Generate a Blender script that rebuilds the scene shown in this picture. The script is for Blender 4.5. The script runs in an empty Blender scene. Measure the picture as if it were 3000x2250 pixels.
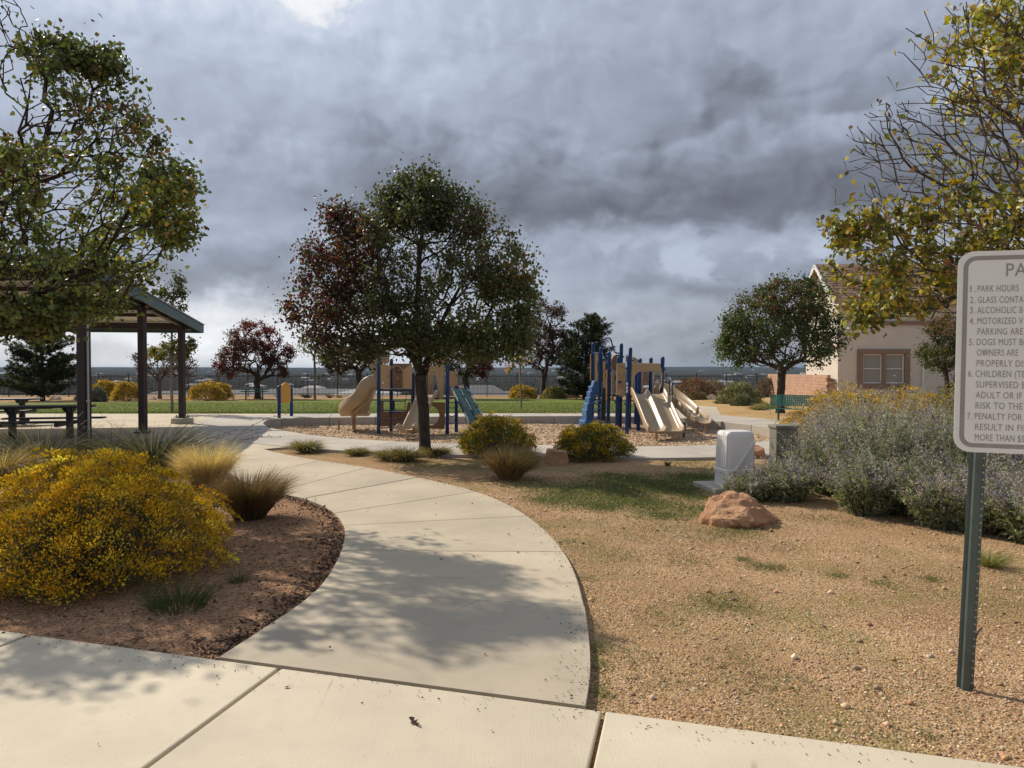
import bpy, bmesh, math, random
import numpy as np
from mathutils import Vector, Matrix, Euler, noise
from math import radians, sin, cos, pi, atan, atan2, sqrt

# ---------------------------------------------------------------- camera, sky, sun, exposure
SC = bpy.context.scene
COL = SC.collection
FPX, PCX, PCY, HORIZON, EYE = 2080.0, 1500.0, 1125.0, 1085.0, 1.65     # photograph pixels (3000 x 2250), metres
PITCH = atan((PCY - HORIZON) / FPX)

cam_data = bpy.data.cameras.new('camera')
cam = bpy.data.objects.new('camera', cam_data)
COL.objects.link(cam)
cam.location = (0, 0, EYE)
cam.rotation_euler = (radians(90) - PITCH, 0, 0)
cam_data.sensor_width = 36.0
cam_data.lens = FPX / 3000 * 36.0
cam_data.clip_start, cam_data.clip_end = 0.05, 30000
SC.camera = cam

SUN_EL = radians(39.5)
SUN_AZ = atan2(-0.79, 0.61)                 # clockwise from +Y: the sun stands ahead and to the left
SUN_DIR = Vector((sin(SUN_AZ) * cos(SUN_EL), cos(SUN_AZ) * cos(SUN_EL), sin(SUN_EL)))
sun_data = bpy.data.lights.new('sun', 'SUN')
sun_data.energy, sun_data.angle, sun_data.color = 4.6, radians(0.6), (1.0, 0.90, 0.76)
sun = bpy.data.objects.new('sun', sun_data)
COL.objects.link(sun)
sun.location = (-30, 25, 40)
sun.rotation_euler = (-SUN_DIR).to_track_quat('-Z', 'Y').to_euler()

SC.view_settings.view_transform = 'Standard'
SC.view_settings.look = 'None'
SC.view_settings.gamma = 1.0
SC.view_settings.use_curve_mapping = False
SC.view_settings.exposure = 0.08
SC.cycles.use_denoising = True
SC.cycles.use_adaptive_sampling = False
SC.cycles.max_bounces = 6
SC.cycles.transparent_max_bounces = 8
SC.cycles.volume_bounces = 0
SC.cycles.sample_clamp_indirect = 6.0

world = bpy.data.worlds.new('World')
SC.world = world
world.use_nodes = True
world.cycles.sampling_method = 'MANUAL'
world.cycles.sample_map_resolution = 512
NT = world.node_tree
NT.nodes.clear()


class G_:
    """small helper that writes node graphs as expressions"""
    def __init__(s, nt, flat=False):
        s.nt = nt
        s.flat = flat

    def new(s, t, **kw):
        n = s.nt.nodes.new(t)
        for k, v in kw.items():
            setattr(n, k, v)
        return n

    def put(s, sock, val):
        if hasattr(val, 'is_output'):
            s.nt.links.new(val, sock)
        else:
            sock.default_value = val

    def m(s, op, a, b=0.0, c=None, clamp=False):
        n = s.new('ShaderNodeMath', operation=op)
        n.use_clamp = clamp
        s.put(n.inputs[0], a)
        s.put(n.inputs[1], b)
        if c is not None:
            s.put(n.inputs[2], c)
        return n.outputs[0]

    def vm(s, op, a, b=(0, 0, 0)):
        n = s.new('ShaderNodeVectorMath', operation=op)
        s.put(n.inputs[0], a)
        s.put(n.inputs[1], b)
        return n.outputs[0]

    def noise(s, vec, scale, detail=6, rough=0.55, dist=0.0):
        n = s.new('ShaderNodeTexNoise')
        if s.flat:
            n.noise_dimensions = '2D'
        s.put(n.inputs['Vector'], vec)
        n.inputs['Scale'].default_value = scale
        n.inputs['Detail'].default_value = detail
        n.inputs['Roughness'].default_value = rough
        n.inputs['Distortion'].default_value = dist
        return n.outputs['Fac']

    def voro(s, vec, scale, feature='F1', out='Distance', rnd=1.0):
        n = s.new('ShaderNodeTexVoronoi', feature=feature)
        s.put(n.inputs['Vector'], vec)
        n.inputs['Scale'].default_value = scale
        n.inputs['Randomness'].default_value = rnd
        return n.outputs[out]

    def ramp(s, fac, stops, interp='LINEAR'):
        n = s.new('ShaderNodeValToRGB')
        n.color_ramp.interpolation = interp
        e = n.color_ramp.elements
        while len(e) > 1:
            e.remove(e[0])
        for i, (p, c) in enumerate(stops):
            q = e[0] if i == 0 else e.new(p)
            q.position = p
            q.color = (c, c, c, 1) if isinstance(c, (int, float)) else (*c[:3], 1)
        s.put(n.inputs['Fac'], fac)
        return n.outputs['Color']

    def mix(s, fac, a, b, blend='MIX'):
        n = s.new('ShaderNodeMix', data_type='RGBA', blend_type=blend)
        s.put(n.inputs['Factor'], fac)
        for k, v in ((6, a), (7, b)):
            if not hasattr(v, 'is_output') and len(v) == 3:
                v = (*v, 1)
            s.put(n.inputs[k], v)
        return n.outputs[2]

    def sstep(s, x, lo, hi):
        n = s.new('ShaderNodeMapRange', interpolation_type='SMOOTHSTEP')
        s.put(n.inputs['Value'], x)
        n.inputs['From Min'].default_value = lo
        n.inputs['From Max'].default_value = hi
        return n.outputs['Result']

    def lin(s, x, lo, hi, a=0.0, b=1.0):
        n = s.new('ShaderNodeMapRange')
        s.put(n.inputs['Value'], x)
        for k, v in (('From Min', lo), ('From Max', hi), ('To Min', a), ('To Max', b)):
            n.inputs[k].default_value = v
        return n.outputs['Result']


def build_sky():
    g = G_(NT, True)
    tc = g.new('ShaderNodeTexCoord').outputs['Generated']
    sep = g.new('ShaderNodeSeparateXYZ')
    g.put(sep.inputs[0], tc)
    x, y, z = sep.outputs
    DEG = 180 / pi
    el = g.m('MULTIPLY', g.m('ARCSINE', z), DEG)
    az = g.m('MULTIPLY', g.m('ARCTAN2', x, y), DEG)
    comb = g.new('ShaderNodeCombineXYZ')
    g.put(comb.inputs[0], g.m('MULTIPLY', az, 0.1))
    g.put(comb.inputs[1], g.m('MULTIPLY', g.m('POWER', g.m('MAXIMUM', g.m('ADD', el, 4.0), 0.1), 0.8), 0.30))
    p = comb.outputs[0]
    wn = g.new('ShaderNodeTexNoise')
    g.put(wn.inputs['Vector'], p)
    wn.inputs['Scale'].default_value = 1.3
    wn.inputs['Detail'].default_value = 5
    warp = g.vm('SCALE', g.vm('SUBTRACT', wn.outputs['Color'], (0.5, 0.5, 0.5)))
    warp.node.inputs['Scale'].default_value = 0.55
    pw = g.vm('ADD', p, warp)
    big = g.noise(pw, 0.75, 5, 0.5)
    big2 = g.noise(g.vm('ADD', pw, (-0.07, 0.06, 0.0)), 0.75, 5, 0.5)
    puff = g.noise(g.vm('ADD', pw, (7.3, 2.1, 0.0)), 2.2, 6, 0.56)
    soft = g.noise(g.vm('ADD', p, (3.3, 9.1, 4.0)), 0.35, 4, 0.5)

    pb = g.vm('ADD', p, g.vm('SCALE', warp))
    pb.node.inputs[1].links[0].from_node.inputs['Scale'].default_value = 0.45

    def billow(seed, scale):
        n = g.new('ShaderNodeTexVoronoi', feature='F1')
        n.voronoi_dimensions = '2D'
        g.put(n.inputs['Vector'], g.vm('ADD', pb, seed))
        n.inputs['Scale'].default_value = scale
        n.inputs['Detail'].default_value = 3
        n.inputs['Roughness'].default_value = 0.40
        n.inputs['Lacunarity'].default_value = 2.4
        return g.m('SUBTRACT', 1.0, n.outputs['Distance'])

    # the general brightness of the deck: bright towards the veiled sun, dark away from it
    e2 = g.m('ADD', el, g.m('MULTIPLY', g.m('SUBTRACT', big, 0.5), 7.0))
    e2 = g.m('ADD', e2, g.m('MULTIPLY', g.m('SUBTRACT', puff, 0.5), 3.0))
    f = g.lin(e2, 0, 40)
    left = g.ramp(f, [(0, 0.68), (0.06, 0.84), (0.12, 0.76), (0.18, 0.52), (0.26, 0.42), (0.36, 0.44), (0.48, 0.48), (0.58, 0.55), (0.66, 0.70), (0.76, 0.78), (1, 0.66)], 'EASE')
    right = g.ramp(f, [(0, 0.27), (0.05, 0.33), (0.12, 0.40), (0.2, 0.38), (0.26, 0.44), (0.30, 0.36), (0.40, 0.36), (0.52, 0.38), (0.62, 0.42), (0.75, 0.44), (1, 0.44)], 'EASE')
    a2 = g.m('ADD', az, g.m('MULTIPLY', g.m('SUBTRACT', soft, 0.5), 22.0))
    lum = g.mix(g.sstep(a2, -26, 12), left, right)
    lum = g.mix(g.sstep(g.m('ABSOLUTE', az), 60, 110), lum, (0.40, 0.40, 0.40))
    pf = g.m('MULTIPLY', g.m('SUBTRACT', puff, 0.5), 0.30)
    rim = g.m('MULTIPLY', g.m('SUBTRACT', big, big2), 1.2)
    lumv = g.m('MULTIPLY', lum, g.m('MAXIMUM', g.m('ADD', 1.0, g.m('ADD', rim, pf)), 0.4))

    bil = billow((4.4, 1.2, 0), 0.62)
    bil2 = billow((4.4 - 0.06, 1.2 + 0.07, 0), 0.62)
    relief = g.m('MULTIPLY', g.m('SUBTRACT', bil, bil2), 1.25)
    lumv = g.m('MULTIPLY', lumv, g.m('ADD', 1.0, g.m('MULTIPLY', relief, 0.35)))

    def bank(lumv, az0, az1, top, amp, depth, rimv, belly, base, seed, opac, scale=1.0):
        """one bank of cumulus: knobbly lit top edge, darkening to a flat grey base"""
        b = bil
        n = g.noise(g.vm('ADD', p, seed), 0.55, 4, 0.5)
        t = g.m('ADD', top, g.m('ADD', g.m('MULTIPLY', g.m('SUBTRACT', b, 0.55), amp), g.m('MULTIPLY', g.m('SUBTRACT', n, 0.5), amp * 1.5)))
        e = g.m('SUBTRACT', t, el)
        ins = g.sstep(e, -0.35, 0.75)
        q = g.m('ADD', el, g.m('MULTIPLY', g.m('SUBTRACT', puff, 0.5), 5.0))
        ins = g.m('MULTIPLY', ins, g.sstep(q, base - 1.6, base + 1.2))
        am = g.m('ADD', az, g.m('MULTIPLY', g.m('SUBTRACT', soft, 0.5), 16.0))
        ins = g.m('MULTIPLY', ins, g.m('MULTIPLY', g.sstep(am, az0 - 7, az0 + 5), g.sstep(am, az1 + 7, az1 - 5)))
        sh = g.ramp(g.lin(e, 0, depth), [(0, rimv), (0.22, rimv * 0.80 + belly * 0.2), (0.6, rimv * 0.25 + belly * 0.75), (1, belly)])
        sh = g.m('MULTIPLY', sh, g.m('ADD', 0.86, g.m('ADD', relief, g.m('ADD', g.m('MULTIPLY', g.m('SUBTRACT', b, 0.45), 0.4), g.m('MULTIPLY', g.m('SUBTRACT', puff, 0.45), 0.9)))))
        return g.mix(g.m('MULTIPLY', ins, opac), lumv, sh)

    lumv = bank(lumv, 14, 80, 25.0, 6, 9, 0.38, 0.22, 15.0, (1.7, 0.3, 0), 0.8)
    lumv = bank(lumv, -30, -9, 18.0, 5, 5, 0.52, 0.30, 12.5, (4.1, 2.2, 0), 0.65)
    lumv = bank(lumv, -12, 70, 20.5, 5.0, 7.5, 0.44, 0.18, 11.4, (0.4, 5.3, 0), 0.97)
    lumv = bank(lumv, -6, 70, 15.5, 4.0, 4.0, 0.25, 0.15, 11.8, (6.4, 1.3, 0), 0.75)
    lumv = bank(lumv, -60, -6, 10.8, 3.0, 4.2, 0.44, 0.25, 6.0, (8.8, 3.1, 0), 0.72)
    lumv = bank(lumv, 6, 70, 8.6, 2.6, 2.4, 0.42, 0.16, 6.3, (2.9, 8.4, 0), 0.85)
    # a torn hole where the veiled sun whitens the deck
    dx = g.m('DIVIDE', g.m('ADD', az, 16.0), 5.0)
    dy = g.m('DIVIDE', g.m('SUBTRACT', el, 28.0), 3.6)
    hole = g.m('SUBTRACT', 1.0, g.m('ADD', g.m('MULTIPLY', dx, dx), g.m('MULTIPLY', dy, dy)))
    hole = g.m('MULTIPLY', g.sstep(g.m('ADD', hole, g.m('MULTIPLY', g.m('SUBTRACT', puff, 0.5), 4.5)), 0.15, 1.0), 0.8)
    lumv = g.mix(hole, lumv, (0.92, 0.92, 0.92))
    strip = g.m('MULTIPLY', g.m('MULTIPLY', g.sstep(e2, 6.4, 8.6), g.sstep(e2, 11.6, 9.8)), g.m('MULTIPLY', g.sstep(az, 0, 12), g.sstep(puff, 0.42, 0.62)))
    lumv = g.mix(g.m('MULTIPLY', strip, 0.7), lumv, (0.56, 0.56, 0.56))
    tint = g.ramp(g.lin(lumv, 0.05, 0.8), [(0, (0.91, 0.97, 1.15)), (0.4, (0.87, 0.985, 1.23)), (0.75, (0.88, 0.99, 1.20)), (1, (0.98, 1.0, 1.05))])
    tint = g.mix(g.sstep(el, 9.0, 2.0), tint, g.mix(g.sstep(az, -20, 0), (0.98, 1.0, 1.04), (0.92, 0.99, 1.12)))
    cloud = g.mix(1.0, tint, lumv, 'MULTIPLY')
    sky = g.new('ShaderNodeTexSky', sky_type='NISHITA')
    sky.sun_disc = False
    sky.sun_elevation = SUN_EL
    sky.sun_rotation = SUN_AZ % (2 * pi)
    b1 = g.new('ShaderNodeBackground')
    g.put(b1.inputs[0], sky.outputs[0])
    b1.inputs[1].default_value = 0.1
    b2 = g.new('ShaderNodeBackground')
    g.put(b2.inputs[0], cloud)
    b2.inputs[1].default_value = 1.0
    ms = g.new('ShaderNodeMixShader')
    ms.inputs[0].default_value = 0.97
    g.put(ms.inputs[1], b1.outputs[0])
    g.put(ms.inputs[2], b2.outputs[0])
    out = g.new('ShaderNodeOutputWorld')
    g.put(out.inputs[0], ms.outputs[0])


build_sky()

# ---------------------------------------------------------------- measuring from the photograph
K = 3000 / 2212


def ray(px, py):
    u, v = (px - PCX) / FPX, -(py - PCY) / FPX
    return Vector((u, cos(PITCH) + v * sin(PITCH), -sin(PITCH) + v * cos(PITCH)))


def W(px, py, d):
    """point seen at photo pixel (px, py) that stands d metres ahead"""
    r = ray(px, py)
    return Vector((0, 0, EYE)) + r * (d / r.y)


def G(px, py, z=0.0):
    """point of the level z seen at photo pixel (px, py)"""
    r = ray(px, py)
    return Vector((0, 0, EYE)) + r * ((z - EYE) / r.z)


def WD(x, y, d):
    return W(x * K, y * K, d)


def GD(x, y, z=0.0):
    return G(x * K, y * K, z)


def lerp_curve(xs, ys, x):
    return float(np.interp(x, xs, ys))


# ---------------------------------------------------------------- mesh building
ORG = {}


def tag(o, label=None, cat=None, group=None, kind=None):
    if label:
        o['label'] = label
    if cat:
        o['category'] = cat
    if group:
        o['group'] = group
    if kind:
        o['kind'] = kind
    return o


def thing(name, label, cat, loc, group=None, kind=None):
    o = bpy.data.objects.new(name, None)
    COL.objects.link(o)
    o.location = loc
    o.empty_display_size = 0.2
    ORG[o] = Vector(loc)
    return tag(o, label, cat, group, kind)


class MB:
    def __init__(s):
        s.v, s.f = [], []

    def add(s, vs, fs):
        o = len(s.v)
        s.v.extend([tuple(q) for q in vs])
        s.f.extend([tuple(i + o for i in q) for q in fs])
        return s

    def box(s, c, size, R=None):
        c = Vector(c)
        h = Vector(size) * 0.5
        vs = [Vector((sx * h.x, sy * h.y, sz * h.z)) for sz in (-1, 1) for sy in (-1, 1) for sx in (-1, 1)]
        if R is not None:
            vs = [R @ q for q in vs]
        return s.add([c + q for q in vs], [(0, 2, 3, 1), (4, 5, 7, 6), (0, 1, 5, 4), (2, 6, 7, 3), (0, 4, 6, 2), (1, 3, 7, 5)])

    def beam(s, a, b, w, h, up=(0, 0, 1)):
        """bar of section w x h from a to b"""
        a, b = Vector(a), Vector(b)
        t = (b - a).normalized()
        sd = t.cross(Vector(up))
        if sd.length < 1e-4:
            sd = t.cross(Vector((1, 0, 0)))
        sd.normalize()
        u = sd.cross(t)
        R = Matrix((sd, t, u)).transposed()
        return s.box((a + b) * 0.5, (w, (b - a).length, h), R)

    def tube(s, pts, r, n=8, cap=True, closed=False):
        pts = [Vector(p) for p in pts]
        m = len(pts)
        rr = r if hasattr(r, '__len__') else [r] * m
        prev = None
        vs = []
        for i, p in enumerate(pts):
            if closed:
                t = pts[(i + 1) % m] - pts[i - 1]
            else:
                t = pts[min(i + 1, m - 1)] - pts[max(i - 1, 0)]
            t.normalize()
            if prev is None:
                u = t.cross(Vector((0, 0, 1)))
                if u.length < 0.05:
                    u = t.cross(Vector((1, 0, 0)))
            else:
                u = prev - t * prev.dot(t)
            u.normalize()
            prev = u
            w = t.cross(u)
            vs += [p + (u * cos(2 * pi * k / n) + w * sin(2 * pi * k / n)) * rr[i] for k in range(n)]
        fs = []
        for i in range(m if closed else m - 1):
            j = (i + 1) % m
            for k in range(n):
                k2 = (k + 1) % n
                fs.append((i * n + k, i * n + k2, j * n + k2, j * n + k))
        if cap and not closed:
            fs.append(tuple(range(n - 1, -1, -1)))
            fs.append(tuple((m - 1) * n + k for k in range(n)))
        return s.add(vs, fs)

    def prism(s, poly, z0, z1):
        n = len(poly)
        a = sum(poly[i][0] * poly[(i + 1) % n][1] - poly[(i + 1) % n][0] * poly[i][1] for i in range(n))
        if a < 0:
            poly = poly[::-1]
        vs = [(p[0], p[1], z0) for p in poly] + [(p[0], p[1], z1) for p in poly]
        fs = [tuple(range(n - 1, -1, -1)), tuple(range(n, 2 * n))]
        fs += [(i, (i + 1) % n, n + (i + 1) % n, n + i) for i in range(n)]
        return s.add(vs, fs)

    def plate(s, outline, origin, ux, uy, thick, holes=()):
        """flat board with optional holes: outline in (a, b) along ux, uy; thickness along ux x uy"""
        origin, ux, uy = Vector(origin), Vector(ux).normalized(), Vector(uy).normalized()
        nn = ux.cross(uy)
        bm = bmesh.new()
        loops = [outline] + list(holes)
        edges = []
        for lp in loops:
            vv = [bm.verts.new(origin + ux * a + uy * b) for a, b in lp]
            for i in range(len(vv)):
                edges.append(bm.edges.new((vv[i], vv[(i + 1) % len(vv)])))
        bmesh.ops.triangle_fill(bm, use_beauty=True, use_dissolve=False, edges=edges)
        res = bmesh.ops.extrude_face_region(bm, geom=bm.faces[:])
        bmesh.ops.translate(bm, vec=nn * thick, verts=[e for e in res['geom'] if isinstance(e, bmesh.types.BMVert)])
        bmesh.ops.recalc_face_normals(bm, faces=bm.faces[:])
        bm.verts.index_update()
        s.add([v.co.copy() for v in bm.verts], [tuple(v.index for v in f.verts) for f in bm.faces])
        bm.free()
        return s

    def sweep(s, path, prof, sides=None, up=Vector((0, 0, 1)), cap=True):
        """closed section prof [(across, high)] carried along path; sides fixes the across direction"""
        path = [Vector(p) for p in path]
        n, m = len(prof), len(path)
        vs = []
        for i, p in enumerate(path):
            t = (path[min(i + 1, m - 1)] - path[max(i - 1, 0)]).normalized()
            sd = Vector(sides) if sides is not None else t.cross(up).normalized()
            u = sd.cross(t).normalized()
            pr = prof[i] if isinstance(prof[0], list) else prof
            vs += [p + sd * a + u * b for a, b in pr]
        n = len(prof[0]) if isinstance(prof[0], list) else n
        fs = []
        for i in range(m - 1):
            for k in range(n):
                k2 = (k + 1) % n
                fs.append((i * n + k, i * n + k2, (i + 1) * n + k2, (i + 1) * n + k))
        if cap:
            fs.append(tuple(range(n - 1, -1, -1)))
            fs.append(tuple((m - 1) * n + k for k in range(n)))
        return s.add(vs, fs)

    def dome(s, c, r, hgt, n=12, m=4):
        """rounded cap sitting on c"""
        vs, fs = [], []
        for j in range(m):
            a = j / m * pi / 2
            vs += [(c[0] + r * cos(a) * cos(2 * pi * k / n), c[1] + r * cos(a) * sin(2 * pi * k / n), c[2] + hgt * sin(a)) for k in range(n)]
        vs.append((c[0], c[1], c[2] + hgt))
        for j in range(m - 1):
            for k in range(n):
                fs.append((j * n + k, j * n + (k + 1) % n, (j + 1) * n + (k + 1) % n, (j + 1) * n + k))
        for k in range(n):
            fs.append(((m - 1) * n + k, (m - 1) * n + (k + 1) % n, m * n))
        return s.add(vs, fs)


def obj(name, mb, mat, parent=None, smooth=False, bevel=0.0, loc=None, kind=None, seg=2):
    me = bpy.data.meshes.new(name)
    o0 = ORG[parent] if parent is not None else Vector(loc if loc is not None else (0, 0, 0))
    if isinstance(mb, bpy.types.Mesh):
        me = mb
    else:
        me.from_pydata([(v[0] - o0.x, v[1] - o0.y, v[2] - o0.z) for v in mb.v], [], mb.f)
        bm = bmesh.new()
        bm.from_mesh(me)
        bmesh.ops.recalc_face_normals(bm, faces=bm.faces[:])
        bm.to_mesh(me)
        bm.free()
        if mat is not None:
            me.materials.append(mat)
        if smooth:
            me.polygons.foreach_set('use_smooth', [True] * len(me.polygons))
            if smooth != 'all':
                me.set_sharp_from_angle(angle=radians(38))
    o = bpy.data.objects.new(name, me)
    COL.objects.link(o)
    if parent is not None:
        o.parent = parent
    elif loc is not None:
        o.location = loc
    ORG[o] = o0
    if bevel:
        b = o.modifiers.new('bevel', 'BEVEL')
        b.width, b.segments, b.limit_method, b.angle_limit = bevel, seg, 'ANGLE', radians(35)
    if kind:
        o['kind'] = kind
    return o


def fast(name, V, T, mat, colors=None, parent=None, loc=(0, 0, 0), kind=None, smooth=False):
    """big triangle or quad mesh straight from numpy arrays (world coordinates)"""
    V = np.asarray(V, dtype=np.float32)
    T = np.asarray(T, dtype=np.int32)
    o0 = np.array(ORG[parent] if parent is not None else loc, dtype=np.float32)
    me = bpy.data.meshes.new(name)
    nv, nf, w = len(V), len(T), T.shape[1]
    me.vertices.add(nv)
    me.vertices.foreach_set('co', (V - o0).ravel())
    me.loops.add(nf * w)
    me.loops.foreach_set('vertex_index', T.ravel())
    me.polygons.add(nf)
    me.polygons.foreach_set('loop_start', np.arange(0, nf * w, w, dtype=np.int32))
    me.polygons.foreach_set('loop_total', np.full(nf, w, dtype=np.int32))
    if smooth:
        me.polygons.foreach_set('use_smooth', np.ones(nf, dtype=bool))
    me.update(calc_edges=True)
    if colors is not None:
        at = me.attributes.new('col', 'FLOAT_COLOR', 'POINT')
        c = np.ones((nv, 4), dtype=np.float32)
        c[:, :3] = colors
        at.data.foreach_set('color', c.ravel())
    me.materials.append(mat)
    o = bpy.data.objects.new(name, me)
    COL.objects.link(o)
    if parent is not None:
        o.parent = parent
    else:
        o.location = loc
    ORG[o] = Vector(o0.tolist())
    if kind:
        o['kind'] = kind
    return o


# ---------------------------------------------------------------- materials
def new_mat(name):
    m = bpy.data.materials.new(name)
    m.use_nodes = True
    nt = m.node_tree
    nt.nodes.clear()
    g = G_(nt)
    out = g.new('ShaderNodeOutputMaterial')
    bs = g.new('ShaderNodeBsdfPrincipled')
    g.put(out.inputs[0], bs.outputs[0])
    co = g.new('ShaderNodeTexCoord').outputs['Object']
    return m, g, bs, co, out


def bump(g, bs, h, strength=0.3, dist=0.01):
    b = g.new('ShaderNodeBump')
    b.inputs['Strength'].default_value = strength
    b.inputs['Distance'].default_value = dist
    g.put(b.inputs['Height'], h)
    g.put(bs.inputs['Normal'], b.outputs[0])


def M(name, c, rough=0.6, var=0.12, scale=3.0, bscale=60, bs_=0.12, metal=0.0, dirt=0.0, dirtc=(0.2, 0.15, 0.1), spec=0.5):
    m, g, b, co, _ = new_mat(name)
    n = g.noise(co, scale, 6, 0.6)
    c = Vector(c)
    lo, hi = tuple(c * (1 - var)), tuple(c * (1 + var))
    col = g.mix(g.lin(n, 0.3, 0.7), lo, hi)
    if dirt:
        n2 = g.noise(g.vm('ADD', co, (5, 2, 9)), scale * 2.3, 8, 0.65)
        col = g.mix(g.m('MULTIPLY', g.sstep(n2, 0.5, 0.72), dirt), col, dirtc)
    g.put(b.inputs['Base Color'], col)
    g.put(b.inputs['Roughness'], g.lin(n, 0.2, 0.8, max(0.05, rough - 0.08), min(1, rough + 0.08)))
    b.inputs['Metallic'].default_value = metal
    b.inputs['Specular IOR Level'].default_value = spec
    if bs_:
        bump(g, b, g.noise(co, bscale, 5, 0.6), bs_, 0.004)
    return m


def concrete(name, c, broom=0.0, ang=0.0, stain=0.35):
    m, g, b, co, _ = new_mat(name)
    oi = g.new('ShaderNodeObjectInfo').outputs['Random']
    sh = g.new('ShaderNodeCombineXYZ')
    g.put(sh.inputs[0], g.m('MULTIPLY', oi, 13.0))
    q = g.vm('ADD', co, sh.outputs[0])
    n1 = g.noise(q, 0.8, 6, 0.6)
    n2 = g.noise(q, 7, 7, 0.65)
    n3 = g.noise(co, 160, 3, 0.7)
    c = Vector(c)
    col = g.mix(g.lin(n1, 0.3, 0.7), tuple(c * 0.80), tuple(c * 1.12))
    col = g.mix(g.m('MULTIPLY', g.sstep(n2, 0.52, 0.75), stain), col, tuple(c * 0.66))
    col = g.mix(g.m('MULTIPLY', g.sstep(n3, 0.55, 0.75), 0.35), col, tuple(c * 0.62))
    col = g.mix(g.m('MULTIPLY', g.sstep(n3, 0.47, 0.3), 0.25), col, tuple(c * 1.25))
    # hairline cracks, small dark specks and a hint of tone change from slab to slab
    sp = g.voro(co, 26)
    spn = g.noise(co, 5.0, 3)
    vc = g.voro(g.vm('ADD', q, (3.0, 1.0, 0.0)), 0.42, 'DISTANCE_TO_EDGE')
    crk = g.m('MULTIPLY', g.sstep(vc, 0.0045, 0.0015), g.sstep(g.noise(q, 1.1, 2), 0.55, 0.62))
    col = g.mix(g.m('MULTIPLY', crk, 0.55), col, tuple(c * 0.45))
    col = g.mix(g.m('MULTIPLY', g.m('MULTIPLY', g.sstep(sp, 0.10, 0.05), g.sstep(spn, 0.5, 0.62)), 0.8), col, (0.07, 0.055, 0.04))
    col = g.mix(1.0, col, g.ramp(oi, [(0, (0.89, 0.89, 0.90)), (1, (1.06, 1.05, 1.03))]), 'MULTIPLY')
    g.put(b.inputs['Base Color'], col)
    b.inputs['Roughness'].default_value = 0.85
    h = g.m('ADD', g.m('MULTIPLY', n3, 0.5), g.m('MULTIPLY', n2, 0.4))
    if broom:
        mp = g.new('ShaderNodeMapping')
        g.put(mp.inputs[0], co)
        mp.inputs['Rotation'].default_value = (0, 0, ang)
        mp.inputs['Scale'].default_value = (150, 2.0, 1)
        h = g.m('ADD', h, g.m('MULTIPLY', g.noise(mp.outputs[0], 1.0, 3, 0.6), broom))
    bump(g, b, h, 0.35, 0.006)
    return m


def foliage(name, trans=0.35, rough=0.42, spec=0.5):
    m, g, b, co, out = new_mat(name)
    at = g.new('ShaderNodeAttribute', attribute_name='col')
    c = at.outputs['Color']
    n = g.noise(co, 55, 3, 0.6)
    c = g.mix(1.0, c, g.ramp(n, [(0.3, (0.75, 0.75, 0.75)), (0.7, (1.2, 1.2, 1.2))]), 'MULTIPLY')
    g.put(b.inputs['Base Color'], c)
    b.inputs['Roughness'].default_value = rough
    b.inputs['Specular IOR Level'].default_value = spec
    tr = g.new('ShaderNodeBsdfTranslucent')
    g.put(tr.inputs[0], g.mix(1.0, c, (1.42, 1.40, 0.72), 'MULTIPLY'))
    ms = g.new('ShaderNodeMixShader')
    ms.inputs[0].default_value = trans
    g.put(ms.inputs[1], b.outputs[0])
    g.put(ms.inputs[2], tr.outputs[0])
    g.put(out.inputs[0], ms.outputs[0])
    return m


def bark(name, c1, c2):
    m, g, b, co, _ = new_mat(name)
    mp = g.new('ShaderNodeMapping')
    g.put(mp.inputs[0], co)
    mp.inputs['Scale'].default_value = (1, 1, 0.22)
    n = g.noise(mp.outputs[0], 34, 6, 0.6, 0.4)
    col = g.mix(g.lin(n, 0.35, 0.65), c1, c2)
    g.put(b.inputs['Base Color'], col)
    b.inputs['Roughness'].default_value = 0.9
    bump(g, b, n, 0.9, 0.02)
    return m


def stone_mat(name, c, c2):
    m, g, b, co, _ = new_mat(name)
    n1 = g.noise(co, 3.0, 8, 0.62, 0.5)
    n2 = g.noise(co, 22, 8, 0.7)
    col = g.mix(g.lin(n1, 0.35, 0.65), c, c2)
    col = g.mix(g.m('MULTIPLY', g.sstep(n2, 0.52, 0.7), 0.45), col, tuple(Vector(c) * 0.5))
    g.put(b.inputs['Base Color'], col)
    b.inputs['Roughness'].default_value = 0.9
    bump(g, b, g.m('ADD', n1, g.m('MULTIPLY', n2, 0.6)), 0.7, 0.03)
    return m


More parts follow.
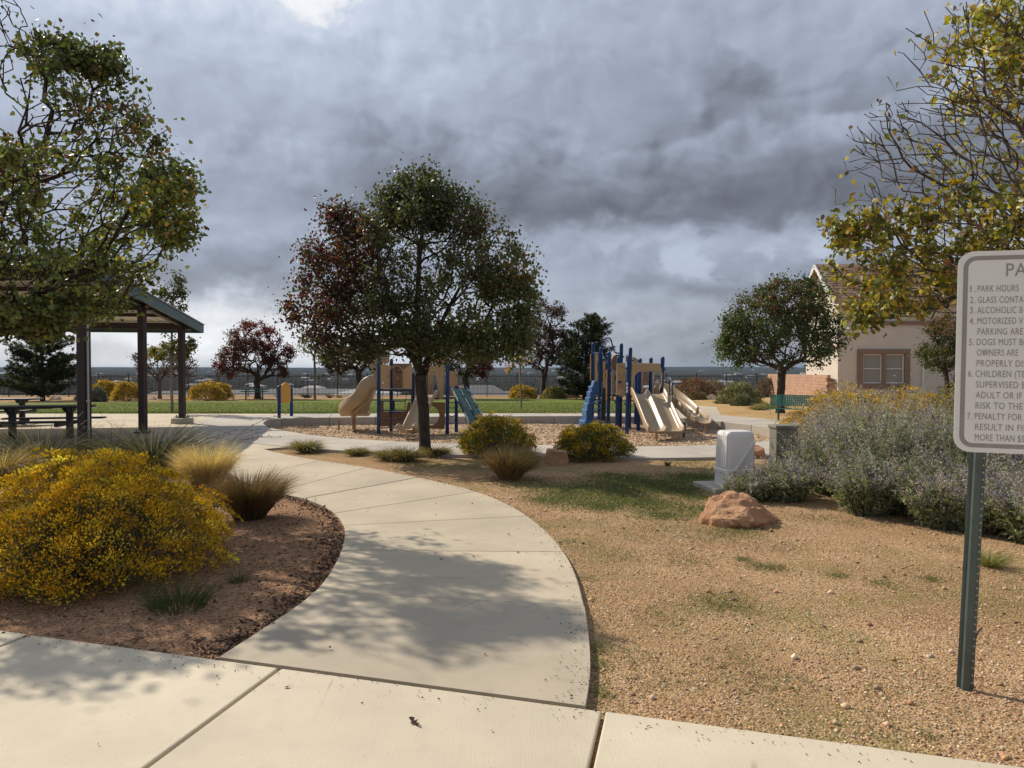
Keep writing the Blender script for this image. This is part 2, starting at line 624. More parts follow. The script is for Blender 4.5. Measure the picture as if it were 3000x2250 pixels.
def soil(name, base, dark, light, peb, green=None, pebs=85, gscale=0.55, gcover=0.55):
    """crushed-stone soil: pebbles of their own tints, with optional sparse weeds"""
    m, g, b, co, _ = new_mat(name)
    n1 = g.noise(co, 0.7, 7, 0.6, 0.3)
    n2 = g.noise(co, 6.0, 8, 0.66)
    col = g.mix(g.lin(n1, 0.32, 0.68), dark, light)
    col = g.mix(g.m('MULTIPLY', g.sstep(n2, 0.4, 0.65), 0.55), col, base)
    v = g.new('ShaderNodeTexVoronoi')
    g.put(v.inputs['Vector'], co)
    v.inputs['Scale'].default_value = pebs
    sepc = g.new('ShaderNodeSeparateColor')
    g.put(sepc.inputs[0], v.outputs['Color'])
    col = g.mix(0.75, col, g.mix(sepc.outputs[0], (0.28, 0.26, 0.25), (1.62, 1.58, 1.52)), 'MULTIPLY')
    col = g.mix(g.m('MULTIPLY', g.sstep(sepc.outputs[1], 0.72, 0.95), 0.6), col, peb)
    v2 = g.new('ShaderNodeTexVoronoi')
    g.put(v2.inputs['Vector'], co)
    v2.inputs['Scale'].default_value = pebs * 0.36
    sep2 = g.new('ShaderNodeSeparateColor')
    g.put(sep2.inputs[0], v2.outputs['Color'])
    big = g.m('MULTIPLY', g.sstep(sep2.outputs[0], 0.86, 0.9), g.sstep(v2.outputs['Distance'], 0.5, 0.3))
    col = g.mix(g.m('MULTIPLY', big, 0.7), col, g.mix(sep2.outputs[1], dark, tuple(Vector(peb) * 1.1)))
    pt = g.m('MULTIPLY', g.sstep(g.noise(g.vm('ADD', co, (9.0, 4.0, 0)), 0.9, 5, 0.6), 0.52, 0.66), g.sstep(n2, 0.62, 0.42))
    col = g.mix(g.m('MULTIPLY', pt, 0.7), col, tuple(Vector(base) * 0.92))
    if green is not None:
        n3 = g.noise(g.vm('ADD', co, (3.1, 8.2, 0)), gscale, 8, 0.68)
        n4 = g.noise(co, 38, 5, 0.7)
        gm = g.m('MULTIPLY', g.sstep(n3, gcover, gcover + 0.2), g.sstep(n4, 0.36, 0.6))
        col = g.mix(g.m('MULTIPLY', gm, 0.75), col, green)
    g.put(b.inputs['Base Color'], col)
    b.inputs['Roughness'].default_value = 0.95
    b.inputs['Specular IOR Level'].default_value = 0.05
    h = g.m('SUBTRACT', g.m('MULTIPLY', n2, 0.8), g.m('MULTIPLY', v.outputs['Distance'], 0.7))
    h = g.m('ADD', h, g.m('MULTIPLY', big, 0.5))
    bump(g, b, h, 0.8, 0.014)
    return m


MT = {}
MT['walk'] = concrete('sidewalk_concrete', (0.57, 0.50, 0.375), broom=0.6, ang=radians(-16), stain=0.22)
MT['path'] = concrete('path_concrete', (0.475, 0.405, 0.295), stain=0.45)
MT['curb'] = concrete('curb_concrete', (0.42, 0.38, 0.32), stain=0.35)
MT['ground'] = soil('granite_gravel_ground', (0.375, 0.238, 0.125), (0.26, 0.155, 0.08), (0.45, 0.298, 0.168), (0.57, 0.44, 0.30),
                    green=(0.13, 0.145, 0.04), gcover=0.46)
MT['bed'] = soil('red_bark_gravel', (0.27, 0.155, 0.09), (0.17, 0.095, 0.055), (0.33, 0.20, 0.12), (0.42, 0.29, 0.19), pebs=70)
MT['dry'] = soil('dry_mulch_ground', (0.42, 0.27, 0.12), (0.32, 0.20, 0.085), (0.5, 0.34, 0.17), (0.55, 0.42, 0.24), green=(0.16, 0.17, 0.05), pebs=40, gcover=0.6)
MT['chips'] = soil('wood_chips', (0.42, 0.30, 0.195), (0.31, 0.215, 0.135), (0.50, 0.37, 0.25), (0.66, 0.53, 0.38), pebs=32)
MT['leaf'] = foliage('leaves', 0.32, 0.46, 0.45)
MT['leafdry'] = foliage('soft_leaves', 0.34, 0.55, 0.3)
MT['blade'] = foliage('grass_blades', 0.35, 0.5, 0.4)
MT['bark'] = bark('pear_bark', (0.016, 0.012, 0.009), (0.075, 0.053, 0.038))
MT['barkg'] = bark('grey_bark', (0.10, 0.085, 0.07), (0.26, 0.22, 0.18))
MT['twig'] = bark('twig_bark', (0.045, 0.034, 0.03), (0.16, 0.125, 0.105))
MT['blue'] = M('blue_powder_coat', (0.005, 0.036, 0.135), 0.36, 0.12, 4, bs_=0.05, dirt=0.1, dirtc=(0.06, 0.09, 0.16), spec=0.35)
MT['navy'] = M('navy_coated_deck', (0.012, 0.018, 0.045), 0.45, 0.15, 6)
MT['rockblue'] = M('blue_climbing_plastic', (0.04, 0.115, 0.27), 0.5, 0.14, 3, dirt=0.2, dirtc=(0.2, 0.27, 0.36))
MT['tan'] = M('tan_slide_plastic', (0.36, 0.26, 0.15), 0.36, 0.08, 2.5, bscale=20, bs_=0.04, dirt=0.2, dirtc=(0.33, 0.24, 0.15))
MT['panel'] = M('tan_panel_plastic', (0.43, 0.29, 0.155), 0.5, 0.08, 3, bs_=0.06, dirt=0.15, dirtc=(0.32, 0.2, 0.1))
MT['brownpanel'] = M('brown_panel_plastic', (0.26, 0.15, 0.075), 0.5, 0.1, 3)
MT['panelyellow'] = M('yellow_panel_plastic', (0.62, 0.30, 0.035), 0.45, 0.06, 4)
MT['greenslide'] = M('green_climber_plastic', (0.012, 0.075, 0.05), 0.4, 0.15, 4)
MT['black'] = M('black_coated_chain', (0.012, 0.012, 0.014), 0.5, 0.2, 8)
MT['fence'] = M('black_fence_paint', (0.018, 0.017, 0.017), 0.5, 0.2, 5)
MT['post'] = M('dark_brown_steel', (0.028, 0.017, 0.014), 0.5, 0.18, 4, dirt=0.2, dirtc=(0.05, 0.033, 0.026))
MT['roofgreen'] = M('green_roof_metal', (0.018, 0.060, 0.052), 0.4, 0.1, 4)
MT['soffit'] = M('cream_roof_underside', (0.68, 0.65, 0.58), 0.5, 0.05, 4)
MT['conduit'] = M('galvanised_conduit', (0.45, 0.45, 0.46), 0.45, 0.1, 9, metal=0.6)
MT['table'] = M('dark_table_coating', (0.014, 0.014, 0.018), 0.55, 0.2, 20, bscale=120, bs_=0.4)
MT['bench'] = M('green_bench_coating', (0.014, 0.115, 0.082), 0.5, 0.15, 10, bscale=120, bs_=0.4)
MT['stucco'] = M('beige_stucco', (0.60, 0.54, 0.46), 0.95, 0.05, 1.2, bscale=28, bs_=0.9)
MT['trim'] = M('taupe_stucco_trim', (0.24, 0.165, 0.125), 0.95, 0.06, 2, bscale=28, bs_=0.7)
MT['white'] = M('white_window_vinyl', (0.72, 0.71, 0.68), 0.5, 0.04, 4)
MT['shingle'] = M('brown_shingles', (0.27, 0.165, 0.105), 0.9, 0.25, 5, bscale=70, bs_=0.5)
MT['block'] = M('terracotta_block', (0.41, 0.25, 0.17), 0.92, 0.1, 1.6, bscale=40, bs_=0.6)
MT['mortar'] = M('block_mortar', (0.37, 0.225, 0.155), 0.95, 0.1, 4)
MT['boxwhite'] = M('pale_utility_plastic', (0.74, 0.72, 0.70), 0.42, 0.04, 3, bscale=12, bs_=0.05, dirt=0.12, dirtc=(0.5, 0.45, 0.4))
MT['boxgreen'] = M('grey_green_cabinet_paint', (0.20, 0.19, 0.145), 0.5, 0.08, 4, dirt=0.15, dirtc=(0.2, 0.18, 0.14))
MT['rock'] = stone_mat('red_sandstone', (0.32, 0.155, 0.078), (0.45, 0.26, 0.14))
MT['palerock'] = stone_mat('pale_sandstone', (0.5, 0.38, 0.26), (0.58, 0.47, 0.34))
MT['signface'] = M('white_reflective_sheet', (0.76, 0.755, 0.725), 0.4, 0.03, 2, bscale=220, bs_=0.12)
MT['signink'] = M('faded_sign_ink', (0.30, 0.275, 0.255), 0.5, 0.08, 12)
MT['signpost'] = M('green_channel_post', (0.085, 0.11, 0.098), 0.38, 0.15, 8, metal=0.3, dirt=0.25, dirtc=(0.1, 0.11, 0.1))
MT['trash'] = M('navy_litter_bin', (0.012, 0.02, 0.05), 0.5, 0.15, 6)
MT['roofgrey'] = M('grey_house_roof', (0.19, 0.19, 0.19), 0.9, 0.1, 0.5, bs_=0.0)
MT['roofbrown'] = M('brown_house_roof', (0.2, 0.14, 0.1), 0.9, 0.1, 0.5, bs_=0.0)
MT['wallwhite'] = M('pale_house_wall', (0.42, 0.41, 0.39), 0.9, 0.06, 0.4, bs_=0.0)
MT['walltan'] = M('tan_house_wall', (0.42, 0.31, 0.22), 0.9, 0.08, 0.4, bs_=0.0)
MT['darkwin'] = M('dark_window_glass', (0.03, 0.035, 0.04), 0.15, 0.1, 2, bs_=0.0)


def blinds_mat():
    m, g, b, co, _ = new_mat('window_blinds_behind_glass')
    sep = g.new('ShaderNodeSeparateXYZ')
    g.put(sep.inputs[0], co)
    st = g.m('FRACT', g.m('MULTIPLY', sep.outputs[2], 18.0))
    g.put(b.inputs['Base Color'], g.mix(g.sstep(st, 0.1, 0.3), (0.12, 0.12, 0.10), (0.30, 0.30, 0.26)))
    b.inputs['Roughness'].default_value = 0.2
    return m


MT['blinds'] = blinds_mat()


def lawn_mat():
    m, g, b, co, _ = new_mat('mown_lawn')
    n1 = g.noise(co, 0.5, 6, 0.6)
    n2 = g.noise(co, 14, 8, 0.7)
    col = g.mix(g.lin(n1, 0.3, 0.7), (0.115, 0.145, 0.028), (0.165, 0.19, 0.044))
    col = g.mix(g.m('MULTIPLY', g.sstep(n2, 0.45, 0.7), 0.5), col, (0.06, 0.08, 0.016))
    g.put(b.inputs['Base Color'], col)
    b.inputs['Specular IOR Level'].default_value = 0.1
    b.inputs['Roughness'].default_value = 0.9
    bump(g, b, n2, 1.0, 0.05)
    return m


MT['lawn'] = lawn_mat()


def far_mat():
    m, g, b, co, _ = new_mat('valley_scrubland')
    sep = g.new('ShaderNodeSeparateXYZ')
    g.put(sep.inputs[0], co)
    n1 = g.noise(co, 0.006, 7, 0.62)
    n2 = g.noise(co, 0.05, 6, 0.65)
    col = g.mix(g.lin(n1, 0.35, 0.65), (0.030, 0.034, 0.032), (0.060, 0.056, 0.046))
    col = g.mix(g.m('MULTIPLY', g.sstep(n2, 0.45, 0.6), 0.7), col, (0.018, 0.021, 0.017))
    g.put(b.inputs['Base Color'], col)
    b.inputs['Roughness'].default_value = 1.0
    b.inputs['Specular IOR Level'].default_value = 0.0
    return m


MT['far'] = far_mat()

# ---------------------------------------------------------------- the lie of the land
Z_SOIL, Z_PIT = -0.05, -0.30
PIT_PX = [(771, 1240), (779, 1247), (791, 1254), (904, 1274), (1002, 1284), (1103, 1291), (1205, 1296), (1344, 1301), (1561, 1304), (1853, 1309),
          (2106, 1304), (2208, 1297), (2262, 1288), (2290, 1275), (2290, 1262), (2268, 1254), (2217, 1247), (2152, 1240), (2084, 1233), (1973, 1224),
          (1790, 1220), (1600, 1219.5), (1300, 1221), (972, 1223.5), (817, 1227), (784, 1231)]


def smooth_loop(pts, n):
    """closed Catmull-Rom through 2-D points, resampled to n even steps"""
    pts = [np.array(p[:2], dtype=float) for p in pts]
    m = len(pts)
    out = []
    for i in range(m):
        p0, p1, p2, p3 = pts[i - 1], pts[i], pts[(i + 1) % m], pts[(i + 2) % m]
        for t in np.linspace(0, 1, 12, endpoint=False):
            out.append(0.5 * (2 * p1 + (p2 - p0) * t + (2 * p0 - 5 * p1 + 4 * p2 - p3) * t * t + (3 * p1 - p0 - 3 * p2 + p3) * t ** 3))
    out = np.array(out)
    # light smoothing
    for _ in range(6):
        out = (np.roll(out, 1, 0) + 2 * out + np.roll(out, -1, 0)) / 4
    L = np.r_[0, np.cumsum(np.linalg.norm(np.diff(np.r_[out, out[:1]], axis=0), axis=1))]
    s = np.linspace(0, L[-1], n, endpoint=False)
    cl = np.r_[out, out[:1]]
    return np.c_[np.interp(s, L, cl[:, 0]), np.interp(s, L, cl[:, 1])]


PIT = smooth_loop([G(*p) for p in PIT_PX], 132)
_ar = np.sum(PIT[:, 0] * np.roll(PIT[:, 1], -1) - np.roll(PIT[:, 0], -1) * PIT[:, 1])
if _ar < 0:
    PIT = PIT[::-1]
_t = np.roll(PIT, -1, 0) - np.roll(PIT, 1, 0)
_t /= np.linalg.norm(_t, axis=1)[:, None]
PIT_N = np.c_[_t[:, 1], -_t[:, 0]]          # outward
RING_W = np.array([2.0 if n[1] < 0.2 else 2.35 for n in PIT_N])
for _ in range(20):
    RING_W = (np.roll(RING_W, 1) + RING_W * 2 + np.roll(RING_W, -1)) / 4
PIT_OUT = PIT + PIT_N * RING_W[:, None]


def inside(poly, X, Y):
    X, Y = np.asarray(X), np.asarray(Y)
    r = np.zeros(X.shape, dtype=bool)
    n = len(poly)
    for i in range(n):
        x1, y1 = poly[i][0], poly[i][1]
        x2, y2 = poly[(i + 1) % n][0], poly[(i + 1) % n][1]
        if y1 == y2:
            continue
        r ^= ((y1 > Y) != (y2 > Y)) & (X < (x2 - x1) * (Y - y1) / (y2 - y1) + x1)
    return r


HY_ = [-1e5, 27.5, 34, 46, 60, 68, 82, 125, 250, 600, 1200, 2000, 3000, 3900, 4700, 5600, 9000, 12000]
HZ_ = [Z_SOIL, Z_SOIL, -0.16, -0.42, -0.45, -1.2, -3.2, -7.0, -10.5, -13, -14, -9, 1, 13, 24, 20, 8, 0]


def height(x, y):
    """ground level without the play pit"""
    z = np.interp(y, HY_, HZ_)
    return z


def hz(x, y):
    z = float(np.interp(y, HY_, HZ_))
    return z


def build_ground():
    def steps(lo, hi, fine, grow, start):
        out = [start]
        s = fine
        while out[-1] < hi:
            if out[-1] > 36:
                s *= grow
            out.append(out[-1] + s)
        neg = [start]
        s = fine
        while neg[-1] > lo:
            s *= grow
            neg.append(neg[-1] - s)
        return np.array(sorted(set(neg[1:] + out)))
    ys = steps(-40, 11000, 0.33, 1.06, -3.0)
    xr = [0.0]
    s = 0.33
    while xr[-1] < 9000:
        if xr[-1] > 12:
            s *= 1.08
        xr.append(xr[-1] + s)
    xs = np.array([-q for q in xr[:0:-1]] + xr)
    X, Y = np.meshgrid(xs, ys)
    Z = height(X, Y).astype(float)
    # roll the far valley and the ridge
    for i in range(Y.shape[0]):
        yy = Y[i, 0]
        if yy > 60:
            for j in range(X.shape[1]):
                xx = X[i, j]
                a = min(1.0, (yy - 60) / 1500)
                Z[i, j] += a * (noise.noise((xx * 0.0011, yy * 0.0011, 1.3)) * 5 + noise.noise((xx * 0.004, yy * 0.004, 4.0)) * 2.0)
                Z[i, j] += min(1.0, (yy - 60) / 90) * noise.noise((xx * 0.02, yy * 0.02, 8.0)) * 0.7
        elif yy > -3:
            for j in range(X.shape[1]):
                xx = X[i, j]
                if abs(xx) < 14:
                    Z[i, j] += noise.noise((xx * 0.6, yy * 0.6, 2.0)) * 0.018
    grown = PIT + PIT_N * 0.5
    ins = inside(grown, X, Y)
    Z[ins] = Z_PIT - 0.25
    ny, nx = X.shape
    V = np.c_[X.ravel(), Y.ravel(), Z.ravel()]
    idx = np.arange(nx * ny).reshape(ny, nx)
    Q = np.stack([idx[:-1, :-1], idx[:-1, 1:], idx[1:, 1:], idx[1:, :-1]], axis=-1).reshape(-1, 4)
    cy = Y[:-1, :-1].ravel()
    o = fast('ground', V, Q[cy < 61], MT['ground'], kind='structure', smooth=True)
    tag(o, 'tan crushed gravel ground of the park with sparse weeds', None)
    o = fast('valley', V, Q[cy >= 61], MT['far'], kind='structure', smooth=True)
    tag(o, 'dark scrubby valley and long low ridge beyond the fence', None)
    return o


valley = build_ground()


def sheet(name, poly, z, mat, step=0.8, lift=None, label=None):
    """ground cover following the land, cut to a polygon"""
    poly = np.asarray(poly, dtype=float)
    x0, y0 = poly.min(0)
    x1, y1 = poly.max(0)
    bm = bmesh.new()
    vv = [bm.verts.new((p[0], p[1], 0)) for p in poly]
    ed = [bm.edges.new((vv[i], vv[(i + 1) % len(vv)])) for i in range(len(vv))]
    bmesh.ops.triangle_fill(bm, use_beauty=True, edges=ed)
    for v0, v1, ax in ((x0, x1, 0), (y0, y1, 1)):
        c = v0 + step
        while c < v1:
            no = (1, 0, 0) if ax == 0 else (0, 1, 0)
            co = (c, 0, 0) if ax == 0 else (0, c, 0)
            bmesh.ops.bisect_plane(bm, geom=bm.verts[:] + bm.edges[:] + bm.faces[:], plane_co=co, plane_no=no)
            c += step
    for v in bm.verts:
        v.co.z = z + (lift(v.co.x, v.co.y) if lift else 0.0)
    for f in bm.faces:
        if f.normal.z < 0:
            f.normal_flip()
    bm.normal_update()
    me = bpy.data.meshes.new(name)
    bm.to_mesh(me)
    bm.free()
    me.materials.append(mat)
    me.polygons.foreach_set('use_smooth', [True] * len(me.polygons))
    o = bpy.data.objects.new(name, me)
    COL.objects.link(o)
    o['kind'] = 'structure'
    if label:
        o['label'] = label
    return o


# ---- lawn, far gravel strip, dry bank
def land(off):
    return lambda x, y: hz(x, y) + off


lawn_near = [GD(-900, 893.5), GD(-300, 893.5), GD(100, 893), GD(420, 893), GD(560, 893), GD(640, 893), GD(900, 893.5), GD(1150, 893.2)]
lawn_poly = [(p.x, p.y) for p in lawn_near] + [(2.6, 26.9), (4.6, 27.2), (6.0, 28.6), (6.6, 33), (6.9, 40), (6.9, 50), (3, 51), (-6, 51), (-11, 49.5), (-15, 48), (-20, 46.5),
                                             (-25, 44), (-30, 41), (-38, 39), (-50, 38)]
lawn = sheet('lawn', lawn_poly, 0.06, MT['lawn'], 1.5, land(0.0), 'mown green lawn between the playground and the fence')
pit_poly = PIT + PIT_N * 0.03


def pit_mound(x, y):
    d = np.min(np.hypot(PIT[:, 0] - x, PIT[:, 1] - y))
    front = max(0.0, min(1.0, (19.0 - y) / 3.0))
    return 0.17 * front * max(0, 1 - d / 2.0) + noise.noise((x * 0.9, y * 0.9, 0)) * 0.03 + 0.05 * max(0, 1 - d / 0.8)


pit_floor = sheet('wood_chip_surface', pit_poly, Z_PIT, MT['chips'], 0.5, pit_mound, 'loose wood chips filling the sunken play area')
dry_poly = [(6.8, 28.6), (7.2, 25.8), (8.2, 24.2), (9.0, 22.3), (9.7, 20.5), (13, 20), (19, 22), (24, 27), (25, 40), (21.5, 58), (15, 50), (9, 47), (7.2, 42), (7.0, 33)]
dry = sheet('dry_mulch_bank', dry_poly, 0.022, MT['dry'], 1.2, land(0.0), 'straw coloured mulch bank right of the playground')

# ---- concrete: foreground sidewalk, winding path, ring walk round the pit, plaza
sidewalk = thing('sidewalk', 'wide pale foreground sidewalk crossing the bottom of the view', None, (-0.4, 3.0, 0), kind='structure')
SU = Vector((cos(radians(16.1)), -sin(radians(16.1)), 0))
SV = Vector((sin(radians(13.5)), cos(radians(13.5)), 0))
S0 = GD(605, 1443)
walk_r = random.Random(4)
for i in range(-4, 6):
    a0, a1 = i * 1.80 + 0.011, (i + 1) * 1.80 - 0.011
    mb = MB()
    dz = walk_r.uniform(-0.004, 0.004)
    pts = [S0 + SU * a0, S0 + SU * a1, S0 + SU * a1 - SV * 3.2, S0 + SU * a0 - SV * 3.2]
    mb.prism([(p.x, p.y) for p in pts], -0.14, 0.004 + dz)
    obj('slab', mb, MT['walk'], sidewalk, bevel=0.009)
mb = MB()
pts = [S0 + SU * -7.3 - SV * 0.02, S0 + SU * 10.9 - SV * 0.02, S0 + SU * 10.9 - SV * 3.18, S0 + SU * -7.3 - SV * 3.18]
mb.prism([(p.x, p.y) for p in pts], -0.10, -0.03)
jf = obj('joint_filler', mb, MT['bed'], sidewalk)

PATH_L = [(470, 1421), (520, 1389), (560, 1363), (640, 1310), (680, 1277), (705, 1248), (726, 1214), (739, 1182), (745, 1150), (738, 1125), (718, 1104), (690, 1088), (650, 1075), (580, 1060),
          (530, 1040), (480, 1012), (430, 987), (395, 972)]
PATH_R = [(1264, 1527), (1273, 1470), (1275, 1420), (1270, 1360), (1262, 1308), (1243, 1240), (1217, 1191), (1175, 1143), (1122, 1103), (1066, 1075), (1010, 1056), (950, 1041), (880, 1027), (800, 1011),
          (720, 999), (650, 988), (598, 977), (568, 969.5)]


def polyline(pts):
    P = np.array([[GD(*p).x, GD(*p).y] for p in pts])
    out = []
    for i in range(len(P) - 1):
        p0, p1, p2, p3 = P[max(i - 1, 0)], P[i], P[i + 1], P[min(i + 2, len(P) - 1)]
        for t in np.linspace(0, 1, 10, endpoint=False):
            out.append(0.5 * (2 * p1 + (p2 - p0) * t + (2 * p0 - 5 * p1 + 4 * p2 - p3) * t * t + (3 * p1 - p0 - 3 * p2 + p3) * t ** 3))
    out.append(P[-1])
    return np.array(out)


LC, RC = polyline(PATH_L), polyline(PATH_R)


def near_i(C, p):
    return int(np.argmin(np.hypot(C[:, 0] - p[0], C[:, 1] - p[1])))


path = thing('path', 'winding pale concrete footpath curving from the sidewalk to the playground', None, (-0.6, 6, 0), kind='structure')
joints = [((470, 1421), (1264, 1527)), ((682, 1276), (1262, 1308)), ((737, 1187), (1217, 1191)), ((743, 1135), (1135, 1112)), ((722, 1108), (1030, 1062)), ((655, 1076), (905, 1032)),
          ((590, 1063), (790, 1010)), ((520, 1035), (690, 994)), ((395, 972), (568, 969.5))]
for i in range(len(joints) - 1):
    (a, b), (c, d) = joints[i], joints[i + 1]
    la, lb = near_i(LC, GD(*a)), near_i(LC, GD(*c))
    ra, rb = near_i(RC, GD(*b)), near_i(RC, GD(*d))
    L, R = LC[la:lb + 1].copy(), RC[ra:rb + 1].copy()
    g = 0.006
    # draw both ends in a little for the joint
    def shift(P, k, s):
        t = P[1] - P[0] if k == 0 else P[-2] - P[-1]
        P[k] = P[k] + t / max(np.linalg.norm(t), 1e-6) * s
    if len(L) > 1:
        shift(L, 0, g if i else 0.012); shift(L, -1, g)
    if len(R) > 1:
        shift(R, 0, g if i else 0.012); shift(R, -1, g)
    poly = [tuple(p) for p in L] + [tuple(p) for p in R[::-1]]
    mb = MB().prism(poly, -0.13, walk_r.uniform(-0.003, 0.003))
    obj('slab', mb, MT['path'], path, bevel=0.008)

ring = thing('ring_walk', 'curved concrete walk that rings the sunken play area', None, (0, 20, 0), kind='structure')
NR = len(PIT)
cuts = list(range(0, NR, 5))
for q, i0 in enumerate(cuts):
    i1 = cuts[q + 1] if q + 1 < len(cuts) else NR
    ii = [k % NR for k in range(i0, i1 + 1)]
    inn, ou = PIT[ii].copy(), PIT_OUT[ii].copy()
    for A in (inn, ou):
        A[0] += (A[1] - A[0]) / np.linalg.norm(A[1] - A[0]) * 0.007
        A[-1] += (A[-2] - A[-1]) / np.linalg.norm(A[-2] - A[-1]) * 0.007
    mb = MB().prism([tuple(p) for p in inn] + [tuple(p) for p in ou[::-1]], -0.62, 0.008 + walk_r.uniform(-0.001, 0.001))
    obj('slab', mb, MT['curb'], ring, bevel=0.012)

plaza = thing('plaza', 'broad concrete slab floor under and around the pavilion', None, (-14, 20, 0), kind='structure')
for (x0, x1) in ((-26, -22), (-22, -18), (-18, -14), (-14, -10.6), (-10.6, -8.3)):
    for (y0, y1) in ((14.9, 19.0), (19.0, 23.1), (23.1, 27.15)):
        if x1 > -9 and y0 < 15:
            y0 = 17.3
        mb = MB().prism([(x0 + .006, y0 + .006), (x1 - .006, y0 + .006), (x1 - .006, y1 - .006), (x0 + .006, y1 - .006)], -0.14, -0.004)
        obj('slab', mb, MT['path'], plaza, bevel=0.008)
e_l, e_r = GD(395, 972), GD(568, 969.5)
mb = MB().prism([(-10.59, 14.91), (e_l.x - 1.2, e_l.y + 0.25), (e_l.x - .006, e_l.y + .01), (e_r.x - 0.01, e_r.y + .012), (-4.6, 15.6), (-5.9, 17.6), (-7.6, 19.2), (-8.29, 19.2), (-8.29, 17.29), (-10.59, 17.29)], -0.14, -0.006)
obj('slab', mb, MT['path'], plaza, bevel=0.006)
mb = MB().prism([(-8.28, 24.4), (-8.28, 27.14), (6.2, 27.14), (6.4, 26.6), (4.0, 27.0), (-6.0, 26.9)], -0.14, -0.006)
obj('slab', mb, MT['path'], plaza)
side = thing('side_path', 'narrow concrete path leaving the playground past the curved slide', None, (9, 26, 0), kind='structure')
for k_, sl_ in enumerate(([(5.2, 26.6), (7.6, 25.6), (8.2, 28.0), (5.9, 28.4)], [(5.92, 28.42), (8.22, 28.02), (9.0, 31.0), (6.6, 31.3)], [(6.62, 31.32), (9.02, 31.02), (9.9, 34.2), (7.3, 34.4)], [(7.32, 34.42), (9.92, 34.22), (9.6, 37.5), (8.4, 38.2)])):
    mb = MB()
    n_ = len(sl_)
    mb.add([(a, c, hz(a, c) + (0.045 if k_ else 0.05)) for a, c in sl_] + [(a, c, hz(a, c) - 0.2) for a, c in sl_], [tuple(range(n_)), tuple(range(2 * n_ - 1, n_ - 1, -1))] + [(i, (i + 1) % n_, n_ + (i + 1) % n_, n_ + i) for i in range(n_)])
    obj('slab', mb, MT['path'], side, bevel=0.008)

# ---- planting bed left of the path
bed_pts = [tuple(p) for p in (LC + np.array([0.04, 0.0]))] + [(-7.3, 14.86), (-14, 14.85), (-26, 14.85), (-26, 11.0)]
q = S0 + SU * -9.5
bed_pts += [(q.x, q.y - 0.03), (S0.x - 0.45, S0.y + 0.10)]


def bed_lift(x, y):
    d = np.min(np.hypot(LC[:, 0] - x, LC[:, 1] - y))
    return noise.noise((x * 0.8, y * 0.8, 3)) * 0.02 + 0.025 * min(1, d / 0.8)


bed = sheet('planting_bed', bed_pts, Z_SOIL - 0.01 + 0.03, MT['bed'], 0.4, bed_lift, 'shaded reddish gravel bed left of the winding path')

# ---------------------------------------------------------------- plants
def palette(rng, n, cols, jit=0.18):
    w = np.array([c[1] for c in cols], dtype=float)
    k = rng.choice(len(cols), n, p=w / w.sum())
    C = np.array([c[0] for c in cols])[k]
    return C * (1 + jit * rng.standard_normal((n, 1)).clip(-2, 2)) * (1 + 0.06 * rng.standard_normal((n, 3)).clip(-2, 2))


def unit(a):
    return a / np.maximum(np.linalg.norm(a, axis=1, keepdims=True), 1e-9)


def leaf_mesh(rng, pos, L, W_, axis, fold=0.25, shape=6):
    """pos (n,3), L (n,), axis (n,3): pointed oval leaves folded on the midrib"""
    n = len(pos)
    a = unit(axis)
    r = rng.standard_normal((n, 3))
    s = unit(np.cross(a, r))
    nn = np.cross(s, a)
    L = L[:, None]
    Wd = (W_ * L)
    if shape == 6:
        prof = [(0, 0, 0), (0.33, 1, 1), (0.72, 0.72, 0.8), (1, 0, 0)]
        P0 = pos
        P1 = pos + a * L * 0.33 + s * Wd * 0.5 + nn * Wd * fold
        P2 = pos + a * L * 0.33 - s * Wd * 0.5 + nn * Wd * fold
        P3 = pos + a * L * 0.74 + s * Wd * 0.34 + nn * Wd * fold * 0.2
        P4 = pos + a * L * 0.74 - s * Wd * 0.34 + nn * Wd * fold * 0.2
        P5 = pos + a * L - nn * Wd * fold * 0.9
        V = np.stack([P0, P1, P2, P3, P4, P5], 1).reshape(-1, 3)
        t = np.array([(0, 1, 2), (1, 3, 2), (2, 3, 4), (3, 5, 4)])
        T = (np.arange(n)[:, None, None] * 6 + t[None]).reshape(-1, 3)
        return V, T, 6
    P0 = pos
    P1 = pos + a * L * 0.45 + s * Wd * 0.5 + nn * Wd * fold
    P2 = pos + a * L
    P3 = pos + a * L * 0.45 - s * Wd * 0.5 + nn * Wd * fold
    V = np.stack([P0, P1, P2, P3], 1).reshape(-1, 3)
    t = np.array([(0, 1, 2), (0, 2, 3)])
    T = (np.arange(n)[:, None, None] * 4 + t[None]).reshape(-1, 3)
    return V, T, 4


class Bunch:
    """collects coloured triangles from several generators into one mesh"""
    def __init__(s):
        s.V, s.T, s.C, s.n = [], [], [], 0

    def add(s, V, T, C):
        s.V.append(V)
        s.T.append(np.asarray(T) + s.n)
        s.C.append(C)
        s.n += len(V)
        return s

    def leaves(s, rng, pos, L, W_, axis, cols, fold=0.25, shape=6):
        V, T, k = leaf_mesh(rng, pos, L, W_, axis, fold, shape)
        return s.add(V, T, np.repeat(np.clip(cols, 0.002, 0.95), k, 0))

    def obj(s, name, mat, parent=None, loc=(0, 0, 0), kind=None):
        return fast(name, np.concatenate(s.V), np.concatenate(s.T), mat, np.concatenate(s.C), parent, loc, kind)


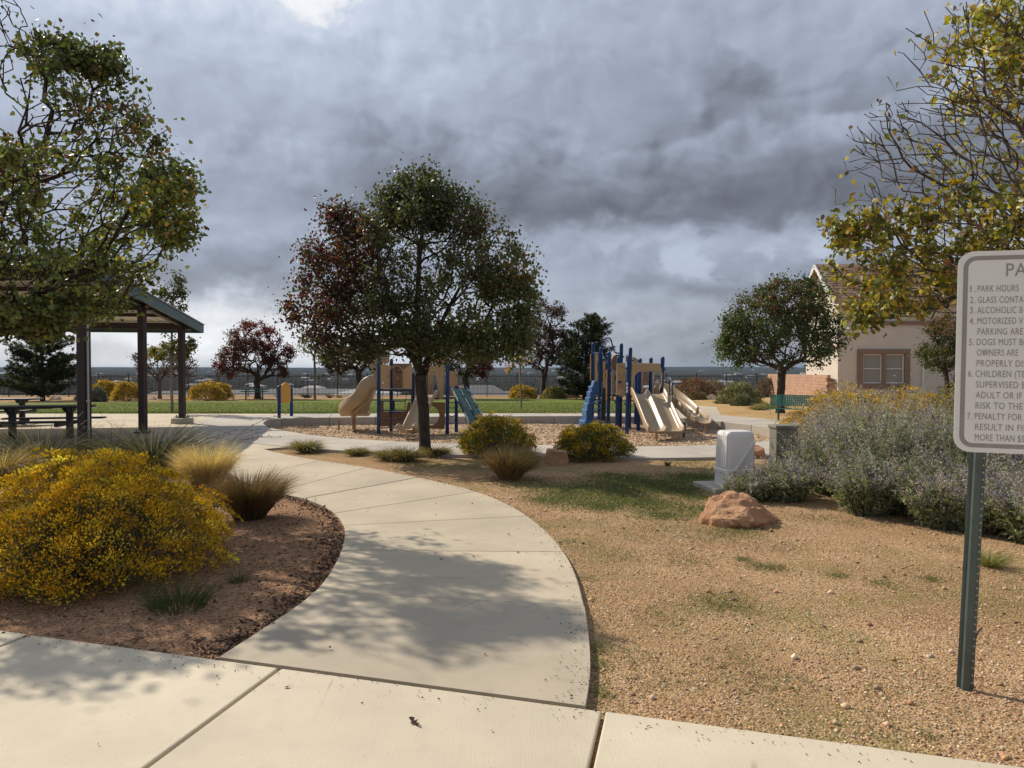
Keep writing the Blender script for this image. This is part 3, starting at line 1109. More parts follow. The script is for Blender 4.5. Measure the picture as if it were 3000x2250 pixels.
def blades(rng, base, direc, L, w, droop, lev=4, curve=1.0):
    """bent tapering grass blades: base (n,3), direc (n,3) start direction, L (n,)"""
    n = len(base)
    d = unit(direc)
    hor = d.copy()
    hor[:, 2] = 0
    hor = unit(hor + 1e-6)
    side = np.cross(d, rng.standard_normal((n, 3)))
    side = unit(side)
    out = []
    for i in range(lev + 1):
        t = i / lev
        p = base + d * (L * t)[:, None] + hor * (L * droop * curve * t * t * 0.55)[:, None]
        p[:, 2] -= L * droop * t ** 2.2 * 0.75
        hw = w * (1 - t) ** 0.7 * 0.5
        hw = np.asarray(hw).reshape(-1, 1) if hasattr(hw, '__len__') else hw
        out.append(p + side * hw)
        out.append(p - side * hw)
    V = np.stack(out, 1)
    m = 2 * (lev + 1)
    t = []
    for i in range(lev):
        a = 2 * i
        t += [(a, a + 1, a + 2), (a + 1, a + 3, a + 2)]
    T = (np.arange(n)[:, None, None] * m + np.array(t)[None]).reshape(-1, 3)
    return V.reshape(-1, 3), T, m


def skeleton(rng, trunk, attract, up=0.15, kink=0.04, step=0.22, low=0.0, wander=0.4, limbs=()):
    """joins scattered twig ends to the trunk with curved limbs"""
    cap = 60000
    P = np.zeros((cap, 3))
    PL = np.zeros(cap)
    TD = np.zeros((cap, 3))
    ok = np.zeros(cap, dtype=bool)
    par = [-1]
    trunk = np.array(trunk, dtype=float)
    P[0] = trunk[0]
    n = 1
    last = 0
    for i in range(1, len(trunk)):
        seg = trunk[i] - trunk[i - 1]
        L = np.linalg.norm(seg)
        k = max(1, int(L / (step * 0.8)))
        for j in range(1, k + 1):
            P[n] = trunk[i - 1] + seg * j / k + rng.standard_normal(3) * kink * 0.25 * min(1, n / 6)
            TD[n] = seg / L
            PL[n] = PL[last] + L / k
            ok[n] = P[n, 2] >= low
            par.append(last)
            last = n
            n += 1
    TD[0] = TD[1]
    for lb in limbs:                                 # chosen main limbs, joined to the nearest trunk point
        lb = np.array(lb, dtype=float)
        last = int(np.argmin(np.linalg.norm(P[:n] - lb[0], axis=1)))
        pts_ = np.r_[P[last][None], lb]
        for i in range(1, len(pts_)):
            seg = pts_[i] - pts_[i - 1]
            L = np.linalg.norm(seg)
            if L < 0.02:
                continue
            k = max(1, int(L / (step * 0.8)))
            for j in range(1, k + 1):
                P[n] = pts_[i - 1] + seg * j / k + rng.standard_normal(3) * kink * 0.25
                TD[n] = seg / L
                PL[n] = PL[last] + L / k
                ok[n] = P[n, 2] >= low
                par.append(last)
                last = n
                n += 1
    ntr = n
    dist0 = np.array([np.min(np.linalg.norm(P[:ntr] - a, axis=1)) for a in attract])
    for a in attract[np.argsort(dist0)]:
        D = a - P[:n]
        d = np.linalg.norm(D, axis=1)
        c = d + wander * PL[:n] * 0.35 + 1.4 * np.maximum(0, P[:n, 2] - a[2] + 0.12 * d) + 0.25 * d * (1 - np.einsum('ij,ij->i', D, TD[:n]) / np.maximum(d, 1e-6))
        c[~ok[:n]] = 1e9
        i = int(np.argmin(c))
        q, dd = P[i].copy(), d[i]
        if dd < 0.03:
            continue
        dv = D[i] / dd
        t0 = (TD[i] * 0.7 + dv * 0.6)
        t0 /= np.linalg.norm(t0)
        t1 = dv + np.array([0, 0, up * 2])
        t1 /= np.linalg.norm(t1)
        k = max(1, int(dd / step))
        pv = i
        for j in range(1, k + 1):
            t = j / k
            h1, h2, h3, h4 = 2 * t ** 3 - 3 * t * t + 1, t ** 3 - 2 * t * t + t, -2 * t ** 3 + 3 * t * t, t ** 3 - t * t
            p = q * h1 + t0 * dd * 0.8 * h2 + a * h3 + t1 * dd * 0.8 * h4
            if j < k:
                p = p + rng.standard_normal(3) * kink
            P[n] = p
            v = p - P[pv]
            lv = np.linalg.norm(v) + 1e-9
            TD[n] = v / lv
            PL[n] = PL[pv] + lv
            ok[n] = True
            par.append(pv)
            pv = n
            n += 1
            if n >= cap - 200:
                return P[:n], np.array(par), TD[:n], ntr
    return P[:n], np.array(par), TD[:n], ntr


def wood_mesh(P, par, TD, r0, rtip, sides=7, power=0.5, flare=1.0):
    n = len(P)
    cnt = np.zeros(n)
    kids = np.bincount(par[1:], minlength=n)
    cnt[kids == 0] = 1
    for i in range(n - 1, 0, -1):
        cnt[par[i]] += cnt[i]
    R = rtip + (r0 - rtip) * (cnt / cnt.max()) ** power
    base = P[0, 2]
    if flare > 1:
        R = R * (1 + (flare - 1) * np.clip(1 - (P[:, 2] - base) / 0.35, 0, 1) ** 2)
    ref = np.where(np.abs(TD[:, :1]) < 0.9, np.array([[1.0, 0, 0]]), np.array([[0, 1.0, 0]]))
    U = unit(np.cross(TD, ref))
    Wv = np.cross(TD, U)
    ang = np.linspace(0, 2 * pi, sides, endpoint=False)
    ringv = P[:, None, :] + (U[:, None, :] * np.cos(ang)[None, :, None] + Wv[:, None, :] * np.sin(ang)[None, :, None]) * R[:, None, None]
    V = [ringv.reshape(-1, 3)]
    ext = n
    F = []
    k = np.arange(sides)
    k2 = (k + 1) % sides
    extra = []
    for i in range(1, n):
        p = par[i]
        if R[i] < 0.62 * R[p]:
            rr = R[i] * 1.35
            extra.append(P[p] + (U[i][None] * np.cos(ang)[:, None] + Wv[i][None] * np.sin(ang)[:, None]) * rr)
            a = ext * sides
            ext += 1
        else:
            a = p * sides
        b = i * sides
        F.append(np.stack([a + k, a + k2, b + k2, b + k], 1))
    if extra:
        V.append(np.concatenate(extra))
    return np.concatenate(V), np.concatenate(F), cnt, R


def blob_points(rng, env, n, shell=0.55, ragged=0.10):
    """env: [(centre, radii, weight)]; random points, denser towards the outside, uneven"""
    w = np.array([e[2] for e in env], dtype=float)
    which = rng.choice(len(env), n, p=w / w.sum())
    u = unit(rng.standard_normal((n, 3)))
    rad = rng.random(n) ** (1 / 3) * (1 - shell) + shell * (0.75 + 0.25 * rng.random(n))
    rad *= 1 + ragged * rng.standard_normal(n)
    C = np.array([list(e[0]) for e in env])[which]
    R = np.array([list(e[1]) for e in env])[which]
    return C + u * R * rad[:, None]


def tree(name, label, group, base, trunk, env, n_ends, r0, n_leaf, leaf, cols, seed, rtip=0.004, spread=0.16, zones=(), shape=6, lw=0.68, hang=0.5,
         bark_='bark', leafmat='leaf', sides=7, low=0.0, up=0.15, kink=0.035, step=0.22, shell=0.5, bare=(), flare=1.35, wander=0.4, power=0.5, cat='tree', limbs=(), clump=0.8, ragged=0.10):
    rng = np.random.default_rng(seed)
    root = thing(name, label, cat, base, group)
    att = blob_points(rng, env, n_ends, shell, ragged)
    att = att[att[:, 2] > base[2] + 0.25]
    P, par, TD, ntr = skeleton(rng, trunk, att, up, kink, step, low, wander, limbs)
    V, F, cnt, R = wood_mesh(P, par, TD, r0, rtip, sides, power, flare)
    fast('trunk', V, F, MT[bark_], None, root, smooth=True)
    if n_leaf:
        ends = np.where((cnt <= 2.5) & (np.arange(len(P)) >= ntr))[0]
        wts = rng.exponential(1.0, len(ends)) ** clump
        for (c, r, keep) in bare:                     # thin or leafless stretches of the crown
            q = np.linalg.norm((P[ends] - np.array(c)) / np.array(r), axis=1)
            wts[q < 1] *= keep
        pick = rng.choice(ends, n_leaf, p=wts / wts.sum())
        pos = P[pick] + rng.standard_normal((n_leaf, 3)) * spread * rng.random((n_leaf, 1)) ** 0.5
        ax = rng.standard_normal((n_leaf, 3)) + TD[pick] * 0.6
        ax[:, 2] -= hang * 2
        C = palette(rng, n_leaf, cols)
        for (c, r, pc, share) in zones:
            q = np.linalg.norm((pos - np.array(c)) / np.array(r), axis=1)
            mk = (q < 1 + 0.15 * rng.standard_normal(n_leaf)) & (rng.random(n_leaf) < share)
            C[mk] = palette(rng, int(mk.sum()), pc)
        # clumps differ a little in tone
        for _ in range(26):
            c = P[rng.choice(ends)]
            q = np.exp(-np.sum((pos - c) ** 2, 1) / (2 * (0.16 * np.ptp(P[:, 2])) ** 2))
            C *= (1 + q * rng.uniform(-0.3, 0.35))[:, None]
        Ls = leaf * (0.5 + 0.75 * rng.random(n_leaf))
        Bunch().leaves(rng, pos, Ls, lw, ax, C, 0.25, shape).obj('crown', MT[leafmat], root)
    return root


def E(cx, cy, rx, ry, d, w=1.0, dy=0.0, depth=None):
    """crown lobe given where the photograph shows it, at its own distance"""
    c = WD(cx, cy, d + dy)
    s = K * d / FPX
    return ((c.x, c.y, c.z), (rx * s, depth if depth else (rx * s + ry * s) * 0.5, ry * s), w)


def shrub(name, label, group, c, rx, ry, h, n, cols, lsize, seed, leafcols=None, n_in=0, lw=0.35, lump=0.22, upright=0.7, shape=4, under=0.12, stems=60, stemcol='twig', topcols=None, topfrac=0.35):
    """rounded bush: twigs from the base, leafy shell of many small leaves, optional flowering top"""
    rng = np.random.default_rng(seed)
    c = np.array(c, dtype=float)
    root = thing(name, label, 'shrub', c, group)
    def shell_pts(m, lo=0.72):
        u = unit(rng.standard_normal((m, 3)))
        u[:, 2] = np.abs(u[:, 2]) * 1.0 - under
        bump_ = np.array([noise.noise((q[0] * 2.3 + seed, q[1] * 2.3, q[2] * 2.3)) + 0.5 * noise.noise((q[0] * 5.1, q[1] * 5.1 + seed, q[2] * 5.1)) for q in u])
        r = (lo + (1 - lo) * rng.random(m) ** 0.5) * (1 + lump * bump_)
        p = c + u * np.array([rx, ry, h]) * r[:, None]
        p[:, 2] = np.maximum(p[:, 2], c[2] + 0.02)
        return p, u
    b = Bunch()
    p, u = shell_pts(n)
    ax = u * 0.8 + rng.standard_normal((n, 3)) * 0.5
    ax[:, 2] += upright
    C = palette(rng, n, leafcols or cols)
    if topcols:
        mk = (p[:, 2] > c[2] + h * (1 - topfrac) * (0.9 + 0.2 * rng.random(n))) | (rng.random(n) < 0.08)
        C[mk] = palette(rng, int(mk.sum()), topcols)
    b.leaves(rng, p, lsize * (0.7 + 0.6 * rng.random(n)), lw, ax, C, 0.2, shape)
    b.obj('foliage', MT['leafdry'], root)
    e, _ = shell_pts(stems, 0.6)
    mb = MB()
    for q in e:
        mid = c + (q - c) * 0.5
        mid[2] = c[2] + (q[2] - c[2]) * 0.4
        s0 = c + np.array([rng.normal() * 0.06, rng.normal() * 0.06, 0])
        mb.tube([s0, mid, q], [0.012 * h + 0.004, 0.008, 0.004], 4, cap=False)
    obj('stems', mb, MT[stemcol], root)
    return root


def tuft(name, label, group, c, n, L, spread, w, cols, droop, seed, r0=0.05, tipcols=None, cat='grass tuft', lean=(0, 0), lev=5, loc_part=True):
    rng = np.random.default_rng(seed)
    c = np.array(c, dtype=float)
    ang = rng.random(n) * 2 * pi
    rad = np.sqrt(rng.random(n))
    base = c + np.c_[np.cos(ang) * rad * r0, np.sin(ang) * rad * r0, np.zeros(n)]
    tilt = spread * (0.15 + 0.85 * rad) * (1 + 0.25 * rng.standard_normal(n))
    dr = np.c_[np.cos(ang) * np.sin(tilt) + lean[0], np.sin(ang) * np.sin(tilt) + lean[1], np.cos(tilt)]
    Ls = L * (0.55 + 0.45 * rng.random(n))
    V, T, m = blades(rng, base, dr, Ls, w, droop * (0.5 + rng.random(n)), lev)
    C = palette(rng, n, cols, 0.2)
    if tipcols is not None:
        Ct = palette(rng, n, tipcols, 0.15)
        t = np.repeat(np.linspace(0, 1, lev + 1), 2)[None, :, None] ** 0.8
        CC = (C[:, None, :] * (1 - t) + Ct[:, None, :] * t).reshape(-1, 3)
    else:
        CC = np.repeat(C, m, 0)
    V[:, 2] = np.maximum(V[:, 2], c[2] - 0.02)
    o = fast(name, V, T, MT['blade'], np.clip(CC, 0.003, 0.9), None, tuple(c))
    return tag(o, label, cat, group)


def rock(name, label, pts, mat, seed, sub=3, amp=0.05, loc=None, group=None):
    """stone: hull of chosen corners, then broken up by noise"""
    bm = bmesh.new()
    for p in pts:
        bm.verts.new(p)
    bmesh.ops.convex_hull(bm, input=bm.verts[:])
    for v in [v for v in bm.verts if not v.link_faces]:
        bm.verts.remove(v)
    bmesh.ops.triangulate(bm, faces=bm.faces[:])
    bmesh.ops.subdivide_edges(bm, edges=bm.edges[:], cuts=2, use_grid_fill=True)
    bmesh.ops.smooth_vert(bm, verts=bm.verts[:], factor=0.16, use_axis_x=True, use_axis_y=True, use_axis_z=True)
    bmesh.ops.subdivide_edges(bm, edges=bm.edges[:], cuts=sub, use_grid_fill=True)
    bm.normal_update()
    for v in bm.verts:
        q = v.co
        k = 0.7 * noise.fractal((q.x * 5 + seed, q.y * 5, q.z * 5), 0.8, 2.1, 6) - 0.9 * abs(noise.noise((q.x * 4.5, q.y * 4.5 + seed, q.z * 9)))
        v.co = q + v.normal * k * amp
    c = Vector(loc)
    me = bpy.data.meshes.new(name)
    for v in bm.verts:
        v.co -= c
    bm.to_mesh(me)
    bm.free()
    me.materials.append(mat)
    me.polygons.foreach_set('use_smooth', [True] * len(me.polygons))
    me.set_sharp_from_angle(angle=radians(28))
    o = bpy.data.objects.new(name, me)
    COL.objects.link(o)
    o.location = c
    return tag(o, label, 'rock', group)

# ---------------------------------------------------------------- fence along the far edge
FY = 57.0
FZ = hz(0, FY)
fence = thing('fence', 'long black metal picket fence along the far edge of the park', 'fence', (0, FY, FZ))
POSTS = 2.4
x = -50.0
post_x = []
while x < 28:
    post_x.append(x)
    x += POSTS
pm = None
for px_ in post_x:
    if pm is None:
        pm = obj('post', MB().box((px_, FY, FZ + 0.92), (0.07, 0.07, 1.84)).box((px_, FY, FZ + 1.855), (0.085, 0.085, 0.03)), MT['fence'], fence)
        pm0 = px_
    else:
        o = pm.copy()
        COL.objects.link(o)
        o.parent = fence
        o.location = (px_ - pm0, 0, 0)
for zz in (0.22, 1.62):
    obj('rail', MB().box(((post_x[0] + post_x[-1]) / 2, FY + 0.002, FZ + zz), (post_x[-1] - post_x[0], 0.03, 0.04)), MT['fence'], fence)
pk = None
xs_all = [post_x[i] + POSTS * (j + 1) / 22 for i in range(len(post_x) - 1) for j in range(21)]
xs_sorted = sorted(xs_all, key=lambda q: abs(q + 3.0))
for q in xs_sorted[:300]:
    if pk is None:
        pk = obj('picket', MB().box((q, FY - 0.03, FZ + 0.92), (0.026, 0.026, 1.68)), MT['fence'], fence)
        pk0 = q
    else:
        o = pk.copy()
        COL.objects.link(o)
        o.parent = fence
        o.location = (q - pk0, 0, 0)
mb = MB()
for q in xs_sorted[300:]:
    mb.box((q, FY - 0.03, FZ + 0.92), (0.026, 0.026, 1.68))
obj('pickets', mb, MT['fence'], fence, kind='stuff')

# ---------------------------------------------------------------- pavilion
pav = thing('pavilion', 'dark brown steel picnic pavilion with green edged roof and cream underside', 'pavilion', (-13.0, 18.8, 0))
RA = Vector((-10.14, 23.2, 0))                       # far right corner of the roof
RD = Vector((0.17, -1.0, 0)).normalized()            # right edge runs towards the camera
RL = Vector((-1.0, -0.17, 0)).normalized()
SLOPE = 0.085


def pav_pt(s, l, dz=0.0):
    """s metres along the right edge from the far corner, l metres to the left"""
    p = RA + RD * s + RL * l
    return Vector((p.x, p.y, 3.06 + SLOPE * s + dz))


def post_at(s, l, w, foot):
    p = pav_pt(s, l)
    top = p.z - 0.14
    o = obj('post', MB().box((p.x, p.y, (top + 0.03) / 2 + 0.03), (w, w, top - 0.03), Matrix.Rotation(radians(-9.6), 3, 'Z')), MT['post'], pav, bevel=0.012)
    pl = MB().box((p.x, p.y, 0.03 + foot), (w + 0.14, w + 0.14, 0.03), Matrix.Rotation(radians(-9.6), 3, 'Z'))
    for sx in (-1, 1):
        for sy in (-1, 1):
            pl.tube([(p.x + sx * (w / 2 + 0.035), p.y + sy * (w / 2 + 0.035), 0.03 + foot), (p.x + sx * (w / 2 + 0.035), p.y + sy * (w / 2 + 0.035), 0.10 + foot)], 0.015, 6)
    obj('base_plate', pl, MT['post'], pav)
    if foot:
        obj('footing', MB().tube([(p.x, p.y, -0.02), (p.x, p.y, foot)], 0.33, 14), MT['curb'], pav, bevel=0.02)
    return p


for s in (1.05, 4.6, 8.2):
    for l in (0.32, 7.4):
        post_at(s, l, 0.195 if s > 8 else 0.165, 0.17 if s < 2 else 0.0)
q = pav_pt(8.2, 0.32)
obj('conduit', MB().tube([(q.x + 0.125, q.y - 0.065, 0.05), (q.x + 0.125, q.y - 0.065, 3.4)], 0.022, 8).box((q.x + 0.12, q.y - 0.065, 1.0), (0.05, 0.06, 0.04)).box((q.x + 0.12, q.y - 0.065, 2.3), (0.05, 0.06, 0.04)), MT['conduit'], pav)
for s in (1.05, 4.6, 8.2):
    obj('beam', MB().beam(pav_pt(s, 0.02, -0.13), pav_pt(s, 8.2, -0.13), 0.13, 0.2), MT['post'], pav, bevel=0.006)
for l in (0.32, 7.4):
    obj('rafter', MB().beam(pav_pt(0.1, l, -0.085), pav_pt(9.1, l, -0.085), 0.12, 0.12), MT['post'], pav, bevel=0.006)
for s in (2.8, 6.4):
    obj('purlin', MB().beam(pav_pt(s, 0.1, -0.07), pav_pt(s, 8.2, -0.07), 0.06, 0.10), MT['post'], pav)
# ribbed roof sheets laid down the slope: each sheet a part
SHW = 0.92
for i in range(9):
    l0 = i * SHW
    prof = []
    for k in range(4):
        a = l0 + k * SHW / 4
        prof += [(a, 0.0), (a + 0.15, 0.0), (a + 0.165, 0.032), (a + 0.205, 0.032), (a + 0.22, 0.0)]
    prof.append((l0 + SHW - 0.003, 0.0))
    top = [(a, h + 0.006) for a, h in prof]
    loop = prof + top[::-1]
    vs = [pav_pt(0, a, h) for a, h in loop] + [pav_pt(9.2, a, h) for a, h in loop]
    n = len(loop)
    fs = [(k, (k + 1) % n, n + (k + 1) % n, n + k) for k in range(n)]
    obj('roof_sheet', MB().add(vs, fs), MT['soffit'], pav)
vs = [pav_pt(-0.02, -0.02, 0.05), pav_pt(9.22, -0.02, 0.05), pav_pt(9.22, 8.3, 0.05), pav_pt(-0.02, 8.3, 0.05)]
obj('roof_top', MB().add(vs + [v + Vector((0, 0, 0.02)) for v in vs], [(0, 1, 2, 3), (7, 6, 5, 4), (0, 4, 5, 1), (1, 5, 6, 2), (2, 6, 7, 3), (3, 7, 4, 0)]), MT['roofgreen'], pav)
for a, b in ((pav_pt(-0.05, -0.045, -0.06), pav_pt(9.25, -0.045, -0.06)), (pav_pt(-0.045, 0, -0.06), pav_pt(-0.045, 8.3, -0.06)), (pav_pt(9.245, 0, -0.06), pav_pt(9.245, 8.3, -0.06))):
    obj('fascia', MB().beam(a, b, 0.04, 0.26), MT['roofgreen'], pav)
obj('drip_edge', MB().beam(pav_pt(-0.05, -0.05, 0.085), pav_pt(9.25, -0.05, 0.085), 0.10, 0.02), MT['conduit'], pav)


# ---------------------------------------------------------------- picnic tables
def picnic(loc, rot, label, length=2.3):
    root = thing('picnic_table', label, 'picnic table', loc, 'dark picnic tables under the pavilion')
    R = Matrix.Rotation(rot, 4, 'Z')
    T = Matrix.Translation(loc) @ R

    def tr(mb):
        mb.v = [tuple(T @ Vector(v)) for v in mb.v]
        return mb
    L = length
    out = [(-L / 2, -0.2), (-L / 2 + 0.2, -0.38), (L / 2 - 0.2, -0.38), (L / 2, -0.2), (L / 2, 0.2), (L / 2 - 0.2, 0.38), (-L / 2 + 0.2, 0.38), (-L / 2, 0.2)]
    obj('tabletop', tr(MB().prism(out, 0.755, 0.80)), MT['table'], root, bevel=0.012)
    for sy in (-1, 1):
        obj('seat', tr(MB().prism([(-L / 2, sy * 0.62), (L / 2, sy * 0.62), (L / 2, sy * 0.90), (-L / 2, sy * 0.90)], 0.43, 0.47)), MT['table'], root, bevel=0.012)
    for sx in (-0.62, 0.62):
        obj('leg', tr(MB().box((sx, 0, 0.36), (0.13, 0.13, 0.74))), MT['table'], root, bevel=0.008)
        mb = MB().plate([(-0.33, 0.0), (0.33, 0.0), (0.22, -0.10), (-0.22, -0.10)], (sx - 0.05, 0, 0.752), (0, 1, 0), (0, 0, 1), 0.1)
        obj('top_bracket', tr(mb), MT['table'], root)
        obj('seat_arm', tr(MB().box((sx, 0, 0.375), (0.07, 1.66, 0.09))), MT['table'], root, bevel=0.006)
    return root


picnic((-11.35, 17.1, 0), radians(12), 'dark metal picnic table behind the nearest pavilion post')
picnic((-15.6, 21.6, 0), radians(10), 'dark metal picnic table further left at the back of the pavilion')

# ---------------------------------------------------------------- tombstone shaped play panel on two posts
pl = thing('play_station', 'rounded yellow play board held between two short blue posts', 'play station', (-6.9, 21.0, Z_PIT))
dP = 20.9
pa, pb = G(818, 1246, Z_PIT + 0.05), G(854, 1240, Z_PIT + 0.05)
d1, d2 = pa.y, pb.y
for (p, tpx) in ((pa, (816.5, 1138)), (pb, (855.5, 1138))):
    t = W(*tpx, p.y)
    obj('post', MB().tube([(p.x, p.y, Z_PIT - 0.1), (p.x, p.y, t.z - 0.01), (p.x, p.y, t.z)], [0.058, 0.058, 0.05], 14), MT['blue'], pl, smooth=True)
m = (pa + pb) * 0.5
ux = (pb - pa).normalized()
hw = (pb - pa).length * 0.39
zt, zb = W(837, 1120, m.y).z, W(837, 1180, m.y).z
out = [(-hw, zb), (hw, zb), (hw, zt - 0.36), (hw * 0.97, zt - 0.33)] + [(hw * 1.02 * cos(a), zt - hw * 1.02 + hw * 1.02 * sin(a)) for a in np.linspace(0, pi, 14)] + [(-hw * 0.97, zt - 0.33), (-hw, zt - 0.36)]
obj('panel', MB().plate(out, (m.x, m.y - 0.01, 0), ux, (0, 0, 1), 0.03), MT['panelyellow'], pl, bevel=0.006)
mb = MB()
for zz in (zb + 0.1, zt - 0.42):
    mb.beam((pa.x, pa.y, zz), (pb.x, pb.y, zz), 0.03, 0.03)
obj('bracket', mb, MT['blue'], pl)


# ---------------------------------------------------------------- left play structure
def Lp(x, y, d):
    return W(950 + 0.1808 * x, 1020 + 0.1808 * y, d)


dF, dB = 21.6, 22.75
ls = thing('play_structure', 'low tan and blue toddler play structure with two slides behind the middle tree', 'play structure', (Lp(1435, 1390, 22).x, 22, Z_PIT), 'tan and blue play structures')


def lpost(root, xb, xt, yt, d, fn=Lp, r=0.056):
    t = fn(xt, yt, d)
    b = fn(xb, 1400 if fn is Lp else 990, d)
    b.z = Z_PIT - 0.1
    b.x = b.x + (t.x - b.x) * 0.3
    mb = MB().tube([b, t], r, 14, cap=False)
    mb.dome((t.x, t.y, t.z), r, r * 0.8, 14, 4)
    obj('post', mb, MT['blue'], root, smooth=True)
    return b, t


lpost(ls, 876, 886, 105, dF)
lpost(ls, 1432, 1436, 415, dF + 0.1)
lpost(ls, 1988, 2002, 255, dF)
lpost(ls, 1078, 1088, 190, dB)
lpost(ls, 2135, 2143, 365, dB - 0.3)
lpost(ls, 1620, 1630, 190, dB)
zd1 = Lp(0, 665, dF).z
zd2 = Lp(0, 800, dF).z
A, B, C_ = Lp(882, 700, dF), Lp(1434, 700, dF + 0.1), Lp(1996, 800, dF)
D_, E_, F_ = Lp(1083, 700, dB), Lp(2140, 800, dB - 0.3), Lp(1625, 700, dB)
mb = MB().prism([(A.x, A.y), (B.x, B.y), (F_.x, F_.y), (D_.x, D_.y)], zd1 - 0.06, zd1)
obj('deck', mb, MT['navy'], ls, bevel=0.01)
mb = MB().prism([(B.x + .02, B.y), (C_.x + 0.05, C_.y), (E_.x, E_.y), (F_.x + .02, F_.y)], zd2 - 0.06, zd2)
obj('deck', mb, MT['navy'], ls, bevel=0.01)


def lpoly(pts, d, thick, holes=(), fn=Lp, yaw=0.0):
    """upright board cut to the outline seen at depth d"""
    o = fn(*pts[0], d)
    ux = Vector((cos(yaw), sin(yaw), 0))
    def loc(p):
        q = fn(*p, d)
        return ((q.x - o.x) / cos(yaw) if yaw else q.x - o.x, q.z - o.z)
    return MB().plate([loc(p) for p in pts], o, ux, (0, 0, 1), -thick, [[loc(p) for p in h] for h in holes])


def arch(cx, top, half, bottom, n=12):
    r = half
    return [(cx - half, bottom)] + [(cx - r * cos(a), top + r - r * sin(a)) for a in np.linspace(0, pi, n)] + [(cx + half, bottom)]


# front wall of the high deck with its arched doorway
hole = arch(1166, 288, 104, 655)
slots = [[(1040, 340), (1092, 288), (1104, 300), (1052, 352)], [(1225, 292), (1280, 352), (1268, 364), (1214, 304)], [(1026, 405), (1042, 405), (1042, 497), (1026, 497)], [(1272, 412), (1286, 412), (1286, 506), (1272, 506)]]
out = [(905, 240), (1418, 250), (1418, 657), (1271, 657)] + [(1270, 655)][:0] + list(reversed(arch(1166, 292, 103, 657)))[0:] + [(905, 657)]
obj('panel', lpoly(out, dF - 0.02, 0.028, slots), MT['panel'], ls, bevel=0.005)
mb = MB()
mb.tube([Lp(a, b, dF - 0.035) for a, b in arch(1166, 288, 107, 655)], 0.014, 6)
obj('door_rim', mb, MT['tan'], ls, smooth=True)
sq = [(935, 545), (968, 545), (968, 575), (935, 575)]
obj('sticker', lpoly(sq, dF - 0.055, 0.003), MT['white'], ls)
# panel with a bubble ring at the back of the high deck
obj('panel', lpoly([(1105, 250), (1420, 250), (1420, 640), (1105, 640)], dB - 0.1, 0.028), MT['brownpanel'], ls)
c = Lp(1213, 345, dB - 0.13)
obj('bubble_ring', MB().tube([c + Vector((0.105 * cos(a), 0, 0.105 * sin(a))) for a in np.linspace(0, 2 * pi, 20, endpoint=False)], 0.014, 6, closed=True), MT['blue'], ls, smooth=True)
dm = [(1166, 488), (1190, 460), (1216, 488), (1190, 516)]
obj('diamond', lpoly(dm, dB - 0.132, 0.006), MT['panel'], ls)
# slotted barrier of the wave slide
sl = [[(930, 165 + 22 * k), (1020, 165 + 22 * k), (1020, 175 + 22 * k), (930, 175 + 22 * k)] for k in range(2)]
obj('panel', lpoly([(905, 145), (1050, 145), (1050, 240), (905, 240)], dB - 0.25, 0.03, sl), MT['panel'], ls)
# chain net ladder
n0, n1 = Lp(955, 700, dF - 0.06), Lp(1340, 700, dF - 0.06)
g0, g1 = Lp(872, 1290, dF - 0.95), Lp(1262, 1290, dF - 0.95)
for a, b in ((n0, g0), (n1, g1)):
    mb = MB()
    for k in range(26):
        p, q = a.lerp(b, k / 26), a.lerp(b, (k + 0.85) / 26)
        mb.beam(p, q, 0.022 if k % 2 else 0.008, 0.008 if k % 2 else 0.022)
    obj('chain', mb, MT['black'], ls)
for k in (0.28, 0.53, 0.77, 1.0):
    obj('rung', MB().tube([n0.lerp(g0, k), n1.lerp(g1, k)], 0.016, 8), MT['navy'], ls, smooth=True)
# shop panel below the deck
out = [(890, 1268), (890, 850), (960, 850), (960, 1030), (1290, 1030), (1330, 985), (1352, 880), (1378, 862), (1398, 885), (1405, 1030), (1405, 1268)]
obj('panel', lpoly(out, dB - 0.05, 0.028), MT['brownpanel'], ls, bevel=0.005)
obj('shelf', MB().box(Lp(1145, 1032, dB - 0.18), (0.40, 0.22, 0.03)), MT['blue'], ls, bevel=0.006)
obj('counter_panel', lpoly([(1070, 850), (1110, 840), (1140, 850), (1140, 1015), (1070, 1015)], dB + 0.03, 0.03), MT['navy'], ls)


def channel(w, h, t=0.022):
    """slide section: floor between two rounded side walls"""
    i = w / 2
    inner = [(-i, h), (-i + 0.02, h * 0.98), (-i + 0.035, h * 0.35), (-i + 0.07, 0.02), (-i + 0.13, 0), (i - 0.13, 0), (i - 0.07, 0.02), (i - 0.035, h * 0.35), (i - 0.02, h * 0.98), (i, h)]
    outer = [(i + t, h - 0.02), (i + t * 1.2, h * 0.3), (i - 0.03, -t * 1.6), (0, -t * 1.4), (-i + 0.03, -t * 1.6), (-i - t * 1.2, h * 0.3), (-i - t, h - 0.02)]
    return inner + outer


def curve(pts, n):
    P = [np.array(p, dtype=float) for p in pts]
    out = []
    for i in range(len(P) - 1):
        p0, p1, p2, p3 = P[max(i - 1, 0)], P[i], P[i + 1], P[min(i + 2, len(P) - 1)]
        for t in np.linspace(0, 1, n, endpoint=False):
            out.append(0.5 * (2 * p1 + (p2 - p0) * t + (2 * p0 - 5 * p1 + 4 * p2 - p3) * t * t + (3 * p1 - p0 - 3 * p2 + p3) * t ** 3))
    out.append(P[-1])
    return [Vector(q) for q in out]


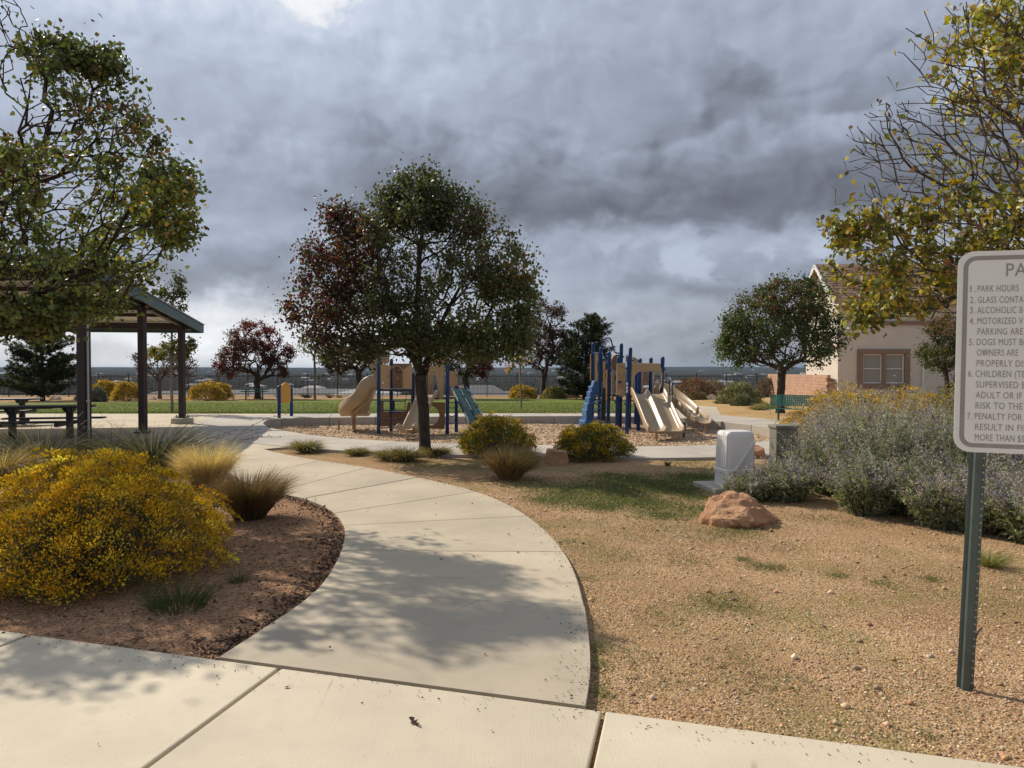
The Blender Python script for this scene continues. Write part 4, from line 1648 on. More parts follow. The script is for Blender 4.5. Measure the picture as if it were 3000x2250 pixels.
# the broad curved slide that leaves the high deck to the left
dS = 22.1
a0 = Vector((A.x + 0.02, dS, zd1))
cx = lambda zx: Lp(zx, 700, dS).x
czz = lambda zy: Lp(0, zy, dS).z
path_ = curve([(cx(880), dS, zd1), (cx(800), dS, zd1 - 0.02), (cx(690), dS + 0.02, czz(850)), (cx(570), dS + 0.10, czz(960)), (cx(465), dS + 0.32, czz(1045)), (cx(395), dS + 0.68, czz(1100)), (cx(368), dS + 1.08, czz(1122)), (cx(362), dS + 1.35, czz(1126))], 8)
prof = []
for i, p in enumerate(path_):
    t = i / (len(path_) - 1)
    hh = float(np.interp(t, [0, 0.1, 0.25, 0.45, 0.7, 0.9, 1], [0.50, 0.42, 0.38, 0.36, 0.31, 0.22, 0.13]))
    ww = float(np.interp(t, [0, 0.2, 0.6, 1], [0.72, 0.76, 0.86, 0.90]))
    prof.append(channel(ww, hh))
o = obj('slide', MB().sweep(path_, prof), MT['tan'], ls, smooth='all')
mb = MB()
for k in (-0.32, -0.12, 0.1, 0.3):
    mb.tube([path_[i] + Vector((0, k * 0.9, -0.035)) for i in range(16, len(path_) - 2)], 0.028, 6)
obj('rib', mb, MT['tan'], o, smooth=True)
for zx, yy, dd in ((236, 1150, 1.2), (490, 1050, 0.15), (470, 1120, 1.1)):
    p = Lp(zx, yy, dS + dd)
    obj('slide_leg', MB().tube([(p.x, p.y, Z_PIT - 0.1), (p.x, p.y, p.z)], 0.032, 8), MT['brownpanel'], ls, smooth=True)
hd = [(872, 160), (800, 205), (735, 285), (745, 330), (790, 395), (800, 470), (872, 560)]
obj('slide_hood', lpoly(hd, dS - 0.40, 0.05), MT['tan'], ls, bevel=0.02, seg=3)
hb = [(872, 168), (800, 215), (740, 290), (750, 335), (793, 400), (872, 430)]
mb = MB()
h0, h1 = dS - 0.40, dS + 0.36
strip = [(872, 165), (830, 185), (790, 218), (750, 262), (736, 290)]
for k in range(len(strip) - 1):
    a, b = Lp(*strip[k], h0), Lp(*strip[k + 1], h0)
    mb.add([a, b, b + Vector((0, 0.76, 0)), a + Vector((0, 0.76, 0)), a + Vector((0.0, 0, -0.03)), b + Vector((0.0, 0, -0.03)), b + Vector((0, 0.76, -0.03)), a + Vector((0, 0.76, -0.03))],
           [(0, 1, 2, 3), (7, 6, 5, 4), (0, 4, 5, 1), (2, 6, 7, 3)])
obj('slide_hood', mb, MT['tan'], ls, smooth=True)
# small straight slide with its arched hood
f0 = Lp(1700, 770, dF - 0.05)
ex = Lp(1340, 1330, dF - 1.75)
dirv = Vector((ex.x - f0.x, ex.y - f0.y, 0))
ln = dirv.length
dirv.normalize()
pp = curve([f0 + Vector((0, 0.15, 0.02)), f0 + Vector((0, -0.05, 0.0)), f0 + dirv * ln * 0.25 + Vector((0, 0, -0.24)), f0 + dirv * ln * 0.62 + Vector((0, 0, -0.73)),
            f0 + dirv * ln * 0.84 + Vector((0, 0, -0.98)), Vector((f0.x, f0.y, ex.z + 0.03)) + dirv * ln, Vector((f0.x, f0.y, ex.z + 0.015)) + dirv * (ln + 0.06)], 7)
prof = [channel(0.50, float(np.interp(i / (len(pp) - 1), [0, 0.15, 0.8, 1], [0.10, 0.17, 0.17, 0.14]))) for i in range(len(pp))]
obj('slide', MB().sweep(pp, prof), MT['tan'], ls, smooth='all')
p = pp[-4]
obj('slide_leg', MB().tube([(p.x, p.y, Z_PIT - 0.1), (p.x, p.y, p.z - 0.02)], 0.035, 8), MT['panel'], ls, smooth=True)
out = [(1462, 275), (1945, 272), (1950, 290), (1925, 830), (1850, 830), (1832, 560), (1800, 450), (1740, 385), (1680, 365), (1600, 385), (1560, 440), (1545, 560), (1555, 760), (1470, 815)]
obj('slide_hood', lpoly(out, dF - 0.02, 0.09), MT['tan'], ls, bevel=0.025, seg=3)
obj('panel', lpoly([(1675, 370), (1760, 380), (1760, 750), (1675, 745)], dB - 0.2, 0.03), MT['panel'], ls)
# hole panel under the low deck
cc = (1715, 1093)
hl = [(cc[0] + 148 * cos(a), cc[1] + 160 * sin(a)) for a in np.linspace(0, 2 * pi, 24, endpoint=False)]
obj('panel', lpoly([(1480, 870), (1950, 880), (1958, 905), (1950, 1310), (1480, 1300)], dF + 0.05, 0.03, [hl]), MT['brownpanel'], ls, bevel=0.005)
# right hand platform panels, grab loops and rung ladder
obj('panel', lpoly([(2028, 372), (2100, 372), (2100, 775), (2028, 775)], dB - 0.45, 0.03), MT['panel'], ls, bevel=0.008)
obj('panel', lpoly([(2100, 415), (2125, 372), (2160, 362), (2160, 612), (2100, 612)], dF + 0.25, 0.03), MT['panel'], ls, bevel=0.008)
for off in (0, 0.25):
    cpt = [Lp(1775, 610, dB - 0.3 - off), Lp(1778, 680, dB - 0.3 - off), Lp(1820, 755, dB - 0.3 - off), Lp(1846, 770, dB - 0.3 - off), Lp(1846, 700, dB - 0.3 - off), Lp(1815, 615, dB - 0.3 - off)]
    obj('grab_loop', MB().tube(curve(cpt + cpt[:1], 5)[:-1], 0.014, 8, closed=True), MT['blue'], ls, smooth=True)
for zy in (845, 930, 1065, 1205):
    a, b = Lp(2003, zy + 25, dF), Lp(2135, zy, dB - 0.3)
    m_ = (a + b) * 0.5 + Vector((0.03, -0.05, -0.05 if zy < 1100 else 0))
    obj('rung', MB().tube(curve([a, m_, b], 6), 0.017, 8), MT['blue'], ls, smooth=True)
# green ramp with blue rails
r0, r1 = Lp(2066, 655, dF + 0.35), Lp(2400, 1290, dF - 1.25)
sd = Vector((r0.y - r1.y, r1.x - r0.x, 0)).normalized() * 0.50
th = Vector((-0.02, 0, -0.035))
mb = MB().add([r0, r1, r1 + sd, r0 + sd, r0 + th, r1 + th, r1 + sd + th, r0 + sd + th], [(0, 1, 2, 3), (7, 6, 5, 4), (0, 4, 5, 1), (1, 5, 6, 2), (2, 6, 7, 3), (3, 7, 4, 0)])
obj('climbing_ramp', mb, MT['greenslide'], ls, bevel=0.006)
for k in (0.0, 0.5, 1.0):
    obj('ramp_rail', MB().tube(curve([r0 + sd * k + Vector((-0.08, 0, -0.25)), r0 + sd * k + Vector((-0.06, 0, 0.03)), r0.lerp(r1, 0.12) + sd * k + Vector((0, 0, 0.05)), r1 + sd * k + Vector((0, 0, 0.03))], 7), 0.018, 8), MT['blue'], ls, smooth=True)
mb = MB()
for i in range(9):
    for k in (0.12, 0.38, 0.62, 0.88):
        q = r0.lerp(r1, (i + 0.7) / 10) + sd * k
        mb.box(q + Vector((0.004, 0, 0.006)), (0.025, 0.025, 0.02))
obj('bolts', mb, MT['conduit'], ls, kind='stuff')


# ---------------------------------------------------------------- right play structure
def Rp(x, y, d):
    return W(1600 + 0.3165 * x, 950 + 0.3165 * y, d)


rs = thing('play_structure', 'tall blue and tan play structure with spiral climber and twin slide on the right', 'play structure', (Rp(760, 1000, 22.6).x, 22.6, Z_PIT), 'tan and blue play structures')


def rpost(xb, xt, yt, d, r=0.062, stop=None):
    t = Rp(xt, yt, d)
    b = Rp(xb, 990, d)
    b.z = Z_PIT - 0.1
    mb = MB().tube([b, t], r, 14, cap=False).dome((t.x, t.y, t.z), r, r * 0.9, 14, 4)
    o = obj('post', mb, MT['blue'], rs, smooth=True)
    for k in (0.86, 0.42):
        q = b.lerp(t, k)
        cl = MB().tube([q + Vector((0, 0, -0.03)), q + Vector((0, 0, 0.03))], r * 1.22, 12)
        cl.box(q + Vector((r * 1.2, 0, 0)), (0.05, 0.04, 0.05)).box(q - Vector((r * 1.2, 0, 0)), (0.05, 0.04, 0.05))
        obj('clamp', cl, MT['blue'], o, smooth=True)
    return b, t


f7, f10 = rpost(745, 766, 305, 21.7), rpost(1052, 1079, 315, 21.7)
f4, f3 = rpost(652, 671, 312, 22.9), rpost(572, 584, 266, 23.5)
f8, f9 = rpost(850, 870, 330, 23.1), rpost(955, 971, 322, 24.2)
f5, f6 = rpost(684, 697, 190, 24.3), rpost(768, 781, 228, 23.9)
f2, f1 = rpost(488, 508, 224, 24.2, 0.055), rpost(425, 436, 182, 25.0)
rpost(826, 840, 420, 25.0)
zR = Rp(0, 655, 21.7).z
zR2 = Rp(0, 700, 23.4).z
mb = MB().prism([(f7[1].x, 21.72), (f10[1].x, 21.72), (f10[1].x + 0.1, 24.1), (f7[1].x + 0.15, 24.1)], zR - 0.07, zR)
obj('deck', mb, MT['navy'], rs, bevel=0.01)
mb = MB().prism([(f3[1].x, 23.45), (f7[1].x - 0.03, 22.5), (f7[1].x + 0.12, 24.0), (f1[1].x + 0.1, 25.0)], zR2 + 0.12, zR2 + 0.19)
obj('deck', mb, MT['navy'], rs, bevel=0.01)


def rboard(pts, d, mat='panel', th=0.03, holes=(), yaw=0.0, bev=0.006, label=None, name='panel'):
    o = obj(name, lpoly(pts, d, th, holes, Rp, yaw), MT[mat], rs, bevel=bev)
    return o


# the upright boards seen nearly edge on: each a real board with a waist
def side_board(x0, x1, y0, y1, d, depth):
    a, b = Rp(x0, y0, d), Rp(x1, y1, d)
    w = b.x - a.x
    h = a.z - b.z
    yaw_v = Vector((w, depth, 0)).normalized()
    L = sqrt(w * w + depth * depth)
    out = [(0, 0), (L, 0), (L, -0.3 * h), (L * 0.8, -0.36 * h), (L * 0.8, -0.62 * h), (L, -0.68 * h), (L, -h), (0, -h)]
    slot = [(L * 0.35, -0.35 * h), (L * 0.55, -0.35 * h), (L * 0.55, -0.65 * h), (L * 0.35, -0.65 * h)]
    obj('panel', MB().plate(out, a, yaw_v, (0, 0, 1), -0.03, [slot]), MT['panel'], rs, bevel=0.006)


side_board(414, 442, 275, 520, 24.9, 0.30)
side_board(459, 489, 266, 531, 24.5, 0.30)
side_board(534, 560, 340, 592, 24.0, 0.30)
side_board(560, 592, 420, 706, 23.3, 0.30)
side_board(610, 640, 440, 711, 23.0, 0.30)
side_board(886, 914, 440, 640, 24.0, 0.35)
side_board(990, 1020, 444, 648, 23.6, 0.35)
side_board(803, 822, 470, 600, 23.9, 0.3)
# big activity board with its engraved drawing
bd = rboard([(655, 364), (736, 356), (728, 664), (648, 654)], 22.0, 'panel', 0.035)
eng = MB()
er = random.Random(9)
for (x0, y0, x1, y1) in ((664, 402, 690, 380), (690, 380, 706, 402), (706, 402, 726, 386), (668, 440, 676, 470), (668, 490, 690, 470), (690, 470, 700, 500), (700, 480, 716, 460), (670, 540, 680, 600), (684, 560, 700, 600), (706, 540, 712, 590), (690, 520, 714, 536), (664, 584, 676, 604)):
    eng.tube(curve([Rp(x0, y0, 21.985), Rp((x0 + x1) / 2 + er.uniform(-4, 4), (y0 + y1) / 2 + er.uniform(-6, 6), 21.985), Rp(x1, y1, 21.985)], 4), 0.006, 5)
obj('engraving', eng, MT['brownpanel'], bd)
c = Rp(681, 536, 21.97)
obj('gem_window', MB().tube([c + Vector((0, -0.01, 0)), c + Vector((0, 0.02, 0))], 0.045, 10), MT['blue'], bd)
# curved brown wall behind
rboard([(606, 430), (606, 330), (622, 296), (650, 280), (690, 282), (690, 430)], 24.6, 'brownpanel', 0.05)
mb = MB().tube([Rp(606, 430, 24.55), Rp(606, 335, 24.55), Rp(622, 298, 24.55), Rp(655, 281, 24.55)], 0.03, 8)
obj('panel_rim', mb, MT['panel'], rs, smooth=True)
rboard([(735, 292), (752, 278), (768, 285), (765, 350), (735, 350)], 24.4, 'panel', 0.03)
rboard([(800, 300), (830, 310), (862, 340), (862, 360), (800, 360)], 24.5, 'tan', 0.05)
rboard([(820, 440), (945, 440), (945, 520), (820, 640)], 25.2, 'brownpanel', 0.03)
rboard([(880, 600), (905, 590), (940, 610), (940, 645), (880, 645)], 25.1, 'brownpanel', 0.03)
# arched overhead loop and the two drooping grab rails
obj('arch_loop', MB().tube(curve([Rp(520, 275, 24.3), Rp(519, 190, 24.3), Rp(532, 148, 24.3), Rp(566, 126, 24.3), Rp(598, 140, 24.3), Rp(612, 190, 24.3), Rp(625, 240, 24.2), Rp(648, 264, 24.1), Rp(688, 270, 24.2)], 6), 0.024, 9), MT['blue'], rs, smooth=True)
obj('crossbar', MB().tube([Rp(438, 265, 24.9), Rp(506, 265, 24.3)], 0.022, 8), MT['blue'], rs, smooth=True)
obj('grab_rail', MB().tube(curve([Rp(514, 258, 24.15), Rp(545, 320, 23.9), Rp(590, 410, 23.6), Rp(608, 436, 23.4), Rp(640, 436, 23.2)], 6), 0.02, 8), MT['blue'], rs, smooth=True)
obj('grab_rail', MB().tube(curve([Rp(514, 262, 24.2), Rp(522, 350, 24.1), Rp(535, 425, 24.0), Rp(560, 440, 23.8)], 6), 0.016, 8), MT['black'], rs, smooth=True)
# stepped rock climber
steps_ = [(405, 466, 522, 572), (385, 470, 570, 624), (369, 452, 620, 680), (355, 440, 674, 730), (341, 416, 726, 786), (326, 412, 782, 884), (299, 424, 880, 948)]
rc = None
for i, (x0, x1, y0, y1) in enumerate(steps_):
    a, b = Rp(x0, y0, 24.9), Rp(x1, y1, 24.9)
    wd = (b.x - a.x)
    ymid = 24.75
    dep = 0.42 + 0.12 * i
    top = [(a.x, ymid - 0.05), (a.x + wd * 0.3, ymid - dep * 0.55), (b.x, ymid - dep * 0.45), (b.x, ymid + dep * 0.5), (a.x + wd * 0.2, ymid + dep * 0.5)]
    mb = MB().prism(top, b.z - (0.01 if i < 6 else 0.1), a.z)
    if i == 0:
        mb.v = [(x + (0.05 if z > b.z + 0.05 else 0), y, z) for x, y, z in mb.v]
    obj('climber_block', mb, MT['rockblue'], rs, bevel=0.025, seg=3)
# spiral climber round its pole
sc = Rp(480, 950, 23.7)
mb = MB()
top = Rp(0, 655, 23.7).z
pts = []
for k in range(120):
    t = k / 119
    a = t * 2 * pi * 4.2 + 2.0
    rr = 0.125 if t > 0.06 else 0.125 * t / 0.06
    pts.append((sc.x + rr * cos(a) - 0.03 + 0.04 * t, sc.y + rr * sin(a), Z_PIT + 0.06 + (top - Z_PIT - 0.06) * t))
obj('spiral', mb.tube(pts, 0.020, 7), MT['rockblue'], rs, smooth=True)
obj('spiral_pole', MB().tube([(sc.x - 0.0, sc.y, Z_PIT - 0.1), (sc.x + 0.05, sc.y, Rp(0, 250, 23.7).z)], 0.032, 10), MT['blue'], rs, smooth=True)
# dark net ladder
a, b = Rp(522, 590, 23.6), Rp(553, 590, 23.6)
c, d = Rp(500, 900, 22.9), Rp(548, 900, 22.9)
for p, q in ((a, c), (b, d)):
    obj('net_rope', MB().tube([p, q], 0.014, 6), MT['black'], rs, smooth=True)
for k in range(1, 9):
    obj('net_rung', MB().tube([a.lerp(c, k / 8.5), b.lerp(d, k / 8.5)], 0.016, 6), MT['black'], rs, smooth=True)
obj('net_board', lpoly([(524, 592), (552, 592), (546, 890), (508, 890)], 23.75, 0.03, (), Rp), MT['black'], rs)
# twin slide
tl, trr = Rp(792, 645, 21.62), Rp(1082, 645, 21.62)
bl, br = Rp(968, 1000, 19.6), Rp(1262, 1000, 19.6)
wtop = trr.x - tl.x


def twin(w, h):
    i = w / 2
    inner = [(-i, h), (-i + 0.025, h), (-i + 0.04, h * 0.3), (-i + 0.09, 0.01), (-i + 0.16, 0), (-0.14, 0), (-0.07, 0.02), (-0.025, h * 0.62), (0, h * 0.7), (0.025, h * 0.62), (0.07, 0.02), (0.14, 0), (i - 0.16, 0), (i - 0.09, 0.01), (i - 0.04, h * 0.3), (i - 0.025, h), (i, h)]
    t = 0.022
    outer = [(i + t, h - 0.02), (i + t, 0.0), (i - 0.02, -0.05), (0, -0.045), (-i + 0.02, -0.05), (-i - t, 0.0), (-i - t, h - 0.02)]
    return inner + outer


c0, c1 = (tl + trr) * 0.5, (bl + br) * 0.5
dv = Vector((c1.x - c0.x, c1.y - c0.y, 0))
dn = dv.copy()
zt_, zb_ = zR + 0.02, c1.z + 0.03
prof_t = [(-0.06, 0.0), (0.0, 0.0), (0.10, -0.05), (0.30, -0.27), (0.62, -0.68), (0.80, -0.905), (0.90, -0.985), (1.0, -1.0)]
pp = curve([c0 + dv * t + Vector((0, 0, zt_ - c0.z + (zt_ - zb_) * k)) for t, k in prof_t], 7)
prof = [twin(1.0, float(np.interp(i / (len(pp) - 1), [0, 0.12, 0.3, 0.85, 1], [0.16, 0.24, 0.2, 0.2, 0.15]))) for i in range(len(pp))]
obj('twin_slide', MB().sweep(pp, prof), MT['tan'], rs, smooth='all')
for zx in (1020, 1175):
    p = Rp(zx, 1080, 19.75)
    obj('slide_leg', MB().tube([(p.x, p.y, Z_PIT - 0.1), (p.x, p.y, zb_ - 0.02)], 0.034, 8), MT['panel'], rs, smooth=True)
# slide hood
inner_ = [(806, 610), (812, 520), (826, 470), (856, 442), (900, 436), (1000, 438), (1046, 446), (1066, 478), (1068, 540), (1050, 600)]
out = [(796, 357), (1056, 361), (1080, 466), (1072, 560), (1052, 615)] + inner_[::-1] + [(788, 620), (790, 500)]
rboard(out, 21.60, 'tan', 0.10, bev=0.025, name='slide_hood')
# curved single slide at the back right
z_in, z_out = Rp(0, 640, 24.2).z, Rp(0, 915, 21.9).z
ax_ = [(4.95, 24.5), (5.2, 24.42), (5.5, 24.15), (5.72, 23.7), (5.85, 23.15), (5.92, 22.5), (5.92, 21.8)]
zk_ = [1.0, 0.98, 0.72, 0.44, 0.20, 0.04, 0.0]
pp = curve([(a, b, z_out + (z_in - z_out) * k) for (a, b), k in zip(ax_, zk_)], 8)
prof = [channel(float(np.interp(i / (len(pp) - 1), [0, 0.5, 1], [0.5, 0.52, 0.44])), float(np.interp(i / (len(pp) - 1), [0, 0.15, 0.5, 0.85, 1], [0.4, 0.34, 0.28, 0.22, 0.14]))) for i in range(len(pp))]
o = obj('slide', MB().sweep(pp, prof), MT['tan'], rs, smooth='all')
obj('slide_seam', MB().sweep(pp[22:25], [[(a * 1.02, b * 1.02 - 0.004) for a, b in q] for q in prof[22:25]]), MT['brownpanel'], o)
p = Rp(1468, 1000, 21.9)
obj('slide_leg', MB().tube([(p.x, p.y, Z_PIT - 0.1), (p.x, p.y, z_out - 0.02)], 0.036, 8), MT['panel'], rs, smooth=True)
# ladder handrails right of the hood
for dx, dd in ((0, 0.0), (26, 0.4)):
    obj('handrail', MB().tube(curve([Rp(1086 + dx, 500 - dx * 0.3, 23.2 - dd), Rp(1115 + dx, 494, 23.1 - dd), Rp(1138 + dx, 530, 22.9 - dd), Rp(1142 + dx, 620, 22.8 - dd), Rp(1148 + dx * 0.8, 840, 22.5 - dd)], 6), 0.02, 8), MT['navy'], rs, smooth=True)
for zy in (645, 750, 830):
    obj('rung', MB().tube([Rp(1112, zy, 22.8), Rp(1160, zy, 22.4)], 0.018, 8), MT['navy'], rs, smooth=True)
# warning stickers on the front post
for y0, y1 in ((540, 562), (572, 600), (606, 634)):
    a, b = Rp(742, y0, 21.62), Rp(757, y1, 21.62)
    obj('sticker', MB().box(((a.x + b.x) / 2, 21.618, (a.z + b.z) / 2), (b.x - a.x, 0.012, a.z - b.z)), MT['white'], rs)
# balance step beside the slides
q = Rp(1275, 930, 20.6)
obj('step_post', MB().tube([(q.x, q.y, Z_PIT - 0.1), (q.x, q.y, q.z)], 0.03, 8).box((q.x, q.y, q.z - 0.05), (0.07, 0.25, 0.24)), MT['navy'], rs, bevel=0.008)

# ---------------------------------------------------------------- sign
sd_ = 3.72
s_tl, s_bl = WD(2070.5, 544, sd_), WD(2059.5, 975, sd_)
sgn = thing('park_sign', 'white park rules sign with grey border on perforated green steel posts', 'sign', (G(2830, 2022).x, 3.66, Z_SOIL))
ax_u = Vector((cos(radians(16.5)), -sin(radians(16.5)), 0))
dn_v = (s_bl - s_tl)
SH = dn_v.length
dn_v.normalize()
ax_u = (ax_u - dn_v * ax_u.dot(dn_v)).normalized()
SN = dn_v.cross(ax_u).normalized()            # towards the camera or away
if SN.y > 0:
    SN = -SN
SW_ = 0.92


def rrect(x0, y0, x1, y1, r, n=8):
    pts = []
    for cx_, cy_, a0 in ((x1 - r, y0 + r, -pi / 2), (x1 - r, y1 - r, 0), (x0 + r, y1 - r, pi / 2), (x0 + r, y0 + r, pi)):
        pts += [(cx_ + r * cos(a0 + a), cy_ + r * sin(a0 + a)) for a in np.linspace(0, pi / 2, n)]
    return pts


def on_sign(a, b, off=0.0):
    return s_tl + ax_u * a + dn_v * b + SN * off


def sign_plate(outline, off, th, holes=()):
    mb = MB().plate(outline, s_tl + SN * off, ax_u, dn_v, th * (1 if ax_u.cross(dn_v).dot(SN) > 0 else -1), holes)
    return mb


obj('sign_face', sign_plate(rrect(0, 0, SW_, SH, 0.075), -0.003, 0.003), MT['signface'], sgn)
obj('sign_border', sign_plate(rrect(0.025, 0.025, SW_ - 0.025, SH - 0.025, 0.06), 0.0004, 0.0006, [rrect(0.047, 0.047, SW_ - 0.047, SH - 0.047, 0.04)]), MT['signink'], sgn)
LINES = [(0.060, 624, '1.', 0), (0.107, 624, 'PARK HOURS', 0), (0.060, 648, '2.', 0), (0.110, 648, 'GLASS CONTA', 0), (0.060, 670, '3.', 0), (0.108, 670, 'ALCOHOLIC B', 0), (0.060, 693, '4.', 0), (0.110, 693, 'MOTORIZED V', 0),
         (0.112, 715.5, 'PARKING ARE', 0), (0.060, 738, '5.', 0), (0.109, 738, 'DOGS MUST BE', 0), (0.112, 760.5, 'OWNERS ARE', 0), (0.112, 783.5, 'PROPERLY DIS', 0), (0.059, 806, '6.', 0), (0.107, 806, 'CHILDREN (TE', 0),
         (0.111, 829, 'SUPERVISED B', 0), (0.111, 851.5, 'ADULT OR IF U', 0), (0.112, 874, 'RISK TO THE P', 0), (0.060, 897, '7.', 0), (0.109, 897, 'PENALTY FOR T', 0), (0.112, 920, 'RESULT IN FIN', 0), (0.112, 942.5, 'MORE THAN $5', 0)]
dg = None


def lettering(text, a, b, hgt, adv, name='lettering'):
    """flat printed words: left end a, middle line b, cap height, advance per character"""
    cu = bpy.data.curves.new('text', 'FONT')
    cu.body = text
    cu.size = 1.0
    cu.space_character = 1.08
    cu.resolution_u = 3
    to = bpy.data.objects.new('text', cu)
    COL.objects.link(to)
    bpy.context.view_layer.update()
    me = bpy.data.meshes.new_from_object(to.evaluated_get(bpy.context.evaluated_depsgraph_get()))
    bpy.data.objects.remove(to)
    n = len(me.vertices)
    co = np.empty(n * 3, dtype=np.float32)
    me.vertices.foreach_get('co', co)
    co = co.reshape(-1, 3)
    x0, x1 = co[:, 0].min(), co[:, 0].max()
    capy = 0.69
    w = adv * (len(text) - 0.25)
    if len(text) == 2 and text[1] == '.':
        w = adv * 1.2
    X = (co[:, 0] - x0) / (x1 - x0) * w
    Y = (co[:, 1] / capy - 0.5) * hgt
    P = np.array([list(on_sign(a + xx, b - yy, 0.0014) - ORG[sgn]) for xx, yy in zip(X, Y)], dtype=np.float32)
    me.vertices.foreach_set('co', P.ravel())
    me.materials.clear()
    me.materials.append(MT['signink'])
    me.update()
    o = bpy.data.objects.new(name, me)
    COL.objects.link(o)
    o.parent = sgn
    return o


for a, y, t, _ in LINES:
    lettering(t, a * 0.83 + (0.009 if a < 0.08 else 0.003), (y - 544) / 431 * SH, 0.0335, 0.0189)
lettering('PA', 0.218, (585 - 544) / 431 * SH, 0.066, 0.052)
# channel posts: hat section with a row of holes
def channel_post(px_bottom, px_top, d, ztop):
    b = G(px_bottom[0], px_bottom[1], Z_SOIL)
    t = W(px_top[0], px_top[1], b.y + 0.06)
    dirp = (t - b).normalized()
    R = ax_u
    t = b + dirp * ((ztop - b.z) / dirp.z)
    b = b - dirp * 0.2
    nrm = R.cross(dirp).normalized()
    if nrm.y > 0:
        nrm = -nrm
    prof = [(-0.040, 0.0), (-0.022, 0.0), (-0.014, 0.022), (0.014, 0.022), (0.022, 0.0), (0.040, 0.0), (0.040, 0.003), (0.024, 0.003), (0.0155, 0.025), (-0.0155, 0.025), (-0.024, 0.003), (-0.040, 0.003)]
    n = len(prof)
    vs = [q + R * a + nrm * c for q in (b, t) for a, c in prof]
    mb = MB().add(vs, [(k, (k + 1) % n, n + (k + 1) % n, n + k) for k in range(n)])
    return mb, b, t, dirp, R, nrm


mb, b_, t_, dp, R_, n_ = channel_post((2828, 2022), (2866, 1335), 3.66, s_bl.z + 0.35)
off = -SN * 0.03
po = obj('post', MB().add([Vector(v) + off * 0.4 for v in mb.v], mb.f), MT['signpost'], sgn)
hb = MB()
k = 0.24
while k < (t_ - b_).length - 0.35:
    q = b_ + dp * k + R_ * 0.030 + n_ * 0.0036 + off * 0.4
    hb.tube([q, q + n_ * 0.0016], 0.0055, 8)
    k += 0.0385
obj('holes', hb, MT['palerock'], po, kind='stuff')
mb2 = MB().add([Vector(v) + off * 0.4 + ax_u * 0.62 for v in mb.v], mb.f)
obj('post', mb2, MT['signpost'], sgn)
bq = on_sign(0.134, SH * 0.505, 0.003)
obj('bolt', MB().tube([bq - SN * 0.002, bq + SN * 0.005], 0.011, 10), MT['conduit'], sgn)

# ---------------------------------------------------------------- utility boxes
ub = thing('utility_box', 'pale plastic utility pedestal with slanted strap on a concrete pad', 'utility box', (3.2, 10.0, Z_SOIL))
cB = G(2166, 1428, Z_SOIL + 0.06)
yaw = radians(11)
zt = W(2155, 1262, cB.y + 0.1).z
RB = Matrix.Rotation(yaw, 3, 'Z')


def lev(hw, hd, z, r=0.05, n=5):
    return [Vector((cB.x, cB.y + 0.2, z)) + RB @ Vector((a, b, 0)) for a, b in rrect(-hw, -hd, hw, hd, r, n)]


H0 = Z_SOIL + 0.05
levels = [(0.232, 0.20, H0), (0.228, 0.197, H0 + 0.2), (0.240, 0.207, H0 + 0.205), (0.240, 0.207, H0 + 0.245), (0.224, 0.192, H0 + 0.26), (0.212, 0.18, zt - 0.09), (0.208, 0.176, zt - 0.035), (0.187, 0.155, zt - 0.008), (0.135, 0.10, zt)]
vs, fs = [], []
n = None
for hw_, hd_, z_ in levels:
    L_ = lev(hw_, hd_, z_, min(0.05, hd_ * 0.5))
    n = len(L_)
    vs += L_
for i in range(len(levels) - 1):
    fs += [(i * n + k, i * n + (k + 1) % n, (i + 1) * n + (k + 1) % n, (i + 1) * n + k) for k in range(n)]
fs.append(tuple((len(levels) - 1) * n + k for k in range(n)))
obj('housing', MB().add(vs, fs), MT['boxwhite'], ub, smooth=True)
mb = MB()
fr = lambda a, z, o=0.0: Vector((cB.x, cB.y + 0.2, z)) + RB @ Vector((a, -(0.20 - (z - H0) * 0.024) - 0.008 - o, 0))
mb.beam(fr(-0.10, H0 + 0.235), fr(0.19, zt - 0.15), 0.045, 0.03, up=RB @ Vector((0, -1, 0)))
obj('strap', mb, MT['boxwhite'], ub, bevel=0.01)
mb = MB()
for k in (-0.17, -0.11, -0.05, 0.01, 0.07, 0.13):
    mb.beam(Vector((cB.x, cB.y + 0.2, H0 + 0.28)) + RB @ Vector((-0.225, k, 0)), Vector((cB.x, cB.y + 0.2, zt - 0.06)) + RB @ Vector((-0.209, k * 0.95, 0)), 0.018, 0.02, up=RB @ Vector((-1, 0, 0)))
obj('side_rib', mb, MT['boxwhite'], ub, bevel=0.006)
obj('lock', MB().box(fr(0.17, H0 + 0.13, 0.006), (0.03, 0.02, 0.045), RB), MT['conduit'], ub, bevel=0.004)
hole_c = fr(0.02, H0 + 0.10)
obj('notch', MB().plate([(0.075 * cos(a), 0.07 * sin(a)) for a in np.linspace(0, pi, 12)], hole_c, RB @ Vector((1, 0, 0)), (0, 0, 1), -0.012), MT['boxgreen'], ub)
pad = [Vector((cB.x, cB.y + 0.2, 0)) + RB @ Vector((a, b, 0)) for a, b in ((-0.44, -0.28), (0.30, -0.34), (0.32, 0.42), (-0.44, 0.44))]
obj('pad', MB().prism([(p.x, p.y) for p in pad], Z_SOIL - 0.05, H0 + 0.012), MT['curb'], ub, bevel=0.012)

